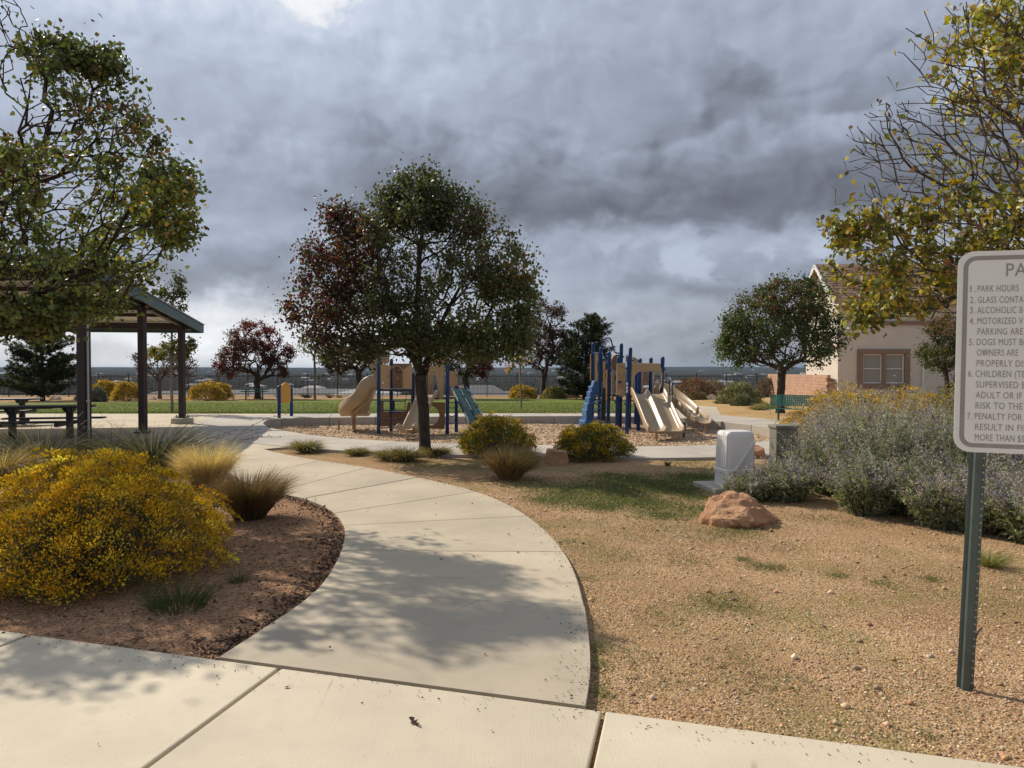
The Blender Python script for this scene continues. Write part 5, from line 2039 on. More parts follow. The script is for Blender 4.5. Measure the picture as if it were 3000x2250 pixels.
cb = thing('utility_cabinet', 'grey green metal utility cabinet with overhanging lid beside the sage', 'utility cabinet', (4.0, 10.3, Z_SOIL))
cC = Vector((W(2303, 1300, 10.5).x, 10.6, 0))
zt = W(2303, 1254, 10.45).z
RC_ = Matrix.Rotation(radians(3), 3, 'Z')
obj('cabinet', MB().box((cC.x, cC.y, (zt + Z_SOIL) / 2), (0.33, 0.26, zt - Z_SOIL), RC_), MT['boxgreen'], cb, bevel=0.01)
obj('lid', MB().box((cC.x, cC.y, zt + 0.012), (0.365, 0.30, 0.05), RC_), MT['boxgreen'], cb, bevel=0.012)
q = cC + RC_ @ Vector((0.02, -0.136, 0))
obj('door', MB().box((q.x, q.y, zt - 0.48), (0.25, 0.012, 0.5), RC_), MT['boxgreen'], cb, bevel=0.004)


# ---------------------------------------------------------------- benches and litter bin
def mesh_slab(root, name, o, u, v, lu, lv, th, n_u, n_v, mat, bar=0.042):
    """expanded-metal panel: frame with a grid of slots"""
    mb = MB()
    nn = u.cross(v).normalized()
    fr_ = 0.03
    for k in (0, 1):
        mb.beam(o + v * (lv * k), o + u * lu + v * (lv * k), th, fr_, up=v)
        mb.beam(o + u * (lu * k), o + u * (lu * k) + v * lv, th, fr_, up=u)
    for i in range(1, n_u):
        mb.beam(o + u * (lu * i / n_u), o + u * (lu * i / n_u) + v * lv, th * 0.5, bar, up=u)
    for i in range(1, n_v):
        mb.beam(o + v * (lv * i / n_v), o + u * lu + v * (lv * i / n_v), th * 0.45, bar, up=v)
    return obj(name, mb, mat, root)


bn = thing('park_bench', 'green wire mesh bench under the tree right of the playground', 'bench', (8.9, 23.2, 0))
b0, b1 = WD(1676, 893, 23.6), WD(1758, 898, 22.9)
u = Vector((b1.x - b0.x, b1.y - b0.y - 0.1, 0))
lu = 1.62
u.normalize()
back_d = Vector((-u.y, u.x, 0))
o0 = Vector((b0.x - 0.2, b0.y, 0.40))
mesh_slab(bn, 'seat', o0 - back_d * 0.36, u, back_d, lu, 0.36, 0.02, 24, 6, MT['bench'])
vb = (Vector((0, 0, 1)) + back_d * 0.22).normalized()
mesh_slab(bn, 'backrest', o0 + vb * 0.10 + back_d * 0.03, u, vb, lu, 0.34, 0.02, 24, 6, MT['bench'])
for k in (0.0, 0.72):
    q = o0 + u * (lu * k)
for k in (0.2, 0.8):
    q = o0 + u * (lu * k)
    obj('support', MB().tube([Vector((q.x, q.y, Z_SOIL)) - back_d * 0.12, q - back_d * 0.12 - Vector((0, 0, 0.02))], 0.034, 8).beam(q - back_d * 0.34 - Vector((0, 0, 0.03)), q + back_d * 0.05 - Vector((0, 0, 0.03)), 0.04, 0.04).beam(q + back_d * 0.03 - Vector((0, 0, 0.03)), q + back_d * 0.03 + vb * 0.42, 0.04, 0.03), MT['bench'], bn)

FB = 51.0
ft = thing('picnic_bench', 'small green bench table beneath the round red tree', 'bench', (W(730, 1160, FB).x, FB, hz(0, FB)))
for (zy, w_, nm, dy) in ((1147, 0.30, 'seat', -0.55), (1140, 0.6, 'tabletop', 0.0)):
    q = W(745, zy, FB + dy)
    obj(nm, MB().box((q.x, FB + dy, q.z), (1.9, w_, 0.06)), MT['bench'], ft, bevel=0.01)
for xx in (-0.6, 0.6):
    q = W(745, 1140, FB)
    obj('leg', MB().box((q.x + xx, FB, (q.z + hz(0, FB)) / 2), (0.08, 0.08, q.z - hz(0, FB))), MT['bench'], ft)
TB = 52.0
tc = W(821, 1168, TB)
tr_ = thing('litter_bin', 'dark navy litter bin with domed top standing by the fence', 'litter bin', (tc.x, TB, hz(0, TB)))
zb = hz(0, TB)
obj('barrel', MB().tube([(tc.x, TB, zb), (tc.x, TB, zb + 0.78)], 0.26, 14), MT['trash'], tr_, smooth=True)
obj('lid', MB().tube([(tc.x, TB, zb + 0.80), (tc.x, TB, zb + 0.84)], 0.28, 14).dome((tc.x, TB, zb + 0.84), 0.25, 0.16, 14, 4), MT['trash'], tr_, smooth=True)

# ---------------------------------------------------------------- house
hs = thing('house', 'two storey beige stucco house with brown shingle roof at the right', 'house', (26, 46, hz(20, 44)))
hc = W(2454, 1150, 42.5)                       # front left corner
ZH = hz(20, 44) - 0.15
ze = W(2448, 868, 42.5).z                      # underside of the eave at the front
xr = hc.x + 13.0
yb = hc.y + 4.6
zr = W(2403, 780, 44.8).z
win_px = [(2527, 1038, 2582, 1123), (2593, 1038, 2647, 1123)]
w0, w1 = W(2511, 1026, 42.5), W(2663, 1135, 42.5)
up0, up1 = W(2470, 880, 42.5), W(2640, 940, 42.5)
wins = [(W(a, b, 42.5), W(c, d, 42.5)) for a, b, c, d in win_px]
holes = [[(a.x - hc.x, b.z - ZH), (b.x - hc.x, b.z - ZH), (b.x - hc.x, a.z - ZH), (a.x - hc.x, a.z - ZH)] for a, b in wins]
uw = [(W(2588, 890, 42.5), W(2640, 938, 42.5))]
holes += [[(a.x - hc.x, b.z - ZH), (b.x - hc.x, b.z - ZH), (b.x - hc.x, a.z - ZH), (a.x - hc.x, a.z - ZH)] for a, b in uw]
mb = MB().plate([(0, 0), (xr - hc.x, 0), (xr - hc.x, ze - ZH), (0, ze - ZH)], (hc.x, hc.y, ZH), (1, 0, 0), (0, 0, 1), -0.25, holes)
obj('wall', mb, MT['stucco'], hs)
ymid = (hc.y + yb) / 2
gp = [(0.26, 0), (yb - hc.y, 0), (yb - hc.y, ze - ZH), (ymid - hc.y, zr - ZH - 0.15), (0.26, ze - ZH)]
mb = MB().plate(gp, (hc.x, hc.y, ZH), (0, 1, 0), (0, 0, 1), 0.25)
obj('wall', mb, MT['stucco'], hs)
obj('wall', MB().box(((hc.x + xr) / 2, yb, (ze + ZH) / 2), (xr - hc.x - 0.6, 0.25, ze - ZH)), MT['stucco'], hs)
obj('wall', MB().plate(gp, (xr - 0.26, hc.y, ZH), (0, 1, 0), (0, 0, 1), 0.25), MT['stucco'], hs)
# roof slopes
rise = (zr - ze) / (ymid - hc.y)
ov = 0.45
rf = MB()
xl, xrr = hc.x - 0.45, xr + 0.45
for sgn_ in (-1, 1):
    ye = hc.y - ov if sgn_ < 0 else yb + ov
    zee = ze - ov * rise
    vs = [Vector((xl, ye, zee)), Vector((xrr, ye, zee)), Vector((xrr, ymid, zr)), Vector((xl, ymid, zr))]
    if sgn_ > 0:
        vs = vs[::-1]
    rf.add(vs + [v + Vector((0, 0, 0.12)) for v in vs], [(0, 1, 2, 3), (7, 6, 5, 4), (0, 4, 5, 1), (1, 5, 6, 2), (2, 6, 7, 3), (3, 7, 4, 0)])
roof = obj('roof', rf, MT['shingle'], hs)
sl_dir = Vector((0, ymid - (hc.y - ov), zr - (ze - ov * rise)))
sl_len = sl_dir.length
sl_dir.normalize()
sn_ = Vector((1, 0, 0)).cross(sl_dir).normalized()
rr_ = random.Random(3)
shm, first = None, None
shv = []
cw, chh = 0.36, 0.24
rows = int(sl_len / chh)
cands = []
for r in range(rows):
    cc_ = 0
    xx = xl + (0.18 if r % 2 else 0.0)
    while xx < xrr - cw:
        cands.append((xx, r))
        xx += cw
base_o = Vector((xl, hc.y - ov, ze - ov * rise + 0.12))


def shingle_geo(xx, r, dz):
    o = base_o + Vector((xx - xl + 0.01, 0, 0)) + sl_dir * (r * chh) + sn_ * (0.006 + dz)
    a, b = Vector((cw - 0.02, 0, 0)), sl_dir * (chh + 0.06)
    lo = sn_ * 0.022
    return [o + lo, o + a + lo, o + a + b, o + b, o, o + a], [(0, 1, 2, 3), (4, 5, 1, 0), (4, 0, 3), (5, 2, 1)]


cands.sort(key=lambda q: q[0] + q[1] * 0.02)
shade_m = [M('brown_shingle_tab', (0.27, 0.165, 0.105), 0.9, 0.2, 9, bscale=90, bs_=0.4), M('dark_shingle_tab', (0.19, 0.115, 0.075), 0.9, 0.2, 9, bscale=90, bs_=0.4), M('light_shingle_tab', (0.33, 0.215, 0.14), 0.9, 0.2, 9, bscale=90, bs_=0.4)]
protos = []
for mm in shade_m:
    me = bpy.data.meshes.new('shingle')
    v, f = shingle_geo(xl, 0, 0)
    me.from_pydata([tuple(q - ORG[hs]) for q in v], [], f)
    me.materials.append(mm)
    protos.append(me)
for xx, r in cands[:300]:
    o = bpy.data.objects.new('shingle', rr_.choice(protos))
    COL.objects.link(o)
    o.parent = roof
    o.location = Vector((xx - xl, 0, 0)) + sl_dir * (r * chh) + sn_ * rr_.uniform(0, 0.006)
rest = [MB(), MB(), MB()]
for xx, r in cands[300:]:
    rr_.choice(rest).add(*shingle_geo(xx, r, rr_.uniform(0, 0.006)))
for k, mb in enumerate(rest):
    obj('shingles', mb, shade_m[k], roof, kind='stuff')
# bargeboards, eave board and frieze
for sgn_ in (-1, 1):
    ye = hc.y - ov if sgn_ < 0 else yb + ov
    obj('bargeboard', MB().beam((xl - 0.03, ye, ze - ov * rise + 0.02), (xl - 0.03, ymid, zr + 0.02), 0.05, 0.22), MT['white'], hs)
obj('fascia', MB().box(((xl + xrr) / 2, hc.y - ov - 0.03, ze - ov * rise + 0.02), (xrr - xl, 0.05, 0.2)), MT['walltan'], hs)
bz = W(0, 946, 42.5).z
obj('trim', MB().box((hc.x + 5.2, hc.y - 0.06, bz), (5.0, 0.12, 0.22)), MT['trim'], hs)


def surround(a, b, split=None):
    t = 0.0
    mb = MB()
    mb.box(((a.x + b.x) / 2, hc.y - 0.07, a.z - 0.08), (b.x - a.x, 0.13, 0.28))
    mb.box(((a.x + b.x) / 2, hc.y - 0.07, b.z + 0.09), (b.x - a.x, 0.13, 0.30))
    h_ = a.z - b.z - 0.46
    mz = (a.z + b.z) / 2
    mb.box((a.x + 0.16, hc.y - 0.067, mz), (0.32, 0.13, h_))
    mb.box((b.x - 0.16, hc.y - 0.067, mz), (0.32, 0.13, h_))
    if split:
        mb.box((split, hc.y - 0.067, mz), (0.22, 0.13, h_))
    obj('window_surround', mb, MT['trim'], hs, bevel=0.02)


surround(w0, w1, (wins[0][1].x + wins[1][0].x) / 2)
for (a, b) in wins + uw:
    cxw, czw = (a.x + b.x) / 2, (a.z + b.z) / 2
    ww, hh_ = b.x - a.x, a.z - b.z
    mb = MB()
    for sx in (-1, 1):
        mb.box((cxw + sx * (ww / 2 - 0.03), hc.y + 0.05, czw), (0.06, 0.10, hh_))
    for sz in (-1, 1):
        mb.box((cxw, hc.y + 0.05, czw + sz * (hh_ / 2 - 0.03)), (ww - 0.122, 0.10, 0.06))
    mb.box((cxw, hc.y + 0.045, czw), (ww - 0.122, 0.08, 0.05))
    wo = obj('window', mb, MT['white'], hs)
    obj('pane', MB().box((cxw, hc.y + 0.09, czw), (ww - 0.1, 0.01, hh_ - 0.1)), MT['blinds'], wo)
mb = MB().beam(W(2705, 1060, 42.4), W(2703, 1170, 42.4), 0.10, 0.08)
obj('downpipe', mb, MT['white'], hs)

# ---------------------------------------------------------------- block wall running from the house towards the fence
bw = thing('block_wall', 'terracotta block garden wall stepping up beside the house', 'wall', (20.5, 48, hz(20, 48)))
wa, wb = W(2251, 1163, 56), W(2426, 1183, 43.0)
wd_ = Vector((wb.x - wa.x, wb.y - wa.y, 0))
wl = wd_.length
wd_.normalize()
ang_ = atan2(wd_.y, wd_.x)
RW = Matrix.Rotation(ang_, 3, 'Z')
WZ = -0.45
rows_, bl_, bh_ = 9, 0.405, 0.203
mb = MB().box(Vector((wa.x, wa.y, WZ + rows_ * bh_ / 2 - 0.05)) + wd_ * (wl / 2), (wl - 0.06, 0.14, rows_ * bh_ + 0.05), RW)
obj('mortar', mb, MT['mortar'], bw)
pro = None
cnt_ = 0
wr = random.Random(5)
bmats = [MT['block'], M('dark_terracotta_block', (0.385, 0.23, 0.155), 0.92, 0.1, 1.6, bscale=40, bs_=0.6), M('light_terracotta_block', (0.44, 0.27, 0.18), 0.92, 0.1, 1.6, bscale=40, bs_=0.6)]
bmesh_ = []
for mm in bmats:
    me = bpy.data.meshes.new('block')
    t = MB().box((0, 0, 0), (bl_ - 0.012, 0.20, bh_ - 0.012), RW)
    me.from_pydata(t.v, [], t.f)
    me.materials.append(mm)
    bmesh_.append(me)
for r in range(rows_):
    k = 0.0 if r % 2 else -bl_ / 2
    while k < wl - bl_ / 2:
        if k > -0.01:
            o = bpy.data.objects.new('block', wr.choice(bmesh_))
            COL.objects.link(o)
            o.parent = bw
            p = Vector((wa.x, wa.y, WZ + (r + 0.5) * bh_)) + wd_ * (k + bl_ / 2)
            o.location = p - ORG[bw] + RW @ Vector((0, wr.uniform(-0.003, 0.003), 0))
        k += bl_
for i in range(4):                                        # stepped end that drops in front of the house
    k0 = i * bl_
    for r in range(7 - 2 * i if i < 3 else 2):
        o = bpy.data.objects.new('block', bmesh_[0 if (i + r) % 2 else 1])
        COL.objects.link(o)
        o.parent = bw
        p = Vector((wb.x + 0.25 + k0, wb.y - 0.1, WZ + (r + 0.5) * bh_))
        o.rotation_euler.z = -ang_
        o.location = p - ORG[bw]

# ---------------------------------------------------------------- rocks
def wp(x, y, d):
    return WD(x, y, d)


B = []
for (x, y, d) in ((1511, 1108, 8.0), (1532, 1066, 8.1), (1560, 1060, 8.2), (1576, 1050, 8.15), (1600, 1056, 8.1), (1632, 1072, 8.0), (1668, 1104, 8.0), (1686, 1124, 7.9), (1655, 1128, 7.6), (1600, 1124, 7.55), (1545, 1116, 7.65), (1514, 1120, 7.8),
                  (1540, 1100, 8.6), (1600, 1090, 8.65), (1660, 1115, 8.4), (1630, 1085, 7.75), (1590, 1062, 7.95), (1545, 1075, 7.9)):
    B.append(wp(x, y, d))
B = [Vector((p.x, p.y, p.z * 0.86)) for p in B]
B += [Vector((p.x, p.y, -0.12)) for p in B[:1] + B[6:12]]
rock('boulder', 'large peaked red sandstone boulder in front of the utility box', B, MT['rock'], 1.0, amp=0.06, loc=(3.9, 8.0, 0))
c = GD(1203, 1000)
pts = [Vector((c.x + a, c.y + 0.15 + b, z)) for a, b, z in ((-0.19, -0.12, -0.1), (0.20, -0.14, -0.1), (0.2, 0.16, -0.1), (-0.2, 0.16, -0.1), (-0.19, -0.1, 0.18), (-0.1, -0.12, 0.22), (0.18, -0.14, 0.19), (0.2, 0.13, 0.21), (-0.17, 0.14, 0.23), (-0.22, 0, 0.05), (0.21, -0.05, 0.03))]
rock('boulder', 'squat red boulder between two yellow flowering bushes', pts, MT['rock'], 4.0, amp=0.03, loc=(c.x, c.y + 0.15, 0))
c = GD(1640, 986)
pts = [Vector((c.x + a, c.y + 0.2 + b, z)) for a, b, z in ((-0.30, -0.15, -0.1), (0.14, -0.2, -0.1), (0.2, 0.16, -0.1), (-0.3, 0.16, -0.1), (-0.3, -0.1, 0.10), (0.12, -0.2, 0.12), (0.18, 0.12, 0.15), (-0.25, 0.14, 0.23), (-0.05, 0.1, 0.22))]
rock('boulder', 'flat topped orange boulder half hidden behind the pale utility box', pts, MT['rock'], 6.0, amp=0.03, loc=(c.x, c.y + 0.2, 0))
c = W(2082, 1168, 50)
pts = [Vector((c.x + a, 50 + b, hz(0, 50) + z)) for a, b, z in ((-0.55, -0.3, -0.1), (0.5, -0.3, -0.1), (0.5, 0.3, -0.1), (-0.5, 0.3, -0.1), (-0.2, -0.1, 0.38), (0.15, 0, 0.42), (0.4, 0, 0.2))]
rock('boulder', 'pale tan rock on the far bank beside grey shrubs', pts, MT['palerock'], 8.0, amp=0.05, loc=(c.x, 50, hz(0, 50)))
for k, (x, y, s, lab) in enumerate(((330, 853, 0.3, 'small pale stone by the far shrubs left of the red tree'), (120, 852, 0.4, 'low tan stone under the dark pine on the left'))):
    c = W(x * K * 1.0, y * K, 50)
    pts = [Vector((c.x + a * s, 50 + b * s, hz(0, 50) + z * s)) for a, b, z in ((-1, -1, -0.3), (1, -1, -0.3), (1, 1, -0.3), (-1, 1, -0.3), (-0.5, -0.4, 0.6), (0.5, 0.2, 0.7))]
    rock('boulder', lab, pts, MT['palerock'], 11.0 + k, amp=0.04, loc=(c.x, 50, hz(0, 50)))

# ---------------------------------------------------------------- trees
GREEN = (0.052, 0.085, 0.024)
DKGREEN = (0.030, 0.054, 0.018)
OLIVE = (0.095, 0.115, 0.028)
MAROON = (0.115, 0.028, 0.026)
DKMAROON = (0.066, 0.022, 0.020)
RED = (0.30, 0.025, 0.03)
ORANGE = (0.36, 0.13, 0.02)
YELLOW = (0.46, 0.33, 0.035)
GOLD = (0.36, 0.24, 0.03)
BROWN = (0.15, 0.075, 0.035)

# middle tree
b = GD(918, 985, Z_SOIL)
d = b.y
tk = [b, WD(917, 940, d), WD(914, 880, d), WD(908, 810, d - 0.05), WD(906, 740, d), WD(902, 660, d + 0.1), WD(905, 570, d), WD(915, 470, d)]
tree('pear_tree', 'large green tree with maroon left side standing in the middle of the park', None, b, tk,
     [E(915, 432, 70, 66, d, 1.1), E(985, 462, 72, 50, d, .9), E(850, 452, 50, 46, d, .5), E(900, 565, 185, 125, d, 2.6), E(750, 560, 90, 100, d, 1.1), E(1050, 560, 95, 95, d, 1.3), E(890, 690, 240, 75, d, 2.6), E(695, 650, 70, 70, d, .8), E(1110, 660, 55, 85, d, .9), E(745, 475, 38, 42, d, .35), E(1085, 740, 62, 38, d, .6), E(750, 745, 85, 38, d, .8), E(980, 750, 110, 30, d, .9), E(890, 735, 150, 36, d, 1.0)],
     1500, 0.115, 50000, 0.074, [((0.078, 0.102, 0.036), 5), ((0.048, 0.068, 0.026), 3), ((0.115, 0.125, 0.042), 2.5), ((0.12, 0.075, 0.045), .8)], 11, rtip=0.0035, spread=0.17, low=WD(905, 815, d).z, sides=9, ragged=0.10, clump=1.15, limbs=[[WD(905, 800, d), WD(885, 755, d - 0.05), WD(868, 700, d - 0.1), WD(840, 640, d - 0.1)], [WD(912, 820, d), WD(935, 740, d + 0.1), WD(970, 660, d + 0.2)]], bark_='bark', shell=0.45, wander=0.35,
     zones=[(E(710, 560, 130, 140, d)[0], E(710, 560, 125, 140, d, depth=3)[1], [(MAROON, 3), (DKMAROON, 3), (BROWN, 1.5)], 0.72), (E(680, 690, 70, 60, d)[0], E(680, 690, 75, 60, d, depth=3)[1], [(MAROON, 2), (BROWN, 2), (DKMAROON, 2)], 0.75),
            (E(1040, 520, 55, 60, d)[0], E(1040, 520, 60, 70, d, depth=2)[1], [(BROWN, 2), (OLIVE, 2)], 0.4), (E(1120, 590, 40, 30, d)[0], E(1120, 590, 45, 30, d, depth=2)[1], [(ORANGE, 1), (OLIVE, 2)], 0.5)],
     bare=[(E(1050, 480, 60, 60, d)[0], E(1050, 480, 70, 60, d, depth=2)[1], 0.45), (E(960, 640, 60, 50, d)[0], E(960, 640, 80, 50, d, depth=2)[1], 0.4)])

# near tree at the left edge
dL = 8.6
bL = Vector((-6.75, dL, Z_SOIL))
tk = [bL, bL + Vector((0.02, 0, 0.8)), bL + Vector((0.1, 0, 1.6)), bL + Vector((0.3, 0, 2.3)), bL + Vector((0.45, -0.1, 3.2)), bL + Vector((0.6, 0, 4.3))]
tree('pear_tree', 'near olive green tree filling the left edge above the pavilion', None, bL, tk,
     [E(170, 210, 110, 100, dL, 1.0, depth=1.0), E(255, 300, 80, 80, dL, .7, depth=.9), E(150, 430, 210, 150, dL, 2.4, depth=1.5), E(110, 600, 185, 72, dL, 1.8, depth=1.5), E(-120, 400, 200, 190, dL, 1.8, depth=1.2), E(365, 400, 62, 45, dL, .6), E(365, 490, 62, 40, dL, .6), E(245, 575, 70, 40, dL, .6), E(60, 690, 90, 42, dL - .3, .9), E(170, 655, 85, 30, dL, .7), E(225, 140, 50, 45, dL, .3), E(110, 110, 60, 40, dL, .3), E(20, 50, 40, 60, dL, .25), E(-240, 300, 110, 100, 7.1, .7)],
     2400, 0.13, 23000, 0.067, [((0.090, 0.118, 0.034), 4), ((0.115, 0.13, 0.036), 4), ((0.062, 0.086, 0.028), 3), ((0.21, 0.20, 0.045), .5), ((0.11, 0.075, 0.04), .7)], 21, rtip=0.0035, spread=0.10, low=1.75, sides=7, shell=0.25, lw=0.74, power=0.6, clump=2.0, ragged=0.17, step=0.15,
     zones=[(E(20, 340, 60, 60, dL)[0], E(20, 340, 70, 60, dL, depth=2)[1], [(MAROON, 1), (BROWN, 2), (RED, .3)], 0.6), (E(380, 430, 50, 50, dL)[0], E(370, 430, 60, 60, dL, depth=2)[1], [(OLIVE, 3), (GOLD, 1)], 0.7),
            (E(280, 260, 70, 60, dL)[0], E(290, 250, 70, 80, dL, depth=2)[1], [(BROWN, 2), (OLIVE, 2)], 0.5)],
     bare=[(E(130, 280, 60, 90, dL)[0], E(120, 300, 70, 100, dL, depth=3)[1], 0.25), (E(260, 500, 70, 40, dL)[0], E(250, 510, 80, 40, dL, depth=3)[1], 0.35), (E(150, 590, 110, 25, dL)[0], E(150, 590, 120, 28, dL, depth=3)[1], 0.3), (E(20, 60, 60, 60, dL)[0], E(20, 50, 60, 70, dL, depth=3)[1], 0.03)])

# near tree at the right edge
dR = 7.4
bR = Vector((6.7, dR, Z_SOIL))
tk = [bR, bR + Vector((-0.05, 0, 0.9)), bR + Vector((-0.15, 0, 1.7)), bR + Vector((-0.4, 0, 2.6)), bR + Vector((-0.55, 0, 3.5)), bR + Vector((-0.6, 0, 4.8))]
tree('pear_tree', 'near half bare tree with yellow leaves at the right edge above the sign', None, bR, tk,
     [E(2150, 120, 170, 130, dR, 2.6), E(2060, 320, 190, 120, dR, 2.6, depth=1.6), E(2060, 500, 210, 100, dR, 2.8, depth=1.7), E(1990, 620, 150, 70, dR, 1.5, depth=1.2), E(2300, 300, 240, 300, dR, 3.4, depth=2.2), E(1900, 270, 70, 60, dR, .35), E(1850, 480, 50, 50, dR, .35), E(1870, 690, 40, 28, dR, .3), E(2330, 560, 180, 110, dR, 1.0, depth=1.8)],
     2600, 0.14, 11500, 0.078, [((0.40, 0.31, 0.035), 2.4), ((0.29, 0.245, 0.035), 3), (OLIVE, 3.6), ((0.18, 0.195, 0.035), 3.4), (BROWN, 0.9), ((0.2, 0.14, 0.06), 1.0)], 31, rtip=0.0032, spread=0.075, low=1.6, sides=6, shell=0.2, lw=0.62, bark_='twig', up=0.35, kink=0.028, hang=0.6, power=0.68, clump=1.4, ragged=0.17, step=0.15,
     zones=[(E(1960, 200, 60, 50, dR)[0], E(1960, 200, 60, 45, dR, depth=2)[1], [(MAROON, 2), (BROWN, 1)], 0.8)],
     bare=[(E(2020, 300, 250, 130, dR)[0], E(2000, 290, 260, 130, dR, depth=4)[1], 0.035), (E(1980, 80, 80, 100, dR)[0], E(1980, 90, 110, 110, dR, depth=3)[1], 0.12), (E(2330, 300, 150, 260, dR)[0], E(2300, 330, 160, 200, dR, depth=3)[1], 0.7)])


def far_tree(name, label, base_px, d, trunk_px, env, n_ends, r0, n_leaf, leaf, cols, seed, **kw):
    z = hz(0, d)
    p = W(base_px[0] * K, base_px[1] * K, d)
    b = Vector((p.x, d, z))
    tk = [b] + [WD(x, y, d) for x, y in trunk_px]
    kw.setdefault('sides', 5)
    kw.setdefault('shape', 4)
    kw.setdefault('step', 0.3)
    kw.setdefault('spread', 0.2)
    n_leaf, leaf = int(n_leaf * 1.55), leaf * 0.82
    kw.setdefault('leafmat', 'leafdry')
    return tree(name, label, kw.pop('group', None), b, tk, env, n_ends, r0, n_leaf, leaf, cols, seed, **kw)


d = 27.6
far_tree('sapling', 'slim young green tree rising behind the pavilion corner post', (372, 893), d, [(371, 840), (370, 760), (372, 690), (376, 620)],
         [E(378, 640, 18, 50, d, 1), E(355, 655, 18, 32, d, .6), E(392, 620, 9, 34, d, .3), E(370, 760, 45, 22, d, .9), E(395, 745, 24, 20, d, .4), E(365, 700, 22, 25, d, .4)], 150, 0.055, 3000, 0.12,
         [(GREEN, 3), (OLIVE, 4), ((0.2, 0.2, 0.04), 2)], 41, bark_='barkg', low=WD(0, 790, d).z, spread=0.12, up=0.5, zones=[(E(365, 765, 45, 25, d)[0], (3, 3, .5), [(OLIVE, 2), (GOLD, 2)], .6)])
d = 52
far_tree('red_bare_tree', 'sparse reddish tree half bare behind the pavilion post', (345, 862), d, [(345, 845), (344, 825)],
         [E(340, 780, 48, 34, d, 2), E(390, 790, 36, 28, d, 1.2), E(300, 775, 14, 14, d, .3)], 420, 0.13, 2100, 0.14, [(DKMAROON, 2), (BROWN, 3), ((0.13, 0.05, 0.04), 2)], 42, low=WD(0, 832, d).z, spread=0.18, bark_='twig', rtip=0.012, cat='tree')
d = 52
far_tree('red_tree', 'round dark red tree on the far side of the lawn', (556, 860), d, [(556, 840), (554, 826)],
         [E(548, 730, 62, 34, d, 2), E(545, 770, 78, 38, d, 3), E(490, 780, 32, 25, d, .8), E(600, 765, 36, 32, d, 1), E(600, 800, 26, 16, d, .4), E(490, 805, 24, 10, d, .3)], 420, 0.24, 8500, 0.17,
         [(MAROON, 4), (DKMAROON, 4), ((0.13, 0.05, 0.03), 2), (DKGREEN, 1)], 43, low=WD(0, 832, d).z,
         zones=[(E(560, 712, 45, 18, d)[0], (1.3, 3, .6), [(RED, 2), (MAROON, 2)], .55), (E(605, 745, 30, 16, d)[0], (.9, 2.5, .5), [(RED, 2), (MAROON, 3)], .5), (E(470, 790, 20, 12, d)[0], (.6, 2, .5), [(RED, 2), (MAROON, 3)], .5), (E(545, 770, 30, 25, d)[0], (1, 3, 1), [(DKGREEN, 2), (MAROON, 2)], .5)])
d = 51
far_tree('young_tree', 'thin pale green young tree between the red tree and the slide', (680, 862), d, [(680, 835), (680, 800), (679, 770)],
         [E(680, 745, 36, 26, d, 2), E(664, 735, 14, 20, d, .6), E(695, 770, 22, 16, d, .6)], 210, 0.085, 1200, 0.15, [((0.2, 0.22, 0.05), 3), ((0.13, 0.16, 0.04), 3), (GOLD, .6)], 44, low=WD(0, 805, d).z, bark_='barkg', up=0.5, rtip=0.01)
d = 50.5
far_tree('red_green_tree', 'mixed red and green tree behind the toddler slide', (776, 856), d, [(776, 830), (774, 805)],
         [E(765, 765, 70, 34, d, 2), E(735, 785, 34, 22, d, 1), E(800, 760, 50, 40, d, 1)], 330, 0.22, 5200, 0.17, [((0.16, 0.06, 0.03), 3), (BROWN, 3), (GREEN, 2), (MAROON, 2)], 45, low=WD(0, 815, d).z,
         zones=[(E(715, 755, 16, 14, d)[0], (.5, 2, .45), [(RED, 1)], .5)])
d = 50
far_tree('red_green_tree', 'dark red and green tree behind the low climbing ramp', (1008, 858), d, [(1008, 835), (1004, 815)],
         [E(1000, 780, 70, 32, d, 2), E(1040, 785, 26, 32, d, .8), E(965, 765, 30, 25, d, .6)], 320, 0.22, 5200, 0.17, [(DKGREEN, 3), (MAROON, 2), (BROWN, 2), (GREEN, 1)], 46, low=WD(0, 822, d).z,
         zones=[(E(1045, 785, 24, 32, d)[0], (.8, 3, 1.1), [(MAROON, 3), (RED, .6)], .8), (E(955, 760, 24, 20, d)[0], (.7, 3, .7), [(ORANGE, 1), (BROWN, 2)], .6)])
d = 33
far_tree('yellow_sapling', 'thin white trunked sapling with a few orange leaves', (1126, 881), d, [(1125, 840), (1124, 790), (1124, 745)],
         [E(1124, 732, 9, 18, d, 1.2), E(1124, 775, 34, 14, d, 1.1), E(1110, 790, 26, 12, d, .4)], 60, 0.045, 330, 0.14, [(ORANGE, 3), (GOLD, 3)], 47, bark_='barkg', low=WD(0, 795, d).z, rtip=0.006, spread=0.1,
         bare=[(E(1124, 778, 40, 20, d)[0], (3, 3, .35), .08)], up=0.3)
d = 52
far_tree('maroon_tree', 'upright dark maroon tree next to the tall pine', (1172, 862), d, [(1173, 840), (1175, 815)],
         [E(1185, 690, 34, 40, d, 1.2), E(1185, 740, 56, 42, d, 2), E(1165, 775, 44, 22, d, .8), E(1220, 750, 26, 28, d, .6)], 330, 0.19, 6500, 0.17, [(DKMAROON, 5), (MAROON, 2), ((0.05, 0.04, 0.02), 3), (DKGREEN, 1)], 48, low=WD(0, 815, d).z, up=0.4)
d = 28
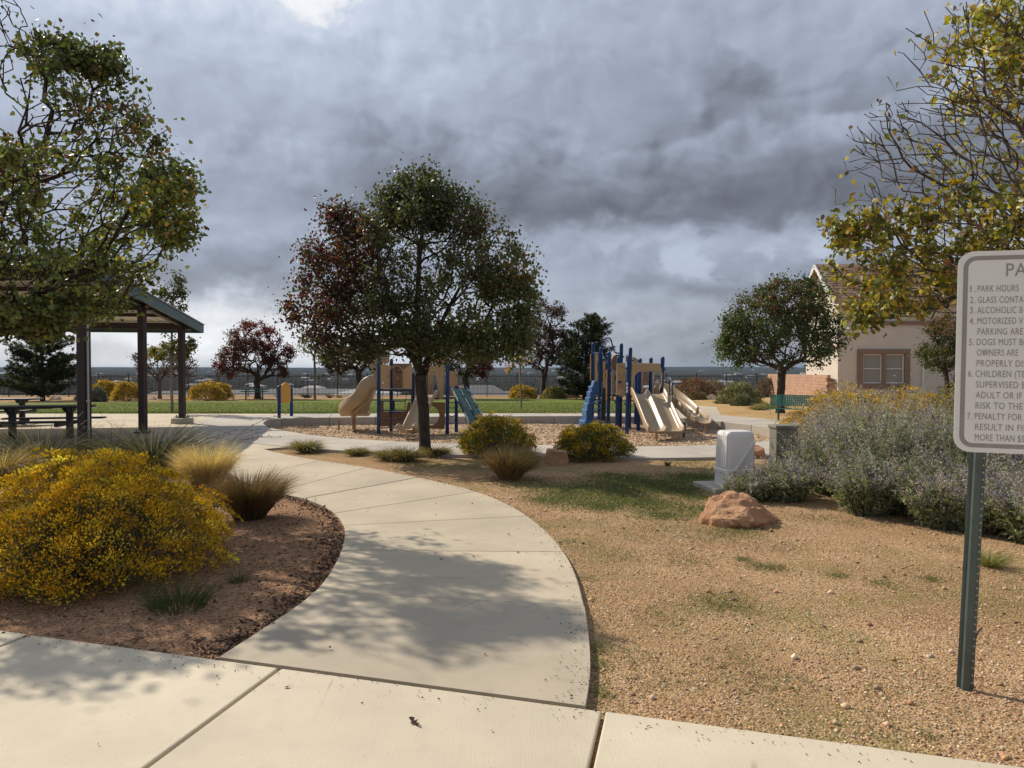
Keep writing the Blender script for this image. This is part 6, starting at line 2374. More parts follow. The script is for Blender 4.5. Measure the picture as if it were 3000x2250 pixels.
far_tree('round_green_tree', 'dense round dark green tree over the green bench', (1685, 895), d, [(1686, 860), (1688, 825), (1690, 800)],
         [E(1715, 645, 75, 48, d, 1.4), E(1640, 690, 80, 60, d, 1.8), E(1690, 740, 130, 60, d, 3), E(1770, 710, 52, 60, d, 1), E(1590, 760, 44, 34, d, .6), E(1650, 640, 30, 26, d, .3), E(1600, 700, 30, 30, d, .3), E(1560, 745, 14, 8, d, .1)], 620, 0.155, 15000, 0.13,
         [(DKGREEN, 4), (GREEN, 4), (OLIVE, 1.2), (BROWN, .8)], 49, low=WD(0, 812, d).z, sides=7, step=0.25, spread=0.2,
         zones=[(E(1655, 640, 60, 40, d)[0], (1.2, 3, .9), [(BROWN, 2), (GREEN, 2), (DKMAROON, 1)], .5), (E(1710, 660, 50, 40, d)[0], (1, 3, .8), [(BROWN, 2), (GREEN, 2)], .4)])
d = 36
far_tree('shrub_tree', 'rust tipped dark green bushy tree beside the house window', (2046, 880), d, [(2046, 850), (2044, 800)],
         [E(2050, 720, 46, 42, d, 1.5), E(2030, 770, 50, 28, d, 1.4), E(2075, 790, 40, 70, d, 1.6)], 260, 0.12, 6500, 0.13, [(DKGREEN, 4), (GREEN, 3), (OLIVE, 1)], 50, low=WD(0, 850, d).z,
         zones=[(E(2055, 700, 50, 26, d)[0], (1.6, 3, .7), [((0.2, 0.1, 0.04), 3), (OLIVE, 1)], .75), (E(2010, 765, 24, 20, d)[0], (.7, 3, .5), [(OLIVE, 2), (ORANGE, .3)], .6)])


def pine(label, base_px, d, h, r, n, seed, lean=0.0):
    """conifer: whorls of boughs down to the ground, clad in long needles"""
    rng = np.random.default_rng(seed)
    p = W(base_px[0] * K, base_px[1] * K, d)
    b = Vector((p.x, d, hz(0, d)))
    root = thing('pine_tree', label, 'pine tree', b, 'dark pines by the fence')
    mb = MB().tube([b, b + Vector((lean * 0.3, 0, h * 0.5)), b + Vector((lean, 0, h))], [0.17, 0.1, 0.02], 8)
    pos, ax = [], []
    lim = MB()
    z = 0.35
    while z < h * 0.97:
        t = z / h
        rr = r * (np.interp(t, [0, 0.12, 0.35, 0.7, 0.9, 1], [0.75, 1.0, 0.95, 0.62, 0.3, 0.08])) * rng.uniform(0.8, 1.15)
        for k in range(rng.integers(5, 8)):
            a = rng.random() * 2 * pi
            L = rr * rng.uniform(0.7, 1.12)
            tip = np.array([cos(a) * L, sin(a) * L, L * rng.uniform(0.12, 0.45) + (0.25 if t > 0.6 else 0)])
            o = np.array([b.x + lean * t, b.y, b.z + z])
            lim.tube([o, o + tip * 0.5 + np.array([0, 0, -0.05 * L]), o + tip], [0.03, 0.02, 0.008], 4, cap=False)
            m = int(26 * L / r) + 6
            for s in np.linspace(0.25, 1.05, m):
                q = o + tip * s + rng.standard_normal(3) * 0.11 * (1.2 - 0.5 * s)
                pos.append(q)
                ax.append(tip / L)
        z += rng.uniform(0.16, 0.28)
    pos, ax = np.array(pos), np.array(ax)
    per = max(5, int(n * 1.8) // len(pos))
    P = np.repeat(pos, per, 0) + rng.standard_normal((len(pos) * per, 3)) * 0.035
    A = np.repeat(ax, per, 0) * 0.9 + rng.standard_normal((len(pos) * per, 3)) * 0.6
    A[:, 2] += 0.25
    C = palette(rng, len(P), [((0.022, 0.036, 0.014), 4), ((0.04, 0.055, 0.02), 3), ((0.07, 0.075, 0.03), 1)])
    Bunch().leaves(rng, P, 0.2 * (0.7 + 0.6 * rng.random(len(P))), 0.22, A, C, 0.1, 4).obj('crown', MT['leafdry'], root)
    obj('trunk', mb, MT['bark'], root, smooth=True)
    obj('boughs', lim, MT['bark'], root)


pine('tall dark pine behind the spiral climber', (1262, 862), 50, 5.75, 2.5, 20000, 61, 0.45)
pine('broad dark pine at the far left behind the picnic tables', (92, 858), 48, 5.0, 2.6, 20000, 62)

# ---------------------------------------------------------------- flowering chamisa
CH = [((0.68, 0.43, 0.022), 4), ((0.54, 0.33, 0.02), 3), ((0.78, 0.55, 0.05), 1.6), ((0.34, 0.22, 0.03), 1.8)]
CHL = [((0.13, 0.145, 0.07), 3), ((0.19, 0.19, 0.11), 2), ((0.09, 0.105, 0.04), 2)]


def chamisa(label, c, rx, ry, h, n_tip, per, fl, seed, group, cols=CH, leafcols=CHL, n_leaf=5000, under=0.25, spread=0.045, inner=0.22, lsize=0.05, name='chamisa', stems=260, patch=0.0):
    """rounded shrub whose shoots end in flat clusters of tiny flowers"""
    rng = np.random.default_rng(seed)
    c = np.array(c, dtype=float)
    root = thing(name, label, 'shrub', c, group)
    R3 = np.array([rx, ry, h])
    u = unit(rng.standard_normal((n_tip, 3)))
    u[:, 2] = np.abs(u[:, 2]) * (1 + under) - under
    u = unit(u)
    lump = np.array([noise.noise((q[0] * 2.6 + seed, q[1] * 2.6, q[2] * 2.6)) * 0.18 + noise.noise((q[0] * 6.5, q[1] * 6.5 + seed, q[2] * 6.5)) * 0.16 for q in u])
    rad = (1 - inner * rng.random(n_tip) ** 2) * (1 + lump)
    tips = c + np.array([0, 0, h * 0.12]) + u * R3 * rad[:, None] * np.array([1, 1, 0.88])
    keep = tips[:, 2] > c[2] + 0.05 + 0.10 * h * rng.random(n_tip)
    tips, u, lump = tips[keep], u[keep], lump[keep]
    m = len(tips)
    sh = unit(u + np.array([0, 0, 0.9]))
    b = Bunch()
    # flower heads
    k = per
    rep = np.repeat(np.arange(m), k)
    off = rng.standard_normal((m * k, 3))
    off -= sh[rep] * np.sum(off * sh[rep], 1, keepdims=True) * 0.75
    tp = tips[rep] + off * spread
    A = sh[rep] * 1.0 + off * 0.45 + rng.standard_normal((m * k, 3)) * 0.35
    tone = palette(rng, m, cols, 0.22)
    if patch:
        low_ = np.array([noise.noise((q[0] * 1.6, q[1] * 1.6, q[2] * 1.6 + seed)) for q in u]) > patch
        tone[low_] = palette(rng, int(low_.sum()), leafcols)
    C = tone[rep] * (1 + 0.22 * rng.standard_normal((m * k, 1)).clip(-2, 2))
    b.leaves(rng, tp, fl * (0.7 + 0.6 * rng.random(m * k)), 0.5, A, C, 0.15, 4)
    b.obj('flowers', MT['leafdry'], root)
    # narrow leaves under the heads
    pick = rng.integers(0, m, n_leaf)
    dn = rng.random(n_leaf) ** 0.7
    lp = tips[pick] - sh[pick] * (dn * 0.28 * h)[:, None] + rng.standard_normal((n_leaf, 3)) * 0.03
    LA = sh[pick] + rng.standard_normal((n_leaf, 3)) * 0.7
    b2 = Bunch().leaves(rng, lp, lsize * (0.7 + 0.6 * rng.random(n_leaf)), 0.13, LA, palette(rng, n_leaf, leafcols), 0.1, 4)
    b2.obj('leaves', MT['leafdry'], root)
    st = MB()
    for i in rng.choice(m, min(stems, m), replace=False):
        o = c + np.array([rng.normal() * 0.1 * rx, rng.normal() * 0.1 * ry, 0.0])
        mid = o + (tips[i] - o) * 0.55
        mid[2] = o[2] + (tips[i][2] - o[2]) * 0.42
        st.tube([o, mid, tips[i]], [0.010, 0.006, 0.003], 4, cap=False)
    obj('stems', st, MT['barkg'], root)
    return root


chamisa('huge yellow flowering bush filling the lower left beside the path', (-3.45, 5.85, -0.03), 1.02, 0.98, 0.97, 1500, 40, 0.026, 71, 'yellow flowering bushes', n_leaf=26000, spread=0.038, lsize=0.045, stems=520, inner=0.34)
c = GD(1070, 985)
chamisa('dense yellow flowering bush right of the middle tree trunk', (c.x, c.y + 0.38, Z_SOIL), 0.74, 0.66, 0.80, 700, 18, 0.036, 72, 'yellow flowering bushes', cols=[((0.50, 0.32, 0.02), 3), ((0.36, 0.25, 0.02), 3), ((0.12, 0.12, 0.025), 3.5)], leafcols=[((0.07, 0.10, 0.02), 3), ((0.10, 0.12, 0.03), 2)], n_leaf=9000, spread=0.035, lsize=0.06)
c = GD(1285, 992)
chamisa('dense yellow flowering bush in front of the tall play structure', (c.x, c.y + 0.38, Z_SOIL), 0.76, 0.64, 0.66, 700, 18, 0.036, 73, 'yellow flowering bushes', cols=[((0.54, 0.36, 0.02), 3), ((0.38, 0.27, 0.02), 3), ((0.12, 0.12, 0.025), 3.5)], leafcols=[((0.07, 0.10, 0.02), 3), ((0.10, 0.12, 0.03), 2)], n_leaf=9000, spread=0.035, lsize=0.06)
q = WD(1835, 1000, 12.2)
chamisa('tall yellow flowering bush behind the purple sage near the house', (q.x + 0.05, 12.4, Z_SOIL), 1.2, 0.9, 1.27, 1800, 12, 0.045, 74, 'yellow flowering bushes', cols=[((0.52, 0.35, 0.035), 4), ((0.40, 0.28, 0.05), 3)], n_leaf=6000, spread=0.05)
q = WD(1975, 1000, 12.8)
chamisa('yellow flowering bush behind the sage under the house window', (q.x, 12.9, Z_SOIL), 0.95, 0.8, 1.25, 1500, 12, 0.045, 75, 'yellow flowering bushes', cols=[((0.52, 0.35, 0.035), 4), ((0.40, 0.28, 0.05), 3)], n_leaf=4000, spread=0.05)
q = WD(2062, 950, 11.5)
chamisa('faded grey yellow bush just left of the sign edge', (q.x + 0.25, 11.6, Z_SOIL), 0.75, 0.8, 1.36, 1500, 7, 0.045, 76, 'yellow flowering bushes', cols=[((0.30, 0.24, 0.07), 3), ((0.22, 0.20, 0.08), 3), ((0.4, 0.29, 0.05), 1)], n_leaf=5000, spread=0.05)
# chamisa and rabbitbrush along the far lawn edge
for (x, y, rx, h, d, lab, fade) in ((275, 868, 29, 38, 48, 'round golden bush behind the pavilion middle post', 0), (228, 866, 30, 40, 50, 'golden bush half hidden behind the grey bush', 0), (447, 866, 34, 38, 48, 'larger golden bush left of the round red tree', 0), (478, 864, 20, 34, 49.5, 'small golden bush touching the larger one by the red tree', 0),
                              (1130, 862, 27, 28, 51, 'bright yellow bush before the fence by the maroon tree', 0), (1196, 862, 22, 24, 51, 'pale straw bush between maroon tree and pine', 1)):
    c = W(x * K, y * K, d)
    s = K * d / FPX
    chamisa(lab, (c.x, d, hz(0, d)), rx * s, rx * s * 0.9, h * s, 420, 6, 0.16, 80 + x % 17 + rx, 'golden bushes along the far lawn edge', cols=[((0.48, 0.32, 0.05), 3), ((0.36, 0.24, 0.06), 3)] if not fade else [((0.36, 0.31, 0.14), 3), ((0.3, 0.25, 0.12), 2)],
            leafcols=[((0.15, 0.12, 0.05), 2), ((0.12, 0.11, 0.05), 2)], n_leaf=1500, spread=0.09, lsize=0.16, stems=30, under=0.3)
GREY = [((0.13, 0.14, 0.11), 3), ((0.18, 0.185, 0.15), 3), ((0.09, 0.10, 0.07), 2)]


def fshrub(label, x, y, rx, h, d, cols, seed, group=None, n=1800, l=0.16, **kw):
    c = W(x * K, y * K, d)
    s = K * d / FPX
    return shrub('shrub', label, group, (c.x, d, hz(0, d)), rx * s, rx * s * 0.9, h * s, n, cols, l, seed, **kw)


fshrub('rounded blue grey bush beside the pavilion post', 206, 870, 22, 36, 46, [((0.10, 0.115, 0.11), 3), ((0.14, 0.155, 0.15), 2)], 91, n=2600, l=0.13)
fshrub('wide rust brown thicket along the fence behind the curved slide', 1500, 868, 48, 46, 54, [((0.17, 0.075, 0.045), 3), ((0.22, 0.13, 0.08), 3), ((0.12, 0.08, 0.06), 3)], 92, n=2600, l=0.2)
fshrub('greyish bare thicket beside the rust brown thicket', 1545, 866, 34, 40, 53, [((0.16, 0.12, 0.10), 3), ((0.21, 0.16, 0.13), 3)], 93, n=1500, l=0.2)
fshrub('low tan mound shrub at the bank foot', 1505, 870, 22, 19, 50, [((0.16, 0.125, 0.065), 3), ((0.11, 0.09, 0.045), 2)], 94, n=1500, l=0.12)
fshrub('feathery grey green bush left of the block wall', 1592, 874, 46, 50, 41.5, [((0.20, 0.21, 0.13), 3), ((0.26, 0.26, 0.17), 3), ((0.13, 0.14, 0.08), 2)], 95, n=4200, l=0.17, upright=1.2, lump=0.35)
fshrub('small darker grey green bush before the feathery one', 1603, 883, 22, 26, 37, [((0.12, 0.135, 0.085), 3), ((0.17, 0.18, 0.12), 2)], 96, n=2000, l=0.12, upright=1.2)
fshrub('mixed brown shrub against the fence near the wall', 1655, 866, 24, 48, 55, [((0.15, 0.12, 0.10), 3), ((0.20, 0.15, 0.12), 2)], 97, n=1300, l=0.2)
fshrub('tan dry bush between the pines and the play tower', 1225, 862, 28, 20, 54, [((0.2, 0.15, 0.1), 3), ((0.14, 0.10, 0.07), 2)], 98, n=1200, l=0.16)
fshrub('small grey shrub left of the pavilion corner', 175, 862, 12, 14, 49, GREY, 99, n=700, l=0.12)
for (x, y, r, h, lab, cols) in ((595 + 10, 862, 6, 15, 'dark clump of grass by the litter bin', [((0.05, 0.055, 0.03), 1)]), (712, 862, 9, 13, 'brown tussock right of the pale young tree', [((0.15, 0.11, 0.08), 1)]), (660, 862, 7, 16, 'dark tussock left of the pale young tree', [((0.06, 0.06, 0.04), 1)]),
                               (667, 863, 6, 9, 'small mauve brown tussock beside the dark one', [((0.16, 0.12, 0.11), 1)]), (733, 862, 8, 9, 'low pale tussock near the red green tree', [((0.2, 0.17, 0.1), 1)])):
    c = W(x * K, y * K, 54)
    s = K * 54 / FPX
    tuft('tussock', lab, 'tussocks along the fence foot', (c.x, 54, hz(0, 54)), 160, h * s * 1.2, 0.8, 0.03, cols, 0.5, x, r0=r * s * 0.3, lev=3)

# ---------------------------------------------------------------- grasses
STRAW = [((0.50, 0.38, 0.18), 3), ((0.40, 0.29, 0.12), 3), ((0.56, 0.44, 0.23), 1)]
DKSTRAW = [((0.20, 0.135, 0.06), 3), ((0.27, 0.185, 0.085), 2), ((0.13, 0.09, 0.04), 2)]
BLADE = [((0.07, 0.10, 0.03), 3), ((0.10, 0.13, 0.045), 2)]
BEAR = [((0.055, 0.068, 0.042), 3), ((0.085, 0.095, 0.06), 2), ((0.035, 0.042, 0.026), 2)]
c = GD(430, 1062)
tuft('feather_grass', 'tall golden feather grass clump behind the big yellow bush', 'feather grass clumps', (c.x - 0.05, c.y + 0.35, -0.04), 3000, 0.95, 0.30, 0.007, STRAW, 0.40, 101, r0=0.15, tipcols=[((0.62, 0.50, 0.28), 1)])
c = GD(512, 1130)
tuft('feather_grass', 'brown feather grass clump bending over beside the path bend', 'feather grass clumps', (c.x + 0.02, c.y + 0.3, -0.04), 4200, 0.84, 0.32, 0.0065, [((0.13, 0.085, 0.04), 3), ((0.18, 0.12, 0.055), 2), ((0.09, 0.06, 0.03), 2)], 0.45, 102, r0=0.15, tipcols=[((0.24, 0.16, 0.08), 1)], lean=(0.05, 0.0))
c = GD(2, 1040)
tuft('feather_grass', 'golden feather grass clump at the far left edge', 'feather grass clumps', (c.x, c.y, -0.04), 1600, 0.98, 0.55, 0.009, STRAW, 0.6, 103, r0=0.12)
c = GD(1100, 1034)
tuft('feather_grass', 'round tan feather grass ball in front of the yellow bush', 'feather grass clumps', (c.x, c.y + 0.25, Z_SOIL), 4200, 0.80, 0.40, 0.008, [((0.34, 0.24, 0.11), 3), ((0.26, 0.18, 0.08), 2), ((0.42, 0.31, 0.16), 1.4)], 0.50, 104, r0=0.16, lean=(0.10, 0))
c = GD(657, 973)
tuft('grass_tuft', 'green and straw grass tuft alone at the island tip', 'small grass tufts', (c.x, c.y + 0.1, Z_SOIL), 1100, 0.50, 0.75, 0.012, BLADE + [((0.25, 0.20, 0.08), 2)], 0.6, 105, r0=0.08, tipcols=[((0.20, 0.20, 0.08), 1), ((0.36, 0.30, 0.15), 1)])
for k, (x, y, L, lab) in enumerate(((768, 980, 0.28, 'small pale grass tuft between island tip and trunk'), (842, 990, 0.42, 'straw grass tuft leftmost of those at the trunk foot'), (876, 992, 0.46, 'wider straw grass tuft touching the trunk foot on its left'), (941, 982, 0.36, 'grass tuft just right of the middle tree trunk'))):
    c = GD(x, y)
    tuft('grass_tuft', lab, 'small grass tufts', (c.x, c.y + 0.1, Z_SOIL), 900, L * 1.1, 0.75, 0.012, [((0.20, 0.17, 0.07), 3), ((0.13, 0.13, 0.045), 2), ((0.32, 0.25, 0.12), 2)], 0.65, 110 + k, r0=0.09)
for k, (x, y, L, n, lab) in enumerate(((515, 1263, 0.22, 120, 'small green grass tuft alone on the shaded bed'), (385, 1318, 0.36, 520, 'dark green grass clump beneath the big yellow bush'), (1442, 1004, 0.15, 160, 'tiny green grass tuft right of the second yellow bush'))):
    c = GD(x, y, -0.03)
    tuft('grass_tuft', lab, 'small grass tufts', (c.x, c.y, -0.045), n, L, 0.5, 0.004, [((0.045, 0.075, 0.02), 3), ((0.08, 0.11, 0.03), 2)], 0.4, 120 + k, r0=0.04 if k != 1 else 0.16, lev=4)
c = GD(2145, 1216)
tuft('grass_tuft', 'bright green feathery grass tuft behind the sign post', 'small grass tufts', (c.x, c.y + 0.05, Z_SOIL), 420, 0.34, 0.7, 0.0035, [((0.17, 0.19, 0.05), 3), ((0.30, 0.27, 0.10), 2)], 0.55, 125, r0=0.05)
c = W(1640 * K, 885 * K, 31)
tuft('grass_tuft', 'green tussock on the dry bank by the bench tree', 'small grass tufts', (c.x, 31, hz(0, 31)), 300, 0.6, 0.9, 0.018, [((0.16, 0.17, 0.06), 3), ((0.24, 0.2, 0.09), 2)], 0.7, 126, r0=0.15, lev=4)
c = W(1668 * K, 880 * K, 33)
tuft('grass_tuft', 'broader green tussock left of the bench tree trunk', 'small grass tufts', (c.x, 33, hz(0, 33)), 420, 0.8, 1.0, 0.02, [((0.17, 0.19, 0.07), 3), ((0.22, 0.2, 0.09), 2)], 0.6, 127, r0=0.4, lev=4)
for k, (x, y, dd, L, n, lab) in enumerate(((330, 1010, 11.6, 1.15, 520, 'large grey green spiky grass clump behind the yellow bush'), (90, 1010, 11.4, 1.15, 480, 'grey green spiky grass clump below the nearest pavilion post'), (240, 1000, 12.6, 0.95, 240, 'smaller spiky grass clump between the two large ones'))):
    c = WD(x, y, dd)
    tuft('beargrass', lab, 'spiky grass clumps before the pavilion', (c.x, dd, -0.04), n * 2, L * 1.25, 1.0, 0.014, BEAR, 0.40, 130 + k, r0=0.16, tipcols=[((0.12, 0.12, 0.08), 2), ((0.26, 0.21, 0.14), 1)])


def flower_stalks():
    rng = np.random.default_rng(140)
    mb = MB()
    c = WD(400, 1010, 11.2)
    for k in range(9):
        a = rng.uniform(-0.5, 0.6)
        L = rng.uniform(1.0, 1.9)
        p0 = Vector((c.x + rng.normal() * 0.25, c.y + rng.normal() * 0.2, 0.1))
        pts = [p0 + Vector((L * t * (0.75 + a * 0.3), -0.25 * a * t, L * (0.85 * t - 0.45 * t * t * (1 + 0.3 * a)))) for t in np.linspace(0, 1, 8)]
        mb.tube(pts, [0.005] * 5 + [0.004, 0.003, 0.002], 4)
        for j in range(4, 8):
            mb.box(pts[j] + Vector((0.01, 0, 0.012)), (0.014, 0.012, 0.016))
    o = obj('grass_stalk_cluster', mb, MT['barkg'], None, loc=(c.x, c.y, 0))
    tag(o, 'thin arching dry flower stalks leaning over the plaza', 'dry stalks')


flower_stalks()

# ---------------------------------------------------------------- Russian sage
SAGE_L = [((0.22, 0.245, 0.14), 3), ((0.29, 0.31, 0.20), 2.4), ((0.15, 0.20, 0.08), 3)]
SAGE_F = [((0.25, 0.22, 0.32), 3), ((0.33, 0.30, 0.37), 3), ((0.18, 0.15, 0.31), 1.3), ((0.42, 0.39, 0.39), 3)]


def sage(label, c, rx, ry, h, n, seed, purple=1.0):
    rng = np.random.default_rng(seed)
    c = np.array(c, dtype=float)
    root = thing('sage_bush', label, 'sage bush', c, 'purple sage bushes by the sign')
    ang = rng.random(n) * 2 * pi
    rad = np.sqrt(rng.random(n))
    base = c + np.c_[np.cos(ang) * rad * rx * 0.45, np.sin(ang) * rad * ry * 0.45, np.zeros(n)]
    L = h * (0.62 + 0.55 * rng.random(n)) * (1 - 0.25 * rad) * 1.1
    dr = np.c_[np.cos(ang) * rad * rx / h * 0.75 + rng.standard_normal(n) * 0.12, np.sin(ang) * rad * ry / h * 0.75 + rng.standard_normal(n) * 0.12, np.ones(n)]
    d = unit(dr)
    bend = rng.standard_normal((n, 3)) * 0.07
    V, T, m = blades(rng, base, dr, L, 0.011, 0.10 + 0.16 * rng.random(n), 5)
    S = np.repeat(palette(rng, n, [((0.36, 0.35, 0.30), 2), ((0.52, 0.50, 0.45), 1.3), ((0.2, 0.2, 0.16), 1)], 0.25), m, 0)
    Bunch().add(V, T, np.clip(S, 0, .9)).obj('stems', MT['leafdry'], root)
    Vs = V.reshape(n, -1, 2, 3).mean(2)                       # centre line points

    def along(t):
        f = t * (Vs.shape[1] - 1)
        i = np.minimum(f.astype(int), Vs.shape[1] - 2)
        return i, f - i
    k = 24
    idx = np.repeat(np.arange(n), k)
    t = 0.52 + 0.48 * rng.random(n * k)
    i, fr = along(t)
    P = Vs[idx, i] * (1 - fr)[:, None] + Vs[idx, i + 1] * fr[:, None] + rng.standard_normal((n * k, 3)) * 0.022
    A = rng.standard_normal((n * k, 3)) + np.array([0, 0, 0.6])
    tone = palette(rng, n, SAGE_F, 0.2)
    if purple < 1:
        mk = rng.random(n) > purple
        tone[mk] = palette(rng, int(mk.sum()), [((0.27, 0.26, 0.22), 1), ((0.22, 0.22, 0.17), 1)])
    Bunch().leaves(rng, P, 0.024 * (0.7 + 0.7 * rng.random(n * k)), 0.6, A, tone[idx], 0.2, 4).obj('flowers', MT['leafdry'], root)
    k = 26
    idx = np.repeat(np.arange(n), k)
    t = 0.04 + 0.66 * rng.random(n * k) ** 0.9
    i, fr = along(t)
    P = Vs[idx, i] * (1 - fr)[:, None] + Vs[idx, i + 1] * fr[:, None] + rng.standard_normal((n * k, 3)) * 0.03
    A = rng.standard_normal((n * k, 3)) + np.array([0, 0, 0.3])
    C = palette(rng, n * k, SAGE_L)
    Bunch().leaves(rng, P, 0.075 * (0.5 + 0.8 * rng.random(n * k)), 0.34, A, C, 0.15, 4).obj('leaves', MT['leafdry'], root)
    return root


for k, (x, y, rx, ry, h, n, lab, pu) in enumerate((
        (4.42, 9.75, 0.60, 0.6, 1.15, 320, 'tall purple sage directly right of the grey green cabinet', .8),
        (4.9, 9.3, 0.8, 0.7, 1.5, 420, 'tallest purple sage in the middle of the sage mass', .8),
        (5.85, 9.0, 0.8, 0.7, 1.5, 420, 'tall sage reaching the left edge of the sign', .7),
        (5.3, 10.6, 0.9, 0.7, 1.62, 320, 'tall pale sage at the back below the house window', .6),
        (4.95, 10.7, 0.7, 0.6, 1.3, 260, 'sage at the back of the mass nearest the cabinet', .8),
        (4.55, 8.55, 0.6, 0.5, 0.95, 280, 'leafy green lower sage at the front of the mass', .55),
        (5.35, 8.15, 0.65, 0.5, 1.0, 300, 'leafy sage at the front left of the sign post', .6),
        (6.6, 8.3, 0.8, 0.7, 1.45, 380, 'tall sage hidden behind the sign face', .9),
        (5.55, 7.35, 0.6, 0.5, 0.9, 300, 'deep purple sage right of the sign post', 1.0),
        (4.95, 7.55, 0.45, 0.4, 0.7, 200, 'low sage just behind the sign post', .8),
        (3.55, 9.25, 0.42, 0.38, 0.62, 220, 'small green sage between the utility box and the mass', .6),
        (4.25, 8.45, 0.5, 0.45, 0.78, 240, 'low leafy sage at the left front corner of the mass', .5),
        (4.72, 7.75, 0.5, 0.42, 0.74, 240, 'low green sage bulging forward just left of the sign post', .5),
        (5.2, 7.0, 0.5, 0.42, 0.74, 240, 'low violet sage nearest the camera right of the post', .9),
        (3.1, 9.25, 0.34, 0.3, 0.42, 120, 'straggly low sage in front of the pale utility box', .7))):
    sage(lab, (x, y, Z_SOIL), rx, ry, h, n, 150 + k, pu)

# ---------------------------------------------------------------- small stuff on the ground
def scatter_stones():
    rng = np.random.default_rng(200)
    N = 26000
    X = rng.uniform(-1.6, 6.5, N)
    Y = 3.0 + 9.0 * rng.random(N) ** 1.6
    q = np.array([[S0.x + SU.x * 0, S0.y]])
    edge = S0.y + (X - S0.x) * (SU.y / SU.x)
    ok = (Y > edge + 0.03)
    pr = np.interp(Y, RC[:, 1], RC[:, 0])
    ok &= X > pr + 0.03
    X, Y = X[ok], Y[ok]
    n = len(X)
    s = 0.006 + 0.007 * rng.random(n) ** 2 + 0.022 * (rng.random(n) > 0.985) * rng.random(n)
    octa = np.array([(1, 0, 0), (-1, 0, 0), (0, 1, 0), (0, -1, 0), (0, 0, 0.7), (0, 0, -0.6)], dtype=float)
    tri = np.array([(0, 2, 4), (2, 1, 4), (1, 3, 4), (3, 0, 4), (2, 0, 5), (1, 2, 5), (3, 1, 5), (0, 3, 5)])
    Zg = np.array([Z_SOIL + (noise.noise((a * 0.6, c * 0.6, 2.0)) * 0.018) for a, c in zip(X, Y)])
    V = (octa[None] * (0.7 + 0.6 * rng.random((n, 6, 1)))) * s[:, None, None]
    th = rng.random(n) * 2 * pi
    x = V[:, :, 0] * np.cos(th)[:, None] - V[:, :, 1] * np.sin(th)[:, None] * 0.75
    y = V[:, :, 0] * np.sin(th)[:, None] + V[:, :, 1] * np.cos(th)[:, None] * 0.75
    V = np.stack([x + X[:, None], y + Y[:, None], V[:, :, 2] + Zg[:, None] + s[:, None] * 0.2], -1).reshape(-1, 3)
    T = (np.arange(n)[:, None, None] * 6 + tri[None]).reshape(-1, 3)
    C = palette(rng, n, [((0.55, 0.38, 0.23), 4), ((0.45, 0.28, 0.16), 3), ((0.62, 0.50, 0.36), 2), ((0.30, 0.19, 0.12), 1.2)])
    o = fast('gravel', V, T, MT['leafdry2'], np.repeat(C, 6, 0), kind='stuff')
    tag(o, 'loose crushed tan gravel scattered over the ground right of the path')


m_, g_, b_s, co_, out_ = new_mat('gravel_stone')
at_ = g_.new('ShaderNodeAttribute', attribute_name='col')
g_.put(b_s.inputs['Base Color'], at_.outputs['Color'])
b_s.inputs['Roughness'].default_value = 0.9
b_s.inputs['Specular IOR Level'].default_value = 0.15
MT['leafdry2'] = m_
scatter_stones()


def scatter_chips():
    rng = np.random.default_rng(210)
    N = 26000
    x0, y0 = PIT.min(0)
    x1, y1 = PIT.max(0)
    X, Y = rng.uniform(x0, x1, N), rng.uniform(y0, y1, N)
    ok = inside(PIT - PIT_N * 0.04, X, Y)
    X, Y = X[ok], Y[ok]
    n = len(X)
    Z = np.array([Z_PIT + pit_mound(a, c) + 0.012 for a, c in zip(X, Y)])
    A = rng.standard_normal((n, 3))
    A[:, 2] *= 0.35
    C = palette(rng, n, [((0.52, 0.40, 0.27), 3), ((0.62, 0.51, 0.37), 2.4), ((0.36, 0.25, 0.155), 2.6), ((0.2, 0.13, 0.08), 1)])
    V, T, k = leaf_mesh(rng, np.c_[X, Y, Z], 0.04 + 0.045 * rng.random(n), 0.42, A, 0.1, 4)
    o = fast('wood_chips', V, T, MT['leafdry2'], np.repeat(C, k, 0), kind='stuff')
    tag(o, 'loose pale and brown wood chips lying in the play area')


scatter_chips()


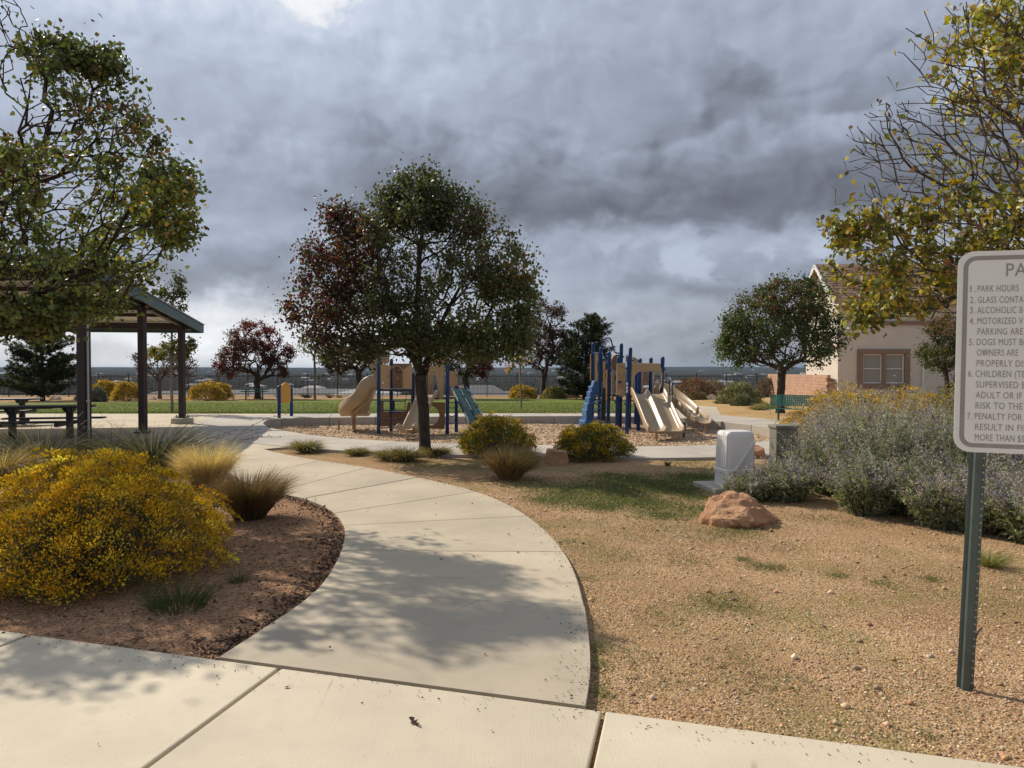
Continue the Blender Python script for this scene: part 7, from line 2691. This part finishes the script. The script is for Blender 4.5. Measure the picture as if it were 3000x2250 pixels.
def weeds():
    """short green blades in patches on the gravel and round the path edge"""
    rng = np.random.default_rng(220)
    P = []
    pat = [(1570, 1305, .30, 900), (1640, 1222, .16, 350), (1675, 1228, .12, 260), (1605, 1208, .08, 160), (1812, 1245, .10, 180), (2015, 1255, .10, 180), (1905, 1262, .12, 160), (1560, 1150, .45, 700), (1500, 1165, .4, 500), (1440, 1140, .4, 500), (1650, 1135, .3, 300), (1380, 1150, .4, 350),
           (1340, 1055, .9, 4200), (1420, 1045, 0.8, 5000), (1280, 1070, 0.6, 2200), (1230, 1085, 0.5, 1400), (1500, 1030, .45, 2400), (1380, 1085, .5, 2600), (1330, 1030, .5, 2000), (1470, 1060, .3, 1500), (1300, 1095, .3, 1100), (1180, 1080, .3, 700), (1430, 1115, .3, 900), (1510, 1075, .25, 700), (1590, 1150, .3, 700), (1340, 1200, .3, 420), (1480, 1210, .3, 420), (1700, 1185, .3, 300), (1420, 1330, .25, 260), (1200, 1060, .6, 1500), (1470, 1100, .6, 1500), (1560, 1110, .4, 500), (1130, 1045, .6, 900), (1480, 1000, .5, 500), (1520, 1010, .5, 500), (1300, 1130, .5, 400), (1420, 1470, .2, 160), (1360, 1420, .2, 160), (1570, 1430, .2, 140), (1620, 1470, .25, 180),
           (1700, 1480, .2, 160), (1280, 1500, .10, 180), (1290, 1400, .08, 120), (1285, 1440, .09, 160), (1270, 1250, .08, 90), (1230, 1170, .08, 90), (2050, 1185, .2, 200), (1850, 1130, .3, 220), (1760, 1120, .3, 220), (1990, 1590, .2, 160), (900, 1005, .5, 300), (1000, 1010, .5, 300), (1260, 1180, .25, 200), (1900, 1490, .15, 90)]
    L = []
    for x, y, r, n in pat:
        c = GD(x, y, Z_SOIL)
        q = rng.standard_normal((n, 2)) * r * 0.55
        P.append(np.c_[c.x + q[:, 0], c.y + q[:, 1] * 1.0, np.full(n, Z_SOIL - 0.005)])
        L.append(np.full(n, 0.055 if c.y < 9 else 0.06))
    # a thin fringe along the right edge of the path
    m = 900
    i = rng.integers(0, len(RC), m)
    P.append(np.c_[RC[i, 0] + 0.03 + np.abs(rng.standard_normal(m)) * 0.05, RC[i, 1] + rng.standard_normal(m) * 0.05, np.full(m, Z_SOIL - 0.005)])
    L.append(np.full(m, 0.05))
    P, L = np.concatenate(P), np.concatenate(L)
    ok = P[:, 0] > np.interp(P[:, 1], RC[:, 1], RC[:, 0]) + 0.02
    ok &= (P[:, 1] > 3.2)
    P, L = P[ok], L[ok]
    n = len(P)
    P[:, 2] += np.array([noise.noise((a * 0.6, c * 0.6, 2.0)) * 0.018 for a, c in P[:, :2]])
    dr = rng.standard_normal((n, 3)) * 0.6
    dr[:, 2] = 1
    V, T, k = blades(rng, P, dr, L * (0.5 + rng.random(n)), np.where(P[:, 1] > 8, 0.007, 0.0035), 0.4 + 0.3 * rng.random(n), 2)
    C = palette(rng, n, [((0.10, 0.145, 0.03), 3), ((0.135, 0.17, 0.045), 3), ((0.065, 0.10, 0.024), 2), ((0.26, 0.22, 0.09), 0.8)])
    o = fast('weeds', V, T, MT['blade'], np.repeat(np.clip(C, .003, .9), k, 0), kind='stuff')
    tag(o, 'short green weeds growing in patches on the gravel')


weeds()


def lawn_blades():
    rng = np.random.default_rng(230)
    N = 46000
    Y = 27.2 + 15.0 * rng.random(N) ** 2.2
    X = rng.uniform(-24, 6.5, N)
    ok = inside(lawn_poly, X, Y)
    X, Y = X[ok], Y[ok]
    n = len(X)
    Z = height(X, Y) + 0.05
    dr = rng.standard_normal((n, 3)) * 0.5
    dr[:, 2] = 1
    V, T, k = blades(rng, np.c_[X, Y, Z], dr, 0.06 + 0.05 * rng.random(n), 0.018, 0.4 * rng.random(n), 2)
    C = palette(rng, n, [((0.115, 0.15, 0.022), 3), ((0.155, 0.19, 0.035), 2), ((0.075, 0.105, 0.014), 2)])
    o = fast('lawn_grass', V, T, MT['blade'], np.repeat(np.clip(C, .003, .9), k, 0), kind='stuff')
    tag(o, 'short lawn grass blades along the near side of the lawn')


lawn_blades()


def litter():
    """dark bark bits and dead leaves along the path edge in the shaded bed"""
    rng = np.random.default_rng(240)
    n1 = 3600
    i = rng.integers(0, len(LC), n1)
    off = np.abs(rng.standard_normal(n1)) * 0.12 + 0.01
    X, Y = LC[i, 0] - off, LC[i, 1] + rng.standard_normal(n1) * 0.06
    n2 = 2600
    X2, Y2 = rng.uniform(-4.6, -0.6, n2), rng.uniform(3.9, 9.5, n2)
    X, Y = np.r_[X, X2], np.r_[Y, Y2]
    ok = inside(bed_pts, X, Y)
    X, Y = X[ok], Y[ok]
    n = len(X)
    Z = np.array([Z_SOIL + 0.02 + bed_lift(a, c) + 0.006 for a, c in zip(X, Y)])
    A = rng.standard_normal((n, 3))
    A[:, 2] *= 0.3
    C = palette(rng, n, [((0.07, 0.045, 0.03), 4), ((0.13, 0.085, 0.06), 2), ((0.22, 0.15, 0.10), 1), ((0.2, 0.08, 0.05), .6), ((0.33, 0.26, 0.2), .5)])
    V, T, k = leaf_mesh(rng, np.c_[X, Y, Z], 0.018 + 0.04 * rng.random(n) ** 2, 0.4, A, 0.2, 4)
    o = fast('leaf_litter', V, T, MT['leafdry2'], np.repeat(np.clip(C, .003, .9), k, 0), kind='stuff')
    tag(o, 'dark bark bits and dead leaves strewn along the bed edge')
    # scattered twigs and dead leaves on the gravel and concrete
    n = 520
    X, Y = rng.uniform(-2.0, 6.0, n), 3.0 + 8 * rng.random(n)
    m_ = 700                                                     # grit spilt over the path edge and the sidewalk edge
    i = rng.integers(0, len(RC), m_)
    X, Y = np.r_[X, RC[i, 0] - np.abs(rng.standard_normal(m_)) * 0.10], np.r_[Y, RC[i, 1] + rng.standard_normal(m_) * 0.08]
    a_ = rng.uniform(-3.5, 8.5, 500)
    X, Y = np.r_[X, S0.x + SU.x * a_ + SV.x * -0.05], np.r_[Y, S0.y + SU.y * a_ - np.abs(rng.standard_normal(500)) * 0.12]
    n = len(X)
    onp = X < np.interp(Y, RC[:, 1], RC[:, 0])
    keep = ~onp | (rng.random(n) < 0.35) | (np.arange(n) >= 520)
    X, Y, onp = X[keep], Y[keep], onp[keep]
    edge = S0.y + (X - S0.x) * (SU.y / SU.x)
    Z = np.where(onp | (Y < edge), 0.008, Z_SOIL + 0.012)
    n = len(X)
    A = rng.standard_normal((n, 3))
    A[:, 2] *= 0.15
    C = palette(rng, n, [((0.06, 0.04, 0.03), 3), ((0.15, 0.08, 0.05), 2), ((0.3, 0.2, 0.12), 1), ((0.5, 0.42, 0.32), .8)])
    V, T, k = leaf_mesh(rng, np.c_[X, Y, Z], np.where(np.arange(n) < 330, 0.012 + 0.035 * rng.random(n) ** 2.2, 0.006 + 0.012 * rng.random(n)), 0.5, A, 0.3, 4)
    o = fast('ground_litter', V, T, MT['leafdry2'], np.repeat(np.clip(C, .003, .9), k, 0), kind='stuff')
    tag(o, 'few dead leaves and twig bits dropped on gravel and concrete')


litter()
rngd = np.random.default_rng(9)
c = GD(893, 1566)
V, T, k = leaf_mesh(rngd, np.array([[c.x - 0.015, c.y, 0.012], [c.x, c.y + 0.006, 0.014], [c.x + 0.008, c.y - 0.006, 0.010]]), np.array([0.038, 0.034, 0.028]), 0.75, np.array([[1, .3, .1], [-.5, .6, .18], [.8, -.5, .05]]), 0.35, 6)
o = fast('dry_leaf', V, T, MT['leafdry2'], np.repeat(np.array([[0.10, 0.065, 0.045], [0.15, 0.1, 0.07], [0.08, 0.05, 0.035]]), k, 0), None, (c.x, c.y, 0.008))
tag(o, 'single crumpled brown leaf on the foreground sidewalk', 'dry leaf')
c = GD(2108, 1388, Z_SOIL)
o = obj('irrigation_tube', MB().tube(curve([c + Vector((-0.004, 0, -0.03)), c + Vector((0.0, 0, 0.03)), c + Vector((0.018, 0, 0.075)), c + Vector((0.035, -0.01, 0.095))], 5), 0.0045, 7), MT['black'], None, smooth=True, loc=tuple(c))
tag(o, 'thin black irrigation tube poking up beside the sign post', 'tube')
for k, (x, y, s_, lab) in enumerate(((2008, 1418, 0.03, 'single whitish stone left of the sign post foot'), (1608, 1185, 0.03, 'single pale stone in front of the large red boulder'), (2010, 1150, 0.02, 'small pale stone near the sage at the gravel edge'))):
    c = GD(x, y, Z_SOIL)
    pts = [Vector((c.x + a * s_, c.y + b_ * s_, Z_SOIL + z_ * s_)) for a, b_, z_ in ((-1, -.8, -.2), (1, -.7, -.2), (.9, .8, -.2), (-.9, .7, -.2), (-.4, -.3, .6), (.5, .2, .7), (0, -.6, .5))]
    rock('stone', lab, pts, MT['palerock'], 20.0 + k, sub=1, amp=0.006, loc=(c.x, c.y, Z_SOIL))
# dead twigs on the gravel
mb = MB()
rt = random.Random(12)
for (x, y) in ((1880, 1115), (1890, 1128), (1310, 1560), (1960, 1230), (330, 1325)):
    c = GD(x, y, Z_SOIL)
    a = rt.uniform(0, pi)
    dv_ = Vector((cos(a), sin(a) * 0.6, 0.12)) * 0.09
    mb.tube([c - dv_ + Vector((0, 0, 0.012)), c + Vector((0.01, 0, 0.03)), c + dv_ + Vector((0, 0, 0.02))], [0.004, 0.003, 0.002], 5)
obj('dead_twigs', mb, MT['twig'], None, kind='stuff')

# ---------------------------------------------------------------- the valley: scrub and houses
def valley_z(x, y):
    xx, yy = x, y
    z = hz(x, y)
    a = min(1.0, (yy - 60) / 1500)
    z += a * (noise.noise((xx * 0.0011, yy * 0.0011, 1.3)) * 5 + noise.noise((xx * 0.004, yy * 0.004, 4.0)) * 2.0)
    return z + min(1.0, (yy - 60) / 90) * noise.noise((xx * 0.02, yy * 0.02, 8.0)) * 0.7


def scrub():
    rng = np.random.default_rng(300)
    N = 9000
    iv = rng.uniform(1 / 1500, 1 / 110, N)
    d = np.where(rng.random(N) < 0.55, 1 / iv, 120 * (1800 / 120) ** rng.random(N))
    a = rng.uniform(-0.80, 0.85, N)
    X, Y = a * d, d
    Z = np.array([valley_z(p, q) for p, q in zip(X, Y)])
    s = (0.5 + 1.3 * rng.random(N) ** 2) * np.clip(0.8 + d / 1500, 0.8, 2.6)
    base = np.array([(1, 0, 0.1), (0.3, 0.95, 0.15), (-0.8, 0.6, 0.1), (-0.8, -0.6, 0.12), (0.3, -0.95, 0.1), (0.5, 0.2, 0.8), (-0.4, 0.3, 0.95), (0, -0.5, 0.85)], dtype=float)
    tri = np.array([(0, 1, 5), (1, 6, 5), (1, 2, 6), (2, 3, 6), (3, 7, 6), (3, 4, 7), (4, 0, 5), (4, 5, 7), (5, 6, 7)])
    V = base[None] * (0.75 + 0.5 * rng.random((N, 8, 1))) * s[:, None, None]
    V = V + np.stack([X, Y, Z - 0.1], -1)[:, None, :]
    T = (np.arange(N)[:, None, None] * 8 + tri[None]).reshape(-1, 3)
    Z -= s * 0.25
    C = palette(rng, N, [((0.018, 0.022, 0.016), 4), ((0.028, 0.030, 0.02), 3), ((0.05, 0.045, 0.03), 2), ((0.085, 0.07, 0.045), 1)])
    o = fast('valley_scrub', V.reshape(-1, 3), T, MT['leafdry2'], np.repeat(np.clip(C, .003, .9), 8, 0), kind='stuff')
    tag(o, 'dark juniper scrub dotted over the valley beyond the fence')


scrub()


def near_house(label, px, py_top, d, w, dep, hw, hr, wall, roof_, rot, seed, wins=3):
    p = W(px, py_top, d)
    zt = p.z
    zb = zt - hw - hr
    root = thing('valley_house', label, 'house', (p.x, d, zb), 'houses below the fence')
    R = Matrix.Rotation(rot, 3, 'Z')
    c = Vector((p.x, d, 0))

    def T(v):
        return c + R @ Vector((v[0], v[1], 0)) + Vector((0, 0, v[2]))
    mb = MB()
    mb.prism([T((-w / 2, -dep / 2, 0))[:2], T((w / 2, -dep / 2, 0))[:2], T((w / 2, dep / 2, 0))[:2], T((-w / 2, dep / 2, 0))[:2]], zb - 3, zb + hw)
    obj('wall', mb, MT[wall], root)
    e = 0.5
    v = [T((-w / 2 - e, -dep / 2 - e, zb + hw)), T((w / 2 + e, -dep / 2 - e, zb + hw)), T((w / 2 + e, dep / 2 + e, zb + hw)), T((-w / 2 - e, dep / 2 + e, zb + hw)), T((-w / 2 + dep * 0.4, 0, zt)), T((w / 2 - dep * 0.4, 0, zt))]
    lo = [q - Vector((0, 0, 0.25)) for q in v[:4]]
    obj('roof', MB().add(v + lo, [(0, 1, 5, 4), (1, 2, 5), (2, 3, 4, 5), (3, 0, 4), (9, 8, 7, 6), (0, 6, 7, 1), (1, 7, 8, 2), (2, 8, 9, 3), (3, 9, 6, 0)]), MT[roof_], root)
    for k in range(wins):
        xx = -w / 2 + w * (k + 0.5) / wins
        q = T((xx, -dep / 2 - 0.03, zb + hw * 0.55))
        obj('window', MB().box(q, (1.8, 0.08, 1.3), R), MT['darkwin'], root)


near_house('white low house with dark windows under the toddler slide', 1075, 1141, 150, 13, 9, 3.0, 0.9, 'wallwhite', 'wallwhite', 0.1, 1, 4)
near_house('long white house left of the toddler slide', 1000, 1139, 190, 20, 10, 2.6, 1.2, 'wallwhite', 'roofgrey', 0.0, 2, 5)
near_house('grey hip roofed house right of the climbing ramp', 1412, 1128, 165, 14, 11, 2.6, 3.0, 'walltan', 'roofgrey', 0.15, 3, 3)
near_house('pale grey roofed house beyond the hip roofed one', 1500, 1146, 185, 13, 9, 2.5, 1.6, 'wallwhite', 'roofgrey', -0.1, 4, 3)
near_house('low pale house right of the yellow play panel', 905, 1137, 180, 15, 9, 2.6, 1.5, 'walltan', 'roofgrey', 0.2, 5, 3)
near_house('low greenish grey house behind the bench under the red tree', 690, 1142, 170, 20, 9, 2.4, 1.2, 'wallwhite', 'roofgrey', 0.05, 6, 4)
near_house('pale house seen right of the pavilion corner', 500, 1145, 175, 12, 8, 2.5, 1.2, 'wallwhite', 'roofgrey', 0.1, 7, 3)
near_house('white house behind the round red tree trunk', 820, 1139, 210, 12, 8, 2.5, 1.6, 'wallwhite', 'roofgrey', 0.1, 8, 3)


def far_town():
    rt = random.Random(31)
    protos = []
    for k, (wl_, rf_) in enumerate((('wallwhite', 'roofgrey'), ('walltan', 'roofbrown'), ('wallwhite', 'wallwhite'))):
        mb = MB().prism([(-7, -4.5), (7, -4.5), (7, 4.5), (-7, 4.5)], -3, 3.4)
        me = bpy.data.meshes.new('town_house')
        rv = [(-7.6, -5.1, 3.4), (7.6, -5.1, 3.4), (7.6, 5.1, 3.4), (-7.6, 5.1, 3.4), (-4, 0, 5.2), (4, 0, 5.2)]
        n0 = len(mb.f)
        mb.add(rv, [(0, 1, 5, 4), (1, 2, 5), (2, 3, 4, 5), (3, 0, 4), (3, 2, 1, 0)])
        n1 = len(mb.f)
        for xx in (-4.5, 0, 4.5):
            mb.box((xx, -4.53, 1.6), (1.8, 0.08, 1.4))
        me.from_pydata(mb.v, [], mb.f)
        for mname in (wl_, rf_, 'darkwin'):
            me.materials.append(MT[mname])
        for i, p in enumerate(me.polygons):
            p.material_index = 0 if i < n0 else (1 if i < n1 else 2)
        protos.append(me)
    bands = [(420, 650, 0, 0, 16), (700, 1100, 0, 40, 26), (1100, 1900, 0, 0, 40), (2000, 3200, 0, 0, 24)]
    for lo, hi, _, _, cnt in bands:
        for _ in range(cnt):
            d = rt.uniform(lo, hi)
            a = rt.uniform(-0.72, 0.60)
            if lo < 900 and rt.random() < 0.5:
                a = rt.choice((rt.uniform(-0.45, -0.2), rt.uniform(0.13, 0.32)))
            o = bpy.data.objects.new('town_house', rt.choice(protos))
            COL.objects.link(o)
            o.location = (a * d, d, valley_z(a * d, d) + 0.6)
            o.rotation_euler.z = rt.uniform(-0.5, 0.5)
            k = rt.uniform(0.6, 1.0) * (0.9 if d < 1100 else 1.25)
            o.scale = (k, k, 0.75 if d < 1100 else 0.9)
            kind_ = ('white house with grey roof', 'tan house with brown roof', 'all white house')[protos.index(o.data)]
            where = ('far left of the pavilion posts' if a < -0.55 else 'seen past the pavilion' if a < -0.4 else 'left of the toddler slide' if a < -0.22 else 'behind the middle tree' if a < 0.0 else 'left of the tall play tower' if a < 0.14 else 'right of the tall play tower' if a < 0.36 else 'toward the stucco house')
            far_ = 'nearer valley' if d < 1100 else 'mid valley' if d < 2000 else 'farthest slope'
            tag(o, 'tiny ' + kind_ + ' on the ' + far_ + ' ' + where, 'house', 'houses of the distant valley town')


far_town()


# ---------------------------------------------------------------- the air
def build_haze():
    mb = MB().box((0, 5400, 15), (21000, 11400, 70))
    m = bpy.data.materials.new('valley_haze')
    m.use_nodes = True
    nt = m.node_tree
    nt.nodes.clear()
    out = nt.nodes.new('ShaderNodeOutputMaterial')
    v = nt.nodes.new('ShaderNodeVolumePrincipled')
    v.inputs['Color'].default_value = (0.55, 0.76, 1.0, 1)
    v.inputs['Density'].default_value = 5.5e-5
    nt.links.new(v.outputs[0], out.inputs['Volume'])
    o = obj('haze', mb, m, None, kind='stuff')
    tag(o, 'thin blue haze lying over the valley')


build_haze()
